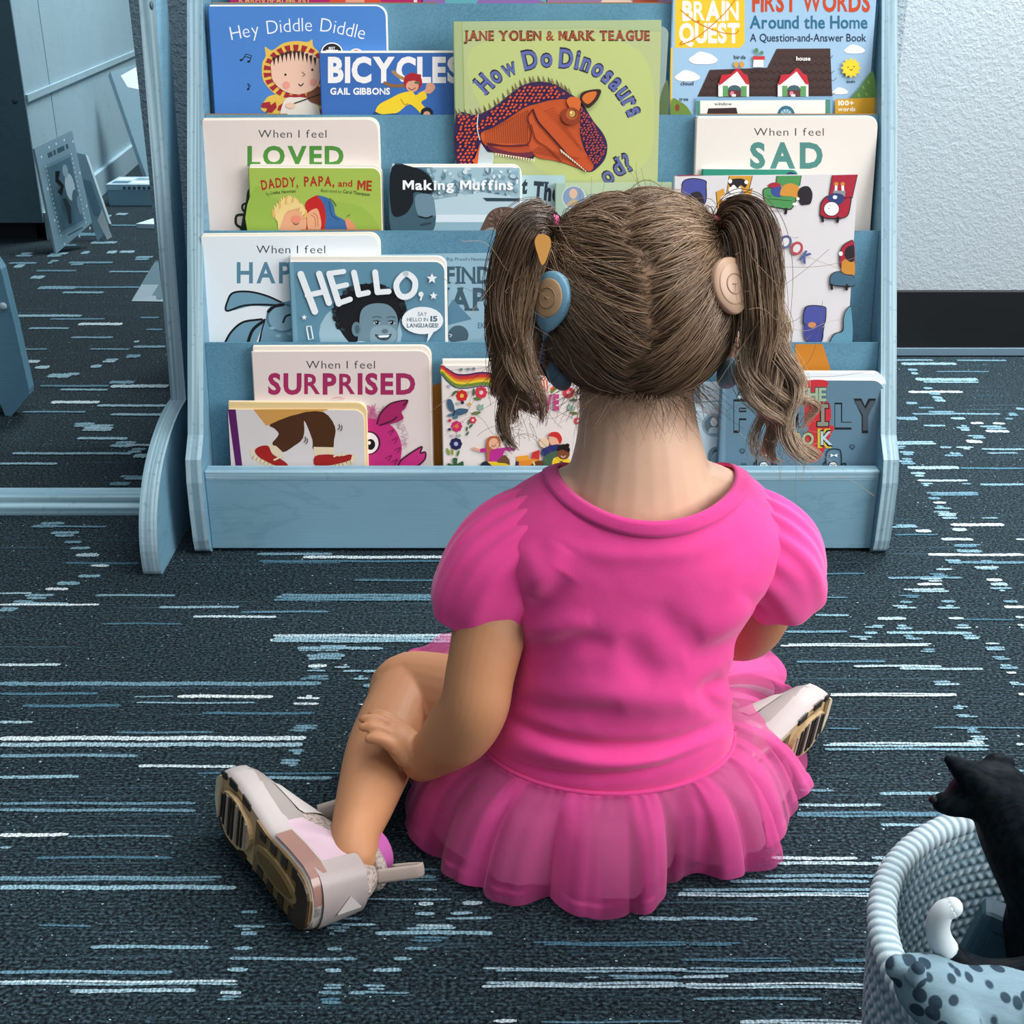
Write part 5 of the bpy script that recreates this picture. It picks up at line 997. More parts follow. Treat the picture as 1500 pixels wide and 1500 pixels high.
# --- gathered tulle skirt: sheer outer layer over an opaque lining
def tulle(name, sheer, col, col2):
    t = NT(name); v = t.coord((1, 1, 1)); n = t.noise(v, 1400, 1, 0.5); n2 = t.noise(v, 25, 2)
    c = t.mix(t.ramp(n2, [(0.35, 0.0), (0.7, 0.6)]), col, col2); t.set('Base Color', c); t.set('Roughness', 0.7); t.set('Specular IOR Level', 0.2); t.b.inputs['Sheen Weight'].default_value = 0.3
    tl = t.n('ShaderNodeBsdfTranslucent'); t.link(c, tl.inputs[0]); m1 = t.n('ShaderNodeMixShader'); m1.inputs[0].default_value = 0.35; t.link(t.b.outputs[0], m1.inputs[1]); t.link(tl.outputs[0], m1.inputs[2])
    tr = t.n('ShaderNodeBsdfTransparent'); m2 = t.n('ShaderNodeMixShader'); m2.inputs[0].default_value = sheer
    if sheer > 0:
        at = t.n('ShaderNodeAttribute', attribute_name='fold'); t.link(t.ramp(at.outputs['Fac'], [(0.0, sheer), (1.0, 0.04)]), m2.inputs[0])
    t.link(m1.outputs[0], m2.inputs[1]); t.link(tr.outputs[0], m2.inputs[2]); t.link(m2.outputs[0], t.out.inputs[0]); return t.m
TUL = tulle('pink_tulle', 0.52, '#f05aa9', '#e84a9f'); LIN = tulle('pink_lining', 0.0, '#c98cad', '#bf7fa2')
def skirt():
    vis = [(618, 1120), (603, 1205), (640, 1258), (700, 1302), (760, 1322), (800, 1318), (850, 1336), (910, 1342), (950, 1330), (1000, 1276), (1060, 1286), (1130, 1264), (1140, 1215), (1180, 1150), (1172, 1095), (1150, 1050)]
    hem = [at_h(x, y, 0.006) for x, y in vis] + [V((0.255, 1.02, 0.045)), V((0.20, 1.07, 0.075)), V((0.13, 1.05, 0.055)), V((0.08, 1.02, 0.04)), V((0.02, 1.00, 0.06)), V((-0.045, 1.005, 0.095)), V((-0.092, 0.972, 0.085)), V((-0.070, 0.925, 0.055))]
    H = np.array(spline([tuple(p) for p in hem], 14, True)); n = 420
    d = np.r_[0, np.cumsum(np.linalg.norm(np.roll(H, -1, 0) - H, axis=1))]; Hc = np.vstack([H, H[:1]])
    s = np.linspace(0, d[-1], n, endpoint=False); H = np.stack([np.interp(s, d, Hc[:, k]) for k in range(3)], 1)
    Sm = SEAM; c = Sm.mean(0)
    # match the seam to the hem by the angle around the waist
    aS = np.arctan2(Sm[:, 1] - c[1], Sm[:, 0] - c[0]); o = np.argsort(aS); aS = aS[o]; So = Sm[o]
    aH = np.arctan2(H[:, 1] - c[1], H[:, 0] - c[0])
    A = np.stack([np.interp(aH, np.r_[aS - 2 * np.pi, aS, aS + 2 * np.pi], np.tile(So[:, k], 3)) for k in range(3)], 1)
    cc = A.mean(0); A = A + (A - cc) * np.array([-.012, -.012, 0])
    rad = H - c; rad[:, 2] = 0; rad /= np.linalg.norm(rad, axis=1, keepdims=True)
    arc = np.arange(n) / n * 2 * np.pi
    lay = []
    for kind, (tmax, ins, m, na) in enumerate(((1.0, 0.0, TUL, 1.0), (0.90, 0.010, LIN, 0.45))):
        G = []
        for i in range(46):
            u = i / 45 * tmax
            base = A * (1 - u) + H * u
            bulge = 0.012 * math.sin(math.pi * min(1, u)) ** 0.8
            zc = A[:, 2] * (1 - u ** 1.12) + H[:, 2] * u ** 1.12
            wob = np.array([noise.noise(V((math.cos(a) * 2.2, math.sin(a) * 2.2, kind * 5.0))) for a in arc])
            wob2 = np.array([noise.noise(V((math.cos(a) * 5, math.sin(a) * 5, 3 + kind * 5.0))) for a in arc]); ph_ = 10.5 * arc + 3.4 * wob + 1.2 * wob2 + 1.3 * kind; ruf = (1 + .7 * wob2) * (2 * np.abs(np.sin(ph_)) ** 0.6 - 1) + 0.25 * (2 * np.abs(np.sin(2.0 * ph_ + 3 * wob)) ** 0.6 - 1)
            g = np.sin(88 * arc + 6 * wob) * 0.0011 * max(0, 1 - u * 3.5)
            amp = 0.0068 * na * min(1, u * 2.4) * (0.7 + 0.3 * u)
            p = base + rad * (bulge * 0.55 - ins * min(1, u * 3) + ruf * amp + g)[:, None]
            p[:, 2] = np.maximum(zc + 0.012 * math.sin(math.pi * u) * (1 - 0.2 * ruf) - ins * 0.4 + 0.002 * ruf * (u > .9) * na, 0.003)
            G.append([V(q) for q in p])
        FO = []
        for i in range(46):
            u = i / 45; q = np.sin(16 * arc + 5 * wob + 1.5 * wob2 + .25 * np.sin(5 * u + 9 * arc)) + .55 * np.sin(37 * arc - 3 * wob2); FO.extend(np.clip((q - .05) * 1.6, 0, 1) * (.85 if u > .06 else 1) + (.5 if u < .05 else 0))
        mb = MB(); mb.grid(G, m, True); lay.append(mb.build('skirt' if kind == 0 else 'skirt_lining', DRESS)); at = lay[-1].data.attributes.new('fold', 'FLOAT', 'POINT'); at.data.foreach_set('value', [float(min(1, q)) for q in FO])
skirt()

# --- sneakers
def mesh_mat():
    t = NT('sneaker_knit'); v = t.coord((1, 1, 1)); vo = t.n('ShaderNodeTexVoronoi', i_Scale=330.0); t.link(v, vo.inputs['Vector'])
    c = t.mix(t.ramp(vo.outputs['Distance'], [(0.25, 0.0), (0.55, 1.0)]), '#8d807a', '#b3a59f'); t.set('Base Color', c); t.set('Roughness', 0.8); t.bump(vo.outputs['Distance'], 0.9, 0.0016); return t.m
KNIT = mesh_mat(); WHT = mat('#b3abaa', 0.5); PEAR = mat('#c9aebb', 0.25, 0.5, coat=0.3); TAN = mat('#bfa47c', 0.5); BRN = mat('#77603c', 0.35, 0.5); DK = mat('#2a2320', 0.5); SOLB = mat('#3c2f22', 0.4); GREY = mat('#a0958f', 0.6); ROSE = mat('#967268', 0.22, 0.5)
def shoe(heel, L, Nn, length, dirt, label_side):
    """heel: lowest point of the heel edge; L heel->toe; Nn from the sole into the foot; the shoe lies on its inner edge"""
    L = V(L).normalized(); Nn = V(Nn); Nn = (Nn - L * Nn.dot(L)).normalized(); W = Nn.cross(L); 
    if W.z < 0: W = -W
    O = V(heel); ln = length
    hwk = [(0, .005), (.012, .0130), (.03, .0190), (.06, .0236), (.12, .0265), (.25, .0262), (.42, .0232), (.58, .0270), (.72, .0310), (.84, .0295), (.93, .0225), (.985, .0120), (1, .004)]
    def hw(s): return float(np.interp(s, [a for a, b in hwk], [b for a, b in hwk]))
    ctr = 0.031
    def P(s, w, n): return O + L * (s * ln) + W * (ctr + w) + Nn * (n + 0.012 * max(0, (s - .75)) ** 2 * 8)
    ss = np.r_[np.linspace(0, 0.08, 9), np.linspace(0.12, 0.9, 22), np.linspace(0.92, 1, 7)]
    out = [(s, -hw(s)) for s in ss] + [(s, hw(s)) for s in ss[::-1]]
    E = []
    # upper
    hk = [(0, .050), (.06, .062), (.16, .068), (.30, .069), (.42, .064), (.55, .054), (.70, .043), (.85, .034), (.95, .026), (1, .018)]
    G = []; nj = 26
    for s in np.r_[np.linspace(0.0, 0.06, 7), np.linspace(.085, 0.995, 38)]:
        h = float(np.interp(s, [a for a, b in hk], [b for a, b in hk])); q = hw(max(0, s)) * 0.98; row = []
        for j in range(nj + 1):
            t = math.pi * j / nj; e = 2.6 if s < .5 else 2.2
            c, d = math.cos(t), math.sin(t); w = math.copysign(abs(c) ** (2 / e), c) * q * (1 - .18 * d * (s < .5)); row.append(P(s, w, 0.014 + (h - 0.014) * abs(d) ** (2 / e)))
        G.append(row)
    mb = MB(); mb.grid(G, KNIT, False); G2 = [G[0], [sum(G[0], V()) / (nj + 1)] * (nj + 1)]; mb.grid(G2, KNIT); mb.grid([G[-1], [sum(G[-1], V()) / (nj + 1)] * (nj + 1)], KNIT); SN = mb.build('sneaker', KID)
    # sole: midsole wall with a rounded edge, flat tread plate
    mb = MB(); lev = [(0.0, 0.90), (0.002, 0.985), (0.006, 1.02), (0.014, 1.03), (0.020, 0.98)]
    GS = [[P(s, w * k, n) for s, w in out] for n, k in lev]; mb.grid(GS, WHT, True, True)
    mb.add(GS[0], [tuple(range(len(out)))], TAN)
    # rose translucent heel wall
    hl = [(s, w * 1.035) for s, w in out if s < 0.40 and w > 0][::-1]; hl = [(s, w * 1.035) for s, w in out if s < 0.12 and w < 0][::-1] + hl
    mb.grid([[P(s, w + 0.0006, n) for s, w in hl] for n in (0.001, 0.008, 0.015)], ROSE)
    mb.build('sole', SN)
    mb = MB()
    def plate(pts, m, n0, th):
        mb.prism([P(s, w, n0) for s, w in pts], -Nn * th, m)
    rear = [(s, -hw(s) * .9) for s in np.linspace(.01, .52, 18)] + [(s, hw(s) * .9) for s in np.linspace(.52, .01, 18)]
    plate(rear, BRN, 0.0, 0.0022)
    oval = [(0.30 + 0.20 * math.cos(t), 0.011 * math.sin(t)) for t in np.linspace(0, 6.283, 26)[:-1]]; plate(oval, mat('#8f7a52', 0.4), -0.002, 0.0022)
    oval = [(0.30 + 0.165 * math.cos(t), 0.0075 * math.sin(t)) for t in np.linspace(0, 6.283, 26)[:-1]]; plate(oval, mat('#6a5530', 0.4), -0.004, 0.0012)
    for s0 in (.12, .22, .32, .42):
        for sg in (-1, 1): plate([(s0, sg * .013), (s0 + .05, sg * .013), (s0 + .05, sg * (hw(s0) - .003)), (s0, sg * (hw(s0) - .003))], SOLB, -0.002, 0.0012)
    heelc = [(s, -hw(s) * .88) for s in np.linspace(.012, .12, 8)] + [(s, hw(s) * .88) for s in np.linspace(.12, .012, 8)]; plate(heelc, SOLB, -0.002, 0.002)
    pad = [(0.72 + 0.17 * math.cos(t), 0.0205 * math.sin(t) * (1 + .06 * math.cos(t)) - .001) for t in np.linspace(0, 6.283, 30)[:-1]]; plate(pad, TAN, 0.0, 0.004)
    for i in range(9):
        s0 = .585 + .032 * i; q = .0178 * math.sqrt(max(0, 1 - ((s0 + .008 - .72) / .165) ** 2)); plate([(s0, -q), (s0 + .017, -q), (s0 + .017, q), (s0, q)], DK if i % 3 else GREY, -0.0038, 0.0010)
    for s0 in (.60, .74, .86):
        for sg in (-1, 1):
            q0, q1 = hw(s0) * sg * .99, hw(s0 + .07) * sg * .99; plate([(s0, q0 * .78), (s0 + .075, q1 * .74), (s0 + .075, q1), (s0, q0)], DK, -0.0002, 0.0012)
    toe = [(s, -hw(s) * .85) for s in np.linspace(.915, .99, 5)] + [(s, hw(s) * .85) for s in np.linspace(.99, .915, 5)]; plate(toe, mat('#d8c9ae', .5), 0.0, 0.003)
    mb.build('tread', SN)
    # overlays on the outer side: pearly heel panel, white mid-foot panel, smooth toe wrap
    def overlay(name, m, s0, s1, j0, j1, lift=0.0012):
        mb = MB(); rows = []
        sl = list(np.r_[np.linspace(0.0, 0.06, 7), np.linspace(.085, 0.995, 38)]); i0 = min(range(45), key=lambda q: abs(sl[q] - s0)); i1 = min(range(45), key=lambda q: abs(sl[q] - s1))
        for i in range(i0, i1 + 1):
            cen = sum(G[i], V()) / (nj + 1); f = (i - i0) / max(1, i1 - i0); a0 = j0[0] + (j0[1] - j0[0]) * f; a1 = j1[0] + (j1[1] - j1[0]) * f; row = []
            for k in range(9):
                jj = a0 + (a1 - a0) * k / 8; j = min(nj - 1, max(0, int(jj))); p = G[i][j].lerp(G[i][j + 1], jj - j); row.append(p + (p - cen).normalized() * lift)
            rows.append(row)
        mb.grid(rows, m); mb.build(name, SN)
    overlay('heel_panel', PEAR, .085, .46, (0.2, 0.2), (7.0, 2.4)); overlay('heel_panel', PEAR, .06, .46, (25.8, 25.8), (19, 23.6))
    overlay('toe_wrap', mat('#958c89', .45), .42, .97, (0.2, 0.2), (2.6, 6.5), .0008); overlay('toe_wrap', mat('#958c89', .45), .42, .97, (25.8, 25.8), (23.4, 19.5), .0008)
    overlay('side_panel', mat('#b5afad', .5), .47, .70, (3.4, 4.0), (8.0, 7.2), .0016); overlay('toe_cap', mat('#978a84', .6), .91, .985, (0.4, 0.4), (25.6, 25.6), .0012)
    hp = [(s, w) for s, w in out if s < .13]; hp = [q for q in hp if q[1] < 0][::-1] + [q for q in hp if q[1] >= 0][::-1]
    mb = MB(); mb.grid([[P(s - .012 * (1 - s / .15) * (1 - (n / .07) ** 3), w * (1.055 - .14 * (n / .05) ** 2), n) for s, w in hp] for n in (.008, .016, .024, .032, .040, .046)], mat('#a89d9c', .4)); mb.build('heel_counter', SN)
    mb = MB(); mb.prism([P(-.0155 + .0 * a, b, c) for a, b, c in ((0, -.006, .020), (0, .007, .030), (0, -.006, .040))], -L * .0012, mat('#d5cdcc', .3)); mb.build('heel_emblem', SN)
    # padded collar round the ankle, tongue, pull tab, sock
    ac = P(.20, 0, .066); mb = MB(); ring = []
    for j in range(33):
        t = 2 * math.pi * j / 32; ring.append(P(.235 + .165 * math.cos(t), .0185 * math.sin(t), .062 + .004 * math.cos(t + math.pi)))
    mb.tube(ring, 0.0050, KNIT, 10, False); mb.build('ankle_collar', SN)
    mb = MB(); tp = [P(.51, .008, .052), P(.475, .012, .076), P(.465, .014, .098), P(.475, .014, .109), P(.49, .014, .114)]; mb.tube(tp, [(.003, .014), (.0042, .015), (.005, .0145), (.0048, .011), (.003, .004)], GREY, 14, True, up=L); mb.build('tongue', SN)
    mb = MB(); lp = [P(.06, .004, .060), P(.035, .005, .071), P(.010, .006, .082), P(-.008, .007, .090), P(.000, .007, .095), P(.030, .006, .088), P(.07, .004, .075)]
    q = spline(lp, 5); mb.tube([V(x) for x in q], [(.0011, .0062)] * len(q), mat('#a5978f', .6), 10, True, up=Nn); mb.build('pull_tab', SN)
    mb = MB(); mb.tube([P(.22, 0, .050), P(.235, 0, .068), P(.25, 0, .078)], [.019, .0205, .021], mat('#b35aa0', .9), 20, False); mb.build('sock', KID)
    return P
def cam_dir(px, py, x, y, z):
    f = ray(px, py).normalized(); r = V((1, 0, 0)); r = (r - f * r.dot(f)).normalized(); u = r.cross(f); return r * x + u * y + f * z
hl = at_h(452, 1388, 0.0)
shoe((hl.x, hl.y, 0.0), cam_dir(370, 1270, -.474, .566, .675), cam_dir(370, 1270, .80, .36, .48), 0.170, True, -1)
shoe((0.170, 0.848, 0.002), (.68, .73, .05), (-.62, .76, .16), 0.174, False, 1)
# --- hair: real strands as thin tubes, one mesh for the head, one for each pigtail
def hair_mat():
    t = NT('hair_strands'); at = t.n('ShaderNodeAttribute', attribute_name='hair_col')
    t.set('Base Color', at.outputs['Color']); t.set('Roughness', 0.42); t.set('Specular IOR Level', 0.45); return t.m
HAIR = hair_mat()
def strands(name, P, R, colr, extra=None, parent=None):
    """P (n,k,3) points, R (n,k) radii, colr (n,k,3) linear colours -> one mesh of three-sided tubes"""
    n, k, _ = P.shape
    T = np.gradient(P, axis=1); T /= np.linalg.norm(T, axis=2, keepdims=True) + 1e-9
    ref = np.array([0.31, 0.9, 0.23]) + np.zeros_like(T); a = np.cross(T, ref); a /= np.linalg.norm(a, axis=2, keepdims=True) + 1e-9; b = np.cross(T, a)
    vs = np.empty((n, k, 3, 3))
    for j in range(3):
        an = 2 * np.pi * j / 3; vs[:, :, j] = P + (a * math.cos(an) + b * math.sin(an)) * R[:, :, None]
    vs = vs.reshape(-1, 3); idx = np.arange(n * k * 3).reshape(n, k, 3); F_ = []
    for j in range(3):
        q = (j + 1) % 3; F_.append(np.stack([idx[:, :-1, j], idx[:, :-1, q], idx[:, 1:, q], idx[:, 1:, j]], -1).reshape(-1, 4))
    F_ = np.concatenate(F_); me = bpy.data.meshes.new(name)
    cols = np.repeat(colr[:, :, None, :], 3, 2).reshape(-1, 3)
    if extra is not None:
        ev, ef, ec = extra; F2 = np.array(ef) + len(vs); vs = np.vstack([vs, ev]); F_ = np.vstack([F_, F2]); cols = np.vstack([cols, ec])
    me.vertices.add(len(vs)); me.vertices.foreach_set('co', vs.astype(np.float32).ravel())
    me.loops.add(F_.size); me.loops.foreach_set('vertex_index', F_.astype(np.int32).ravel())
    me.polygons.add(len(F_)); me.polygons.foreach_set('loop_start', np.arange(0, F_.size, 4, dtype=np.int32)); me.polygons.foreach_set('loop_total', np.full(len(F_), 4, np.int32))
    me.polygons.foreach_set('use_smooth', np.ones(len(F_), bool)); me.update(calc_edges=True); me.validate()
    at = me.attributes.new('hair_col', 'FLOAT_COLOR', 'POINT'); at.data.foreach_set('color', np.hstack([cols, np.ones((len(cols), 1))]).astype(np.float32).ravel())
    me.materials.append(HAIR); return link_mesh(name, me, parent or KID)
def pal(c): return np.array(lin(c)[:3])
BR = [pal(c) for c in ('#3a2a20', '#5a4433', '#786049', '#977d66', '#b59d86')]
def brown(u):
    u = np.clip(u, 0, 0.999) * 4; i = u.astype(int); f = (u - i)[..., None]; B = np.array(BR); return B[i] * (1 - f) + B[i + 1] * f
HX = np.array(HR) + np.array([.0035, .0045, .0045]); HCn = np.array(HC)
def at_head(px, py, side=-1):
    """where a photograph ray meets the hair ellipsoid"""
    d = np.array(ray(px, py)); o = np.array(CAMP) - HCn; A = ((d / HX) ** 2).sum(); B = 2 * (d * o / HX ** 2).sum(); c = ((o / HX) ** 2).sum() - 1; D = max(0, B * B - 4 * A * c)
    return np.array(CAMP) + d * ((-B + side * math.sqrt(D)) / (2 * A))
TIES = [at_head(815, 336), at_head(1048, 334)]
TIES = [np.array(t) for t in TIES]
def part_x(z, y):
    """the uneven parting, measured from the middle of the head"""
    return -0.004 + 0.0065 * math.sin(z * 62 + 0.9) + 0.003 * math.sin(z * 140 + 2)
def scalp():
    n = 11500; roots = []
    while len(roots) < n:
        v = rng.normal(size=3); v /= np.linalg.norm(v)
        if v[1] > 0.55 and v[2] < 0.45: continue
        lim = -0.66 + 0.10 * abs(v[0]) if v[1] < 0 else -0.35 + 0.55 * v[1]
        if v[2] < lim + 0.05 * rng.normal() * .5: continue
        if v[1] > .3 and rng.random() < .6: continue
        roots.append(v)
    roots = np.array(roots); k = 18; t = np.linspace(0, 1, k); P = np.empty((n, k, 3)); R = np.empty((n, k)); Cc = np.empty((n, k, 3))
    td = [(q - HCn) / HX for q in TIES]; td = [q / np.linalg.norm(q) for q in td]
    for i, v in enumerate(roots):
        pos = v * HX; s = 0 if pos[0] + .0032 * rng.normal() + .006 * noise.noise(V(v * 9)) < part_x(pos[2], pos[1]) else 1
        g = td[s]; om = math.acos(max(-1, min(1, float(v @ g)))); so = math.sin(om) + 1e-6
        D = (np.sin((1 - t) * om) / so)[:, None] * v + (np.sin(t * om) / so)[:, None] * g
        q = V(v * 3.2); w1 = noise.noise(q + V((7, s * 9, 0))); w2 = noise.noise(q * 2.6 + V((0, 3, 5))); w3 = noise.noise(q * 7.0)
        side = np.cross(D, np.gradient(D, axis=0)); side /= np.linalg.norm(side, axis=1, keepdims=True) + 1e-9
        sag = -0.16 if v[2] > -.2 else -0.05
        D = D + side * (np.sin(np.pi * t) * (0.20 * w1 + 0.15 * w2 + .03 * rng.normal()) + 0.055 * w3 * np.sin(2 * np.pi * t + 2 * w1))[:, None]
        D[:, 2] += sag * np.sin(np.pi * t) * min(1, om) * (1 if v[1] < .2 else .2)
        D /= np.linalg.norm(D, axis=1, keepdims=True)
        clump = .65 * noise.noise(q * 3.1 + V((1, 1, 1))) + .5 * noise.noise(q * 8.5)
        lift = 1.0 + (0.028 + 0.045 * (clump + .35) + 0.02 * rng.random()) * np.sin(np.pi * np.clip(t * 1.05, 0, 1)) ** 0.7 + 0.012 * rng.random()
        lift = lift * np.where(t < .12, 0.985 + 0.015 * t / .12, 1)
        P[i] = HCn + D * HX * lift[:, None]
        e = rng.normal(size=3) * 0.003; P[i] += e * (t ** 3)[:, None]
        R[i] = 0.00036 * (1 - 0.25 * t)
        u = 0.30 + 0.55 * clump + 0.12 * rng.normal() + 0.10 * (v[2] + .2)
        Cc[i] = brown(np.full(k, u) + 0.14 * np.sin(np.pi * t))
    # skull cap under the strands
    ev, ef, ec = [], [], []; nu, nv = 48, 30
    for a in range(nv + 1):
        th = math.pi * a / nv * 0.735
        for b in range(nu):
            ph = 2 * math.pi * b / nu; d = np.array([math.sin(th) * math.cos(ph), math.sin(th) * math.sin(ph), math.cos(th)])
            if d[1] > 0.3: d2 = d.copy(); d2[2] = max(d2[2], -0.3 + .9 * d[1]); d2 /= np.linalg.norm(d2); d = d2
            ev.append(HCn + d * HX * 0.992); pos = d * HX
            dz = abs(pos[0] - part_x(pos[2], pos[1])); near = .62 * math.exp(-(dz / 0.007) ** 2) * (pos[2] > -.035)
            ec.append(pal('#4a3626') * (1 - near * .8) + pal('#b08a6c') * near * .8)
    for a in range(nv):
        for b in range(nu): ef.append((a * nu + b, a * nu + (b + 1) % nu, (a + 1) * nu + (b + 1) % nu, (a + 1) * nu + b))
    LP = []
    for i in rng.choice(n, 650, replace=False):                    # looser strands lying over the combed ones
        q = P[i].copy(); q = HCn + (q - HCn) * (1 + (.006 + .016 * rng.random()) * np.sin(np.pi * t))[:, None]
        w = rng.normal(size=3); q += (np.sin(np.pi * t) * 0.006 * rng.random() * np.sin(t * rng.uniform(3, 9) + rng.uniform(0, 6)))[:, None] * w; LP.append(q)
    LP = np.array(LP); LR = np.full((len(LP), k), .00026); LC = brown(np.repeat(rng.uniform(.25, .75, size=(len(LP), 1)), k, 1))
    P = np.concatenate([P, LP]); R = np.concatenate([R, LR]); Cc = np.concatenate([Cc, LC])
    # loose short hairs at the nape and round the crown
    m = 420; P2 = np.empty((m, k, 3)); R2 = np.empty((m, k)); C2 = np.empty((m, k, 3))
    for i in range(m):
        if i < 260: x = rng.uniform(-.62, .62); v = np.array([x, -math.sqrt(max(.05, 1 - x * x - .40)), -0.62 + .1 * rng.random()]); dr = np.array([rng.normal() * .5 + x, -.25, -0.9 + rng.random() * .7])
        else: ph = rng.uniform(0, 6.28); v = np.array([math.cos(ph) * .8, -0.45 + .2 * rng.random(), math.sin(ph)]); dr = np.array([rng.normal(), rng.normal() * .4, rng.normal() * .8 + .2])
        v /= np.linalg.norm(v); dr /= np.linalg.norm(dr); ln = rng.uniform(.012, .034); cv = rng.normal(size=3) * .5
        st = HCn + v * HX * 1.0; P2[i] = st + ln * (t[:, None] * (dr * .8 + v * .25) + (t ** 2)[:, None] * cv * .5); R2[i] = 0.00022 * (1 - .6 * t); C2[i] = brown(np.full(k, rng.uniform(.3, .8)))
    return strands('hair', np.concatenate([P, P2]), np.concatenate([R, R2]), np.concatenate([Cc, C2]), (np.array(ev), ef, np.array(ec)))
HAIRO = scalp()
def pigtail(guide, spread, n, curls, light, seed, curlr, turns, wisps):
    """locks that hang from the tie; each lock is a ringlet of its own, tighter towards the ends"""
    rg = np.random.default_rng(seed); k = 64
    G = np.array([tuple(at_d(*g)) for g in guide]); S = np.array(spline([tuple(g) + (s,) for g, s in zip(G, spread)], 12))
    d = np.r_[0, np.cumsum(np.linalg.norm(np.diff(S[:, :3], axis=0), axis=1))]; tt = np.linspace(0, d[-1], k); C = np.stack([np.interp(tt, d, S[:, j]) for j in range(4)], 1)
    t = np.linspace(0, 1, k); T = np.gradient(C[:, :3], axis=0); T /= np.linalg.norm(T, axis=1, keepdims=True)
    a = np.cross(T, np.array([0, 1.0, 0.0])); a /= np.linalg.norm(a, axis=1, keepdims=True); b = np.cross(T, a)
    P = []; R = []; Cc = []
    locks = []
    for q in range(curls):
        w = q >= curls - wisps
        locks.append(dict(a=6.283 * q / curls * 1.618 * 2, r=(.85 + .35 * rg.random()) if w else math.sqrt(rg.random()) * .9, p=rg.uniform(0, 6.28), f=rg.uniform(.75, 1.3) * (1 if rg.random() < .5 else -1), e=rg.uniform(.72, 1.0), c=rg.uniform(-.16, .16) + (.18 if w else 0), m=.35 if w else 1.0, cr=curlr * rg.uniform(.7, 1.3)))
    wt = np.array([l['m'] for l in locks]); wt = wt / wt.sum()
    for i in range(n):
        l = locks[rg.choice(curls, p=wt)]; ti = t * l['e'] * rg.uniform(.93, 1.0)
        I = lambda A: np.stack([np.interp(ti, t, A[:, j]) for j in range(A.shape[1])], 1)
        Ci, ai, bi = I(C), I(a), I(b); g = rg.normal(size=4)
        tight = .0032 * np.clip(ti / .12, .25, 1) * (1 - .35 * np.clip((ti - .4) / .5, 0, 1))
        sp = Ci[:, 3] * l['r']; ang = l['a'] + .7 * ti
        cw = l['cr'] * np.clip((ti - .28) / .45, 0, 1) ** 1.3; ph = l['p'] + 2 * np.pi * turns * l['f'] * np.clip(ti - .2, 0, 1) ** 1.25 + .10 * g[2]
        o1 = sp * np.cos(ang) + cw * np.cos(ph) + g[0] * tight + .0010 * np.sin(ti * 23 + g[3] * 3); o2 = sp * np.sin(ang) * .85 + cw * np.sin(ph) * .9 + g[1] * tight
        P.append(Ci[:, :3] + ai * o1[:, None] + bi * o2[:, None]); R.append(0.00032 * (1 - .5 * t)); Cc.append(brown(0.20 + l['c'] + 0.10 * rg.normal() + light * np.clip((ti - .25) / .5, 0, 1) + .05 * np.sin(ti * 40 + l['p'])))
    for i in range(int(n * .03)):                                 # stray hairs
        j0 = rg.integers(int(k * .25), int(k * .95)); v = rg.normal(size=3) * np.array([1, .6, .6]); v[2] -= .5; v /= np.linalg.norm(v); ln = rg.uniform(.012, .042); s = t[:, None]; cv = rg.normal(size=3) * .8
        st = C[j0, :3] + rg.normal(size=3) * C[j0, 3] * .5
        P.append(st + ln * (s * v + s * s * cv * .6 + .18 * np.sin(s * 6 + i) * np.roll(v, 1))); R.append(np.full(k, .00015)); Cc.append(brown(np.full(k, rg.uniform(.55, .98))))
    return strands('pigtail', np.array(P), np.array(R), np.array(Cc), None, HAIRO)
TD = [float(t[1]) for t in TIES]
pigtail([(815, 334, TD[0]), (796, 324, TD[0] - .004), (770, 344, .866), (754, 395, .856), (750, 455, .850), (750, 515, .848), (754, 565, .848), (768, 610, .850), (788, 650, .854)], [.004, .0080, .0120, .0132, .0130, .0128, .0135, .0140, .011], 3000, 15, .42, 3, .0078, 2.0, 3)
pigtail([(1048, 332, TD[1]), (1072, 314, TD[1] - .004), (1098, 332, .866), (1110, 392, .854), (1112, 450, .848), (1120, 505, .848), (1132, 560, .848), (1146, 612, .850), (1160, 660, .854), (1168, 694, .856)], [.004, .0080, .0120, .0132, .0135, .0140, .0160, .0175, .0170, .013], 3200, 18, .95, 8, .0090, 3.0, 5)
for i, t in enumerate(TIES):
    c = V(t); sgn = -1 if i == 0 else 1; ax = (V((sgn * .8, -.1, .35))).normalized(); a = ax.cross(V((0, 1, 0))).normalized(); b = ax.cross(a)
    mb = MB(); ring = [c + ax * .006 + (a * math.cos(q) + b * math.sin(q)) * .0075 for q in [2 * math.pi * j / 24 for j in range(26)]]
    for off in (-.0025, 0, .0025): mb.tube([p + ax * off for p in ring], .0022, mat('#c9578a' if i == 0 else '#b5485f', .7), 8, False)
    mb.build('hair_tie', HAIRO)
# tan teardrop added in the left pigtail, standing for the brown board behind
tc = at_d(795, 362, .842); mb = MB(); rt = V((1, 0, 0)); up_ = V((0, S_, C_)); fw = rt.cross(up_)
pts = [(0, .0088), (.0042, .0070), (.0056, .0030), (.0046, -.0020), (.0014, -.0105), (-.0010, -.0112), (-.0034, -.0045), (-.0050, .0010), (-.0052, .0050), (-.0032, .0080)]
mb.prism([tc + rt * x + up_ * y for x, y in [tuple(q) for q in spline(pts, 4, True)]], V((0, 1, -.2)) * .003, mat('#b98440', .6)); mb.build('board_brown_patch', HAIRO)
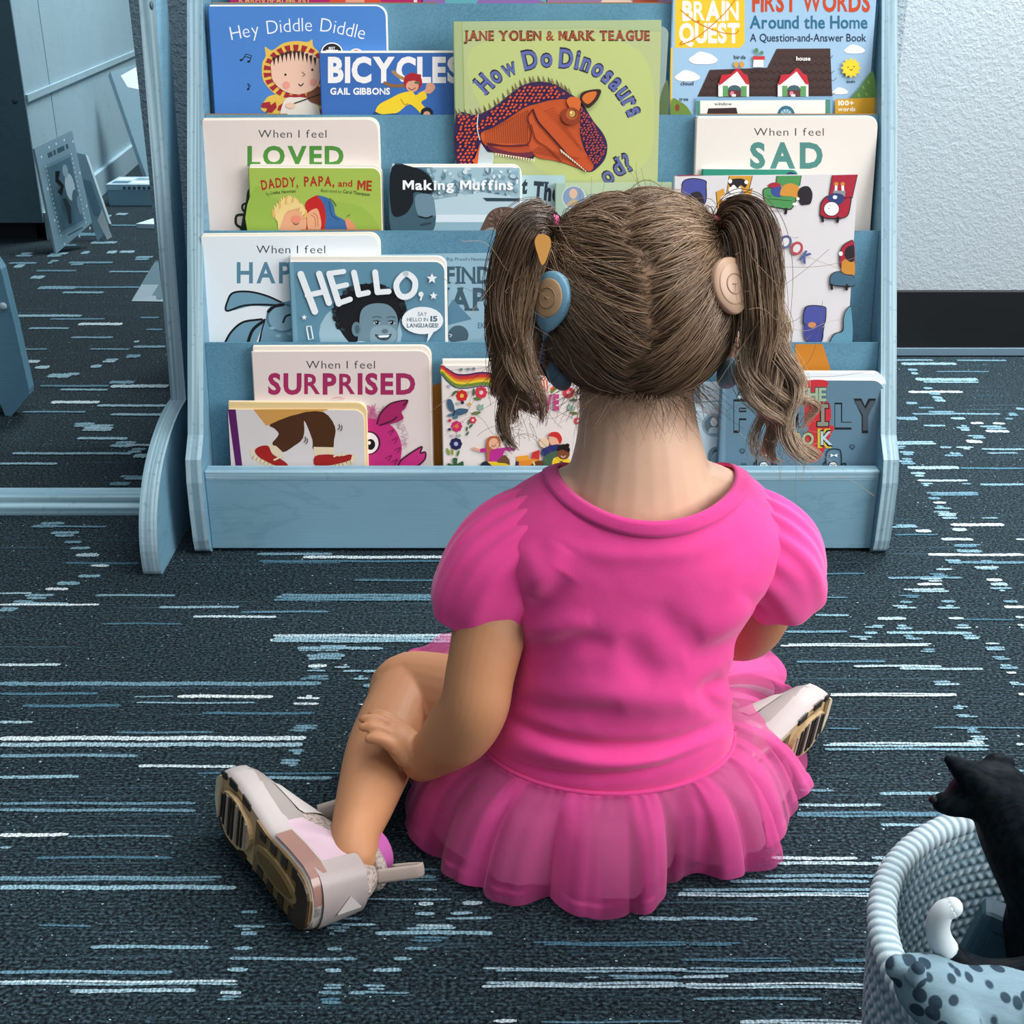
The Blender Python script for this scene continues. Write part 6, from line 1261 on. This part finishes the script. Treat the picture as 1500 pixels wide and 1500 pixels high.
# --- cochlear implant coils, cables and ear processors
BEI = mat('#b6967f', .4, .4); BLU = mat('#6f9fb8', .35, .5); BLUD = mat('#6b93a8', .4)
def coil(px, py, both, s):
    c = V(at_head(px, py)); n = V(((c - HC)[0] / HX[0] ** 2, (c - HC)[1] / HX[1] ** 2, (c - HC)[2] / HX[2] ** 2)).normalized()
    vw = (V((0, 0, CAM_H)) - c).normalized(); n = (n + vw * .55).normalized()
    u = (V((0, 0, 1)) - n * n.z).normalized(); r = u.cross(n); c = c + n * .0085
    def disc(mb, rad, h0, h1, m, seg=40, tear=0.0):
        G = []
        for rr, hh in ((rad * .97, h0), (rad * 1.0, h0 + (h1 - h0) * .4), (rad * .985, h0 + (h1 - h0) * .75), (rad * .93, h1), (rad * .5, h1 + .0004), (0, h1 + .0005)):
            G.append([c + n * hh + (r * math.cos(t) * .94 + u * (math.sin(t) * (1.04 if math.sin(t) > 0 else 1.04 + tear * max(0, -math.sin(t)) ** 6))) * rr for t in [2 * math.pi * j / seg for j in range(seg)]])
        mb.grid(G, m, True)
    k = MB(); disc(k, .0178, 0, .0058, BLU if both else BEI, tear=.28 if both else .12)
    e = k.build('implant_coil', KID)
    k = MB(); disc(k, .0128 if both else .0135, .0056, .0066, mat('#c6a07a', .4, .4) if both else BEI); k.build('coil_face', e)
    k = MB(); ring = [c + n * .0070 + (r * math.cos(t) + u * math.sin(t)) * .0068 for t in [2 * math.pi * j / 32 for j in range(34)]]; k.tube(ring, .0005, mat('#9a7a60', .5), 6, False)
    k.tube([c + n * .0070 + r * .002 * q for q in (-1, 1)], .0007, mat('#b08d70', .5), 6); k.build('button_ring', e)
    if both:
        k = MB(); p0 = c - u * .0195 + n * .002; p1 = V(at_head(806, 500)) + n * .006; p2 = V(at_head(797, 535)) + n * .004; p3 = V(at_head(806, 560))
        k.tube([p0, p0.lerp(p1, .5), p1], [.0026, .0022, .0017], BLU, 10)
        for q in range(5): k.ball(p1.lerp(p2, .15 + q * .17), (.0022, .0022, .0018), mat('#9aa6ad', .3), 8, 6)
        k.tube([p1, p2, p2.lerp(p3, .6), p3], .0009, mat('#3f5866', .4), 8); k.build('cable', KID)
coil(822, 438, True, -1); coil(1054, 420, False, 1)
for sx, px, py in ((-1, 826, 548), (1, 1064, 545)):
    c = V(at_head(px, py)) + V((sx * .003, .004, -.002)); R = Matrix.Rotation(sx * .5, 3, 'Y')
    mb = MB(); mb.ball(c, (.0085, .013, .0120), BLUD, 18, 12, R); mb.build('ear_processor', KID)
KID['label'] = 'small child in a bright pink tulle dress sitting on the carpet facing the bookshelf'
KID['category'] = 'person'

# ------------------------------------------------------------------ rope basket of toy animals, lower right
RZ = 0.150; p = at_h(1274, 1392, RZ); BR_ = 0.140; BC = V((p.x + BR_, p.y - 0.005, 0))
def rope_mat():
    t = NT('cotton_rope'); at = t.n('ShaderNodeAttribute', attribute_name='strand'); n = t.noise(t.coord((1, 1, 1)), 900, 2)
    c = t.mix(at.outputs['Fac'], '#587c8d', '#c2d2d9'); c = t.mix(t.ramp(n, [(.35, .0), (.7, .35)]), c, '#86a4b1'); t.set('Base Color', c); t.set('Roughness', .85); t.set('Specular IOR Level', .15); return t.m
def basket():
    e = empty('basket', BC, 'round pale blue braided rope basket holding toy animals', 'basket', None)
    m = rope_mat(); nu = 1300
    def wall_grid(name, rows, z0, z1, rfun, inward):
        nv = rows * 5; G = []; st = []
        for i in range(nv + 1):
            v = i / nv * rows; row = int(min(rows - 1e-6, v)); f = v - row; z = z0 + (z1 - z0) * i / nv; g = []
            for j in range(nu):
                u = j / nu * 2 * math.pi; q = u * 118 + row * 2.4 + (f - .5) * (3.0 if row % 2 else -3.0)
                bulge = math.sin(math.pi * f) ** .6; s = .5 + .5 * math.cos(q); d = .0021 * bulge * (.35 + .65 * s ** .5)
                rr = rfun(z) + (-d if inward else d); g.append(V((BC.x + rr * math.cos(u), BC.y + rr * math.sin(u), z)))
                st.append(max(0, min(1, (s ** 1.2) * bulge * (.75 + .5 * noise.noise(V((row * 3.1, u * 30, 0)))) + .15 * (row % 2))))
            G.append(g)
        mb = MB(); mb.grid(G, m, True, True, inward); o = mb.build(name, e); at = o.data.attributes.new('strand', 'FLOAT', 'POINT'); at.data.foreach_set('value', st); return o
    rf = lambda z: BR_ - .006 - .012 * (1 - z / RZ) ** 2
    wall_grid('wall_outside', 20, .002, RZ - .004, rf, False); wall_grid('wall_inside', 20, .006, RZ - .004, lambda z: rf(z) - .010, True)
    G = []; st = []; nv = 22
    for i in range(nv + 1):
        a = 2 * math.pi * i / nv; g = []
        for j in range(nu):
            u = j / nu * 2 * math.pi; ch = abs(((a / math.pi) % 2) - 1); q = u * 128 + 2.6 * ch; s = .5 + .5 * math.cos(q); r = .0086 * (.88 + .13 * s ** .5 - .10 * max(0, 1 - 6 * abs(ch - .5)))
            g.append(V((BC.x + (BR_ - .010 + r * math.cos(a)) * math.cos(u), BC.y + (BR_ - .010 + r * math.cos(a)) * math.sin(u), RZ + r * .95 * math.sin(a)))); st.append(max(0, min(1, .35 + .7 * s)))
        G.append(g)
    mb = MB(); mb.grid(G, m, True); o = mb.build('rim', e); at = o.data.attributes.new('strand', 'FLOAT', 'POINT'); at.data.foreach_set('value', st)
    mb = MB(); c = [V((BC.x + (BR_ - .02) * math.cos(t), BC.y + (BR_ - .02) * math.sin(t), .004)) for t in [2 * math.pi * j / 60 for j in range(60)]]; mb.prism(c, (0, 0, .004), mat('#5a7f93', .9)); mb.build('bottom', e)
basket()
def remeshed(name, mb, parent, m, vox=.0022, it=4):
    me = bpy.data.meshes.new(name); me.from_pydata([tuple(p) for p in mb.v], [], mb.f); o = bpy.data.objects.new('tmp', me); COL.objects.link(o)
    md = o.modifiers.new('r', 'REMESH'); md.mode = 'VOXEL'; md.voxel_size = vox; md = o.modifiers.new('s', 'SMOOTH'); md.iterations = it
    out = bpy.data.meshes.new_from_object(o.evaluated_get(bpy.context.evaluated_depsgraph_get())); bpy.data.objects.remove(o); out.materials.clear(); out.materials.append(m); out.name = name
    out.polygons.foreach_set('use_smooth', [True] * len(out.polygons)); out.polygons.foreach_set('material_index', [0] * len(out.polygons)); return link_mesh(name, out, parent)
def fur_mat(name, a, b, spots=None):
    t = NT(name); v = t.coord((1, 1, 1)); n = t.noise(t.coord((60, 220, 90)), 2, 4, .6); c = t.mix(t.ramp(n, [(.4, 0.), (.75, .6)]), a, b)
    if spots:
        vo = t.n('ShaderNodeTexVoronoi', i_Scale=104.0, i_Randomness=.75); t.link(t.coord((1.0, .8, .9)), vo.inputs['Vector']); c = t.mix(t.ramp(vo.outputs['Distance'], [(.36, 1.), (.42, 0.)]), c, spots)
    t.set('Base Color', c); t.set('Roughness', .5); t.set('Specular IOR Level', .04); t.bump(n, .25, .0015); return t.m
BLKF = fur_mat('black_toy_fur', '#0a0f13', '#1b262d'); SPOT = fur_mat('spotted_toy_fur', '#7893a0', '#6a8594', '#2f4250')
def tb(mb, pts, rad, k=14, n=6):
    q = spline([tuple(p) + (r,) for p, r in zip(pts, rad)], n); mb.tube([V(x[:3]) for x in q], [x[3] for x in q], BLKF, k); mb.ball(q[0][:3], rad[0], BLKF, 12, 8); mb.ball(q[-1][:3], rad[-1], BLKF, 12, 8)
def toy_dog():
    e = empty('toy_cat', (BC.x + .02, BC.y + .03, .01), 'glossy black toy animal with pointed ears looking over the basket rim', 'toy'); mb = MB()
    d0 = .600
    head = at_d(1446, 1158, d0); muz = at_d(1380, 1176, d0 - .004); nk = at_d(1492, 1215, d0 - .010); sh = at_d(1560, 1320, d0 - .02)
    tb(mb, [sh + V((.004, 0, -.03)), sh, nk, head + V((.008, .0, -.002))], [.034, .033, .0235, .0175])
    mb.ball(head, (.0195, .0175, .0165), BLKF, 20, 14); tb(mb, [head + V((-.010, 0, -.004)), muz + V((.006, 0, 0)), muz], [.0130, .0085, .0062])
    ear = at_d(1390, 1113, d0 - .004); tb(mb, [head + V((-.005, -.005, .007)), (ear + head + V((-.005, -.005, .007))) / 2, ear], [.0095, .0078, .0032])
    ear2 = at_d(1478, 1118, d0 + .016); tb(mb, [head + V((.008, .011, .008)), ear2], [.009, .004])
    tb(mb, [sh, sh + V((.05, .005, -.005)), sh + V((.085, .0, -.02))], [.034, .036, .032])
    for dx, dy in ((-.004, -.018), (.004, .018), (.076, -.018), (.080, .018)):
        q = sh + V((dx, dy, -.02)); tb(mb, [q, V((q.x, q.y, .05)), V((q.x - .004, q.y, .016))], [.016, .011, .010])
    remeshed('body', mb, e, BLKF, .0018, 3)
    mb = MB(); mb.ball(muz + V((-.0052, 0, .002)), .0028, mat('#050607', .5), 10, 8); mb.build('nose', e)
toy_dog()
def toy_tail():
    e = empty('toy_skunk', at_d(1500, 1440, .50), 'black toy animal with a curled white tipped tail, lying inside the basket', 'toy'); mb = MB(); d = .502
    pts = [at_d(x, y, d) for x, y in ((1520, 1420), (1480, 1426), (1445, 1426), (1416, 1418), (1396, 1404), (1384, 1390))]
    body = at_d(1590, 1440, d); tb(mb, [body + V((.03, 0, -.01)), body] + pts, [.028, .024, .0082, .0078, .0080, .0082, .0076, .0066])
    remeshed('body', mb, e, BLKF, .0012, 3)
    mb = MB(); q = [at_d(x, y, d) for x, y in ((1385, 1391), (1376, 1374), (1374, 1354), (1381, 1336), (1395, 1329))]; s = spline([tuple(p) for p in q], 6); W_ = mat('#c4d0d6', .5); mb.tube([V(x) for x in s], list(np.linspace(.0068, .0052, len(s))), W_, 14); mb.ball(s[-1], .0052, W_, 14, 10); mb.build('tail_tip', e)
toy_tail()
def toy_spotted():
    e = empty('toy_leopard', at_d(1420, 1480, .47), 'pale blue toy animal with dark spots lying at the front of the basket', 'toy'); mb = MB(); d = .488
    P = lambda x, y, dd=0: at_d(x, y, d + dd)
    tb(mb, [P(1316, 1418), P(1330, 1424), P(1352, 1440), P(1385, 1462), P(1430, 1484), P(1490, 1500), P(1570, 1512)], [.007, .0105, .0165, .020, .026, .029, .029])
    tb(mb, [P(1345, 1428, .006), P(1349, 1416, .006)], [.0055, .0042]); tb(mb, [P(1342, 1432, -.012), P(1345, 1420, -.012)], [.0055, .0042])
    for x, dd in ((1400, -.016), (1400, .016), (1540, -.018), (1540, .018)):
        q = P(x, 1500, dd); tb(mb, [q, V((q.x - .004, q.y, .055)), V((q.x - .012, q.y, .020))], [.013, .010, .009])
    remeshed('body', mb, e, SPOT, .0018, 3)
    mb = MB(); mb.ball(P(1313, 1416), .0042, mat('#22343e', .3), 10, 8); mb.build('nose', e)
toy_spotted()
def toy_box():
    q = at_d(1462, 1330, .585); e = empty('toy_crate', (q.x, q.y, .01), 'slate grey flat sided block standing in the basket behind the white tail tip', 'toy')
    mb = MB(); R = Matrix.Rotation(.25, 3, 'Y') @ Matrix.Rotation(-.35, 3, 'Z'); mb.box((q.x + .016, q.y + .012, .072), (.062, .022, .118), mat('#33505f', .55), R); mb.build('block', e, bevel=.004)
    mb = MB(); mb.box(V((q.x + .016, q.y + .012, .072)) + R @ V((0, -.0118, .0)), (.046, .0016, .098), mat('#2c4653', .55), R); mb.build('panel', e, bevel=.0006)
toy_box()

# ------------------------------------------------------------------ standing wooden frame at the left
FD0 = 1.500
def frame():
    xr = at_d(277, 645, FD0).x; e = empty('floor_frame', (xr - .4, FD0, 0), 'pale blue wooden floor frame with rounded feet, standing left of the bookshelf', 'frame stand')
    ln = math.tan(math.radians(7)); R = Matrix.Rotation(-math.radians(7), 3, 'X')
    for x, nm in ((xr - .0095, 'post'), (xr - .90, 'post')):
        mb = MB(); mb.prism([(x - .0095, FD0 + .0, .10), (x - .0095, FD0 + .055, .10), (x - .0095, FD0 + .055 + 1.0 * ln, 1.10), (x - .0095, FD0 + 1.0 * ln, 1.10)], (.019, 0, 0), WOODB, PLYX); o = mb.build('post', e, bevel=.003)
        mb = MB(); s = at_plane(222, 8, V((x + .0097, 0, 0)), V((1, 0, 0))); mb.ball(s, (.002, .005, .005), mat('#3d5968', .4), 10, 8); mb.build('screw', o)
        f0 = at_h(255, 842, 0).y
        prof = [(f0, .0), (f0 - .003, .010), (f0 - .002, .04), (f0 + .012, .075), (f0 + .045, .110), (f0 + .095, .135), (f0 + .16, .150), (FD0 + .055, .150), (FD0 + .10, .120), (FD0 + .16, .04), (FD0 + .165, .0)]
        sp = spline(prof[:8], 4); mb = MB(); pts = [(x - .0115, a, max(0, b)) for a, b in [tuple(q) for q in sp] + prof[8:]]; mb.prism(pts, (.021, 0, 0), WOODB, PLYX); mb.build('foot', e, bevel=.003)
    z0 = at_d(120, 760, FD0 - .008).z; z1 = at_d(120, 722, FD0).z; L = xr - .90
    mb = MB(); w = xr - .019 - L; c = (xr - .019 + L) / 2
    mb.prism([(L, FD0 - .010, z0), (L, FD0 - .010, z0 + (z1 - z0) * .50), (L, FD0 - .004, z0 + (z1 - z0) * .62), (L, FD0 - .004, z1 - .004), (L, FD0 + .002, z1), (L, FD0 + .018, z1), (L, FD0 + .018, z0)], (w, 0, 0), WOOD, PLYZ); mb.build('bottom_rail', e, bevel=.001)
    mb = MB(); mb.box((c, FD0 + .10 * 7 * ln + .06, 1.09), (w, .02, .05), WOOD); mb.build('top_rail', e, bevel=.002)
frame()
# the leg of the next piece of furniture, beyond the frame
def easel_leg():
    y = at_h(20, 610, 0).y; fr = [at_d(x, q, y) for x, q in ((-60, 300), (2, 398), (22, 480), (43, 574), (43, 582), (17, 613), (8, 612), (2, 596), (-60, 560))]
    e = empty('easel', (fr[4].x - .05, y + .02, 0), 'blue grey wooden easel leg with a slanted foot and a screw, at the left edge', 'easel')
    dz = min(p.z for p in fr); fr = [p - V((0, 0, dz)) for p in fr]
    mb = MB(); mb.prism(fr, (0, .022, 0), CABL, CABL); o = mb.build('leg', e, bevel=.003)
    mb = MB(); mb.ball(at_d(5, 452, y - .001) - V((0, 0, dz)), (.006, .003, .006), mat('#a9c4d0', .3), 12, 8); mb.build('screw', e)
    mb = MB(); mb.prism([p + V((-.030, .03, 0)) for p in fr], (0, .02, 0), CABD, CABD); mb.build('leg', e, bevel=.003)
CABL = wood_mat('stained_leg', '#5d8aa2', '#4d788f', '#6b98af', (1.5, 1.5, 1.5))
easel_leg()

# ------------------------------------------------------------------ books and boxes lying beyond the frame
def slab(name, label, cat, quad, d, th, col, art=None, edge='#9db4bf', group=None, lean=(0, 1, -.25)):
    """quad TL, TR, BR, BL in the photograph with a depth for each corner"""
    P = [at_d(x, y, dd) for (x, y), dd in zip(quad, d)]; mz = min(p.z for p in P); P = [p - V((0, 0, mz - .001)) for p in P]
    n = (P[1] - P[0]).cross(P[3] - P[0]).normalized()
    if n.y > 0: n = -n
    P[2] = P[2] - n * (P[2] - P[0]).dot(n)
    e = empty(name, sum(P, V()) / 4 - V((0, 0, (sum(P, V()) / 4).z)), label, cat, group)
    mb = MB(); mb.prism([p - n * th for p in P], n * (th - .001), mat(edge, .5)); mb.build('page_block', e)
    mb = MB(); mb.prism(P, -n * .001, mat(col, .25)); 
    uv = lambda a, b, k: P[0] + (P[1] - P[0]) * a + (P[3] - P[0]) * b + n * (.0003 * k)
    k = 1
    for item in art or []:
        if item[0] == 'r': _, a0, b0, a1, b1, c = item; mb.add([uv(a0, b0, k), uv(a1, b0, k), uv(a1, b1, k), uv(a0, b1, k)], [(0, 1, 2, 3)], mat(c, .3))
        elif item[0] == 'e': _, a, b, ra, rb, c = item; mb.add([uv(a + ra * math.cos(t), b + rb * math.sin(t), k) for t in [2 * math.pi * j / 16 for j in range(16)]], [tuple(range(16))], mat(c, .3))
        elif item[0] == 'p': mb.add([uv(a, b, k) for a, b in item[1]], [tuple(range(len(item[1])))], mat(item[2], .3))
        k += 1
    mb.build('front_cover', e); return e
GF = 'picture books standing on the far carpet'
art = [('r', .16, .19, .86, .86, '#6d93a6'), ('r', .19, .22, .83, .83, '#54788b')]
art += [('e', .18, .20 + .66 * i / 15, .012, .008, '#dbe8ee') for i in range(16)] + [('e', .84, .20 + .66 * i / 15, .012, .008, '#dbe8ee') for i in range(16)]
art += [('e', x, y, .018, .013, '#cfe0e8') for x, y in ((.08, .1), (.5, .05), (.92, .1), (.07, .4), (.08, .7), (.93, .4), (.93, .72), (.2, .95), (.6, .95), (.9, .93), (.3, .05), (.7, .05))]
art += [('r', .22, .095, .34, .14, '#3d5c6c'), ('r', .37, .095, .43, .14, '#3d5c6c'), ('r', .47, .095, .66, .14, '#3d5c6c'), ('r', .70, .095, .76, .14, '#3d5c6c')]
art += [('p', [(.32, .28), (.44, .30), (.36, .36), (.46, .44), (.36, .52), (.27, .47), (.38, .44), (.27, .37)], '#0f161b'), ('p', [(.36, .55), (.46, .56), (.52, .66), (.46, .80), (.38, .80), (.40, .68)], '#22333d'), ('e', .60, .48, .12, .13, '#a9c5d2'), ('e', .56, .32, .07, .06, '#86a8b8'), ('e', .68, .62, .09, .10, '#4a6a7b'), ('e', .74, .68, .06, .09, '#6f93a5'), ('r', .30, .88, .70, .895, '#3d5c6c')]
slab('storybook', 'dotted blue grey storybook propped against the dark cabinet, black animal on its cover', 'book', [(49, 208), (104, 182), (141, 315), (81, 363)], [fl.y - .10, fl.y - .02, fl.y - .09, fl.y - .16], .012, '#7fa5b7', art, group=GF)
slab('storybook', 'pale storybook standing behind the dotted storybook near the dark cabinet', 'book', [(95, 196), (122, 202), (163, 305), (140, 330)], [fl.y + .08, fl.y + .06, fl.y + .0, fl.y - .02], .010, '#8fb4c5', [('r', .3, .3, .8, .7, '#6b91a4'), ('p', [(.4, .75), (.9, .6), (.95, .9), (.6, .95)], '#d5e5ec')], group=GF)
slab('storybook', 'tall glossy storybook leaning diagonally beyond the frame, its thick edge in view', 'book', [(162, 108), (240, 84), (279, 272), (224, 288)], [3.93, 4.04, 3.90, 3.82], .03, '#6f8f9e', [('p', [(.15, .05), (.5, .02), (.4, .2), (.2, .15)], '#c9dbe4'), ('r', .3, .3, .9, .9, '#5f8598'), ('e', .6, .5, .2, .15, '#44616f')], group=GF)
def game_box():
    a = at_h(160, 302, 0); b = at_h(222, 303, 0); e = empty('game_box', (a + b) / 2 + V((0, .06, 0)), 'low pale boxed game lying on the carpet behind the frame', 'box')
    hgt = .045; x0, x1, y0, y1 = a.x, b.x + .12, a.y, a.y + .13
    mb = MB(); mb.box(((x0 + x1) / 2, (y0 + y1) / 2, hgt / 2), (x1 - x0, y1 - y0, hgt), mat('#7ea3b5', .4)); mb.build('tray', e, bevel=.002)
    mb = MB(); mb.box(((x0 + x1) / 2, (y0 + y1) / 2, hgt + .008), (x1 - x0 + .004, y1 - y0 + .004, .016), mat('#9dbccb', .35))
    for i in range(4):
        for j in range(2): mb.box((x0 + .02 + i * (x1 - x0 - .03) / 4 + .012, y0 + .036 + j * .055, hgt + .0163), ((x1 - x0) / 5.2, .034, .0006), mat(('#48687a', '#c9dde6', '#678c9f', '#33505f')[(i + j) % 4], .35))
    for i in range(7): mb.box((x0 + .05 + i * .014, y0 - .0024, hgt + .006), (.008, .0006, .008), mat('#35505e', .4))
    mb.build('lid', e, bevel=.001)
game_box()
def small_books():
    a = at_h(200, 335, 0); e = empty('storybook', a + V((.06, .04, 0)), 'white corner of a storybook lying flat beside the frame post', 'book', GF)
    mb = MB(); mb.prism([a + V((0, 0, .001)), a + V((.12, -.015, .001)), a + V((.15, .10, .001)), a + V((.03, .085, .001))], (0, 0, .012), mat('#b9d2de', .4)); mb.build('front_cover', e, bevel=.001)
    mb = MB(); mb.prism([a + V((.004, .002, .003)), a + V((.118, -.0165, .003)), a + V((.147, .098, .003)), a + V((.03, .083, .003))], (0, 0, .006), PAGE); mb.build('page_block', e)
    p = [at_h(193, 442, 0), at_h(262, 443, 0)]; y = p[0].y; e = empty('storybook', (p[0] + p[1]) / 2, 'storybook standing open like a tent on the carpet by the frame post', 'book', GF)
    top = at_d(236, 384, y + .07); w = p[1].x - p[0].x
    A0 = p[0] + V((0, 0, .001)); A1 = p[1] + V((0, 0, .001)); B0 = V((top.x - .012, top.y, top.z)); B1 = V((top.x + w, top.y, top.z)); C0 = V((p[0].x + .01, y + .14, .001)); C1 = V((p[1].x + .01, y + .14, .001))
    mb = MB(); mb.prism([A0, A1, B1, B0], (0, .004, .003), mat('#7d9fae', .3)); nn = (A1 - A0).cross(B0 - A0).normalized(); nn = nn if nn.y < 0 else -nn
    f = lambda s, t: A0.lerp(A1, s).lerp(B0.lerp(B1, s), t) + nn * .0006
    mb.add([f(0, 0), f(1, 0), f(1, .42), f(0, .42)], [(0, 1, 2, 3)], mat('#b9d2de', .3)); mb.add([f(.55 + .12 * math.cos(t), .2 + .14 * math.sin(t)) + nn * .0004 for t in [2 * math.pi * j / 16 for j in range(16)]], [tuple(range(16))], mat('#7b9dad', .3)); mb.build('front_cover', e)
    mb = MB(); mb.prism([B0, B1, C1, C0], (0, .004, .003), mat('#8fb1c0', .3)); mb.build('back_cover', e)
small_books()
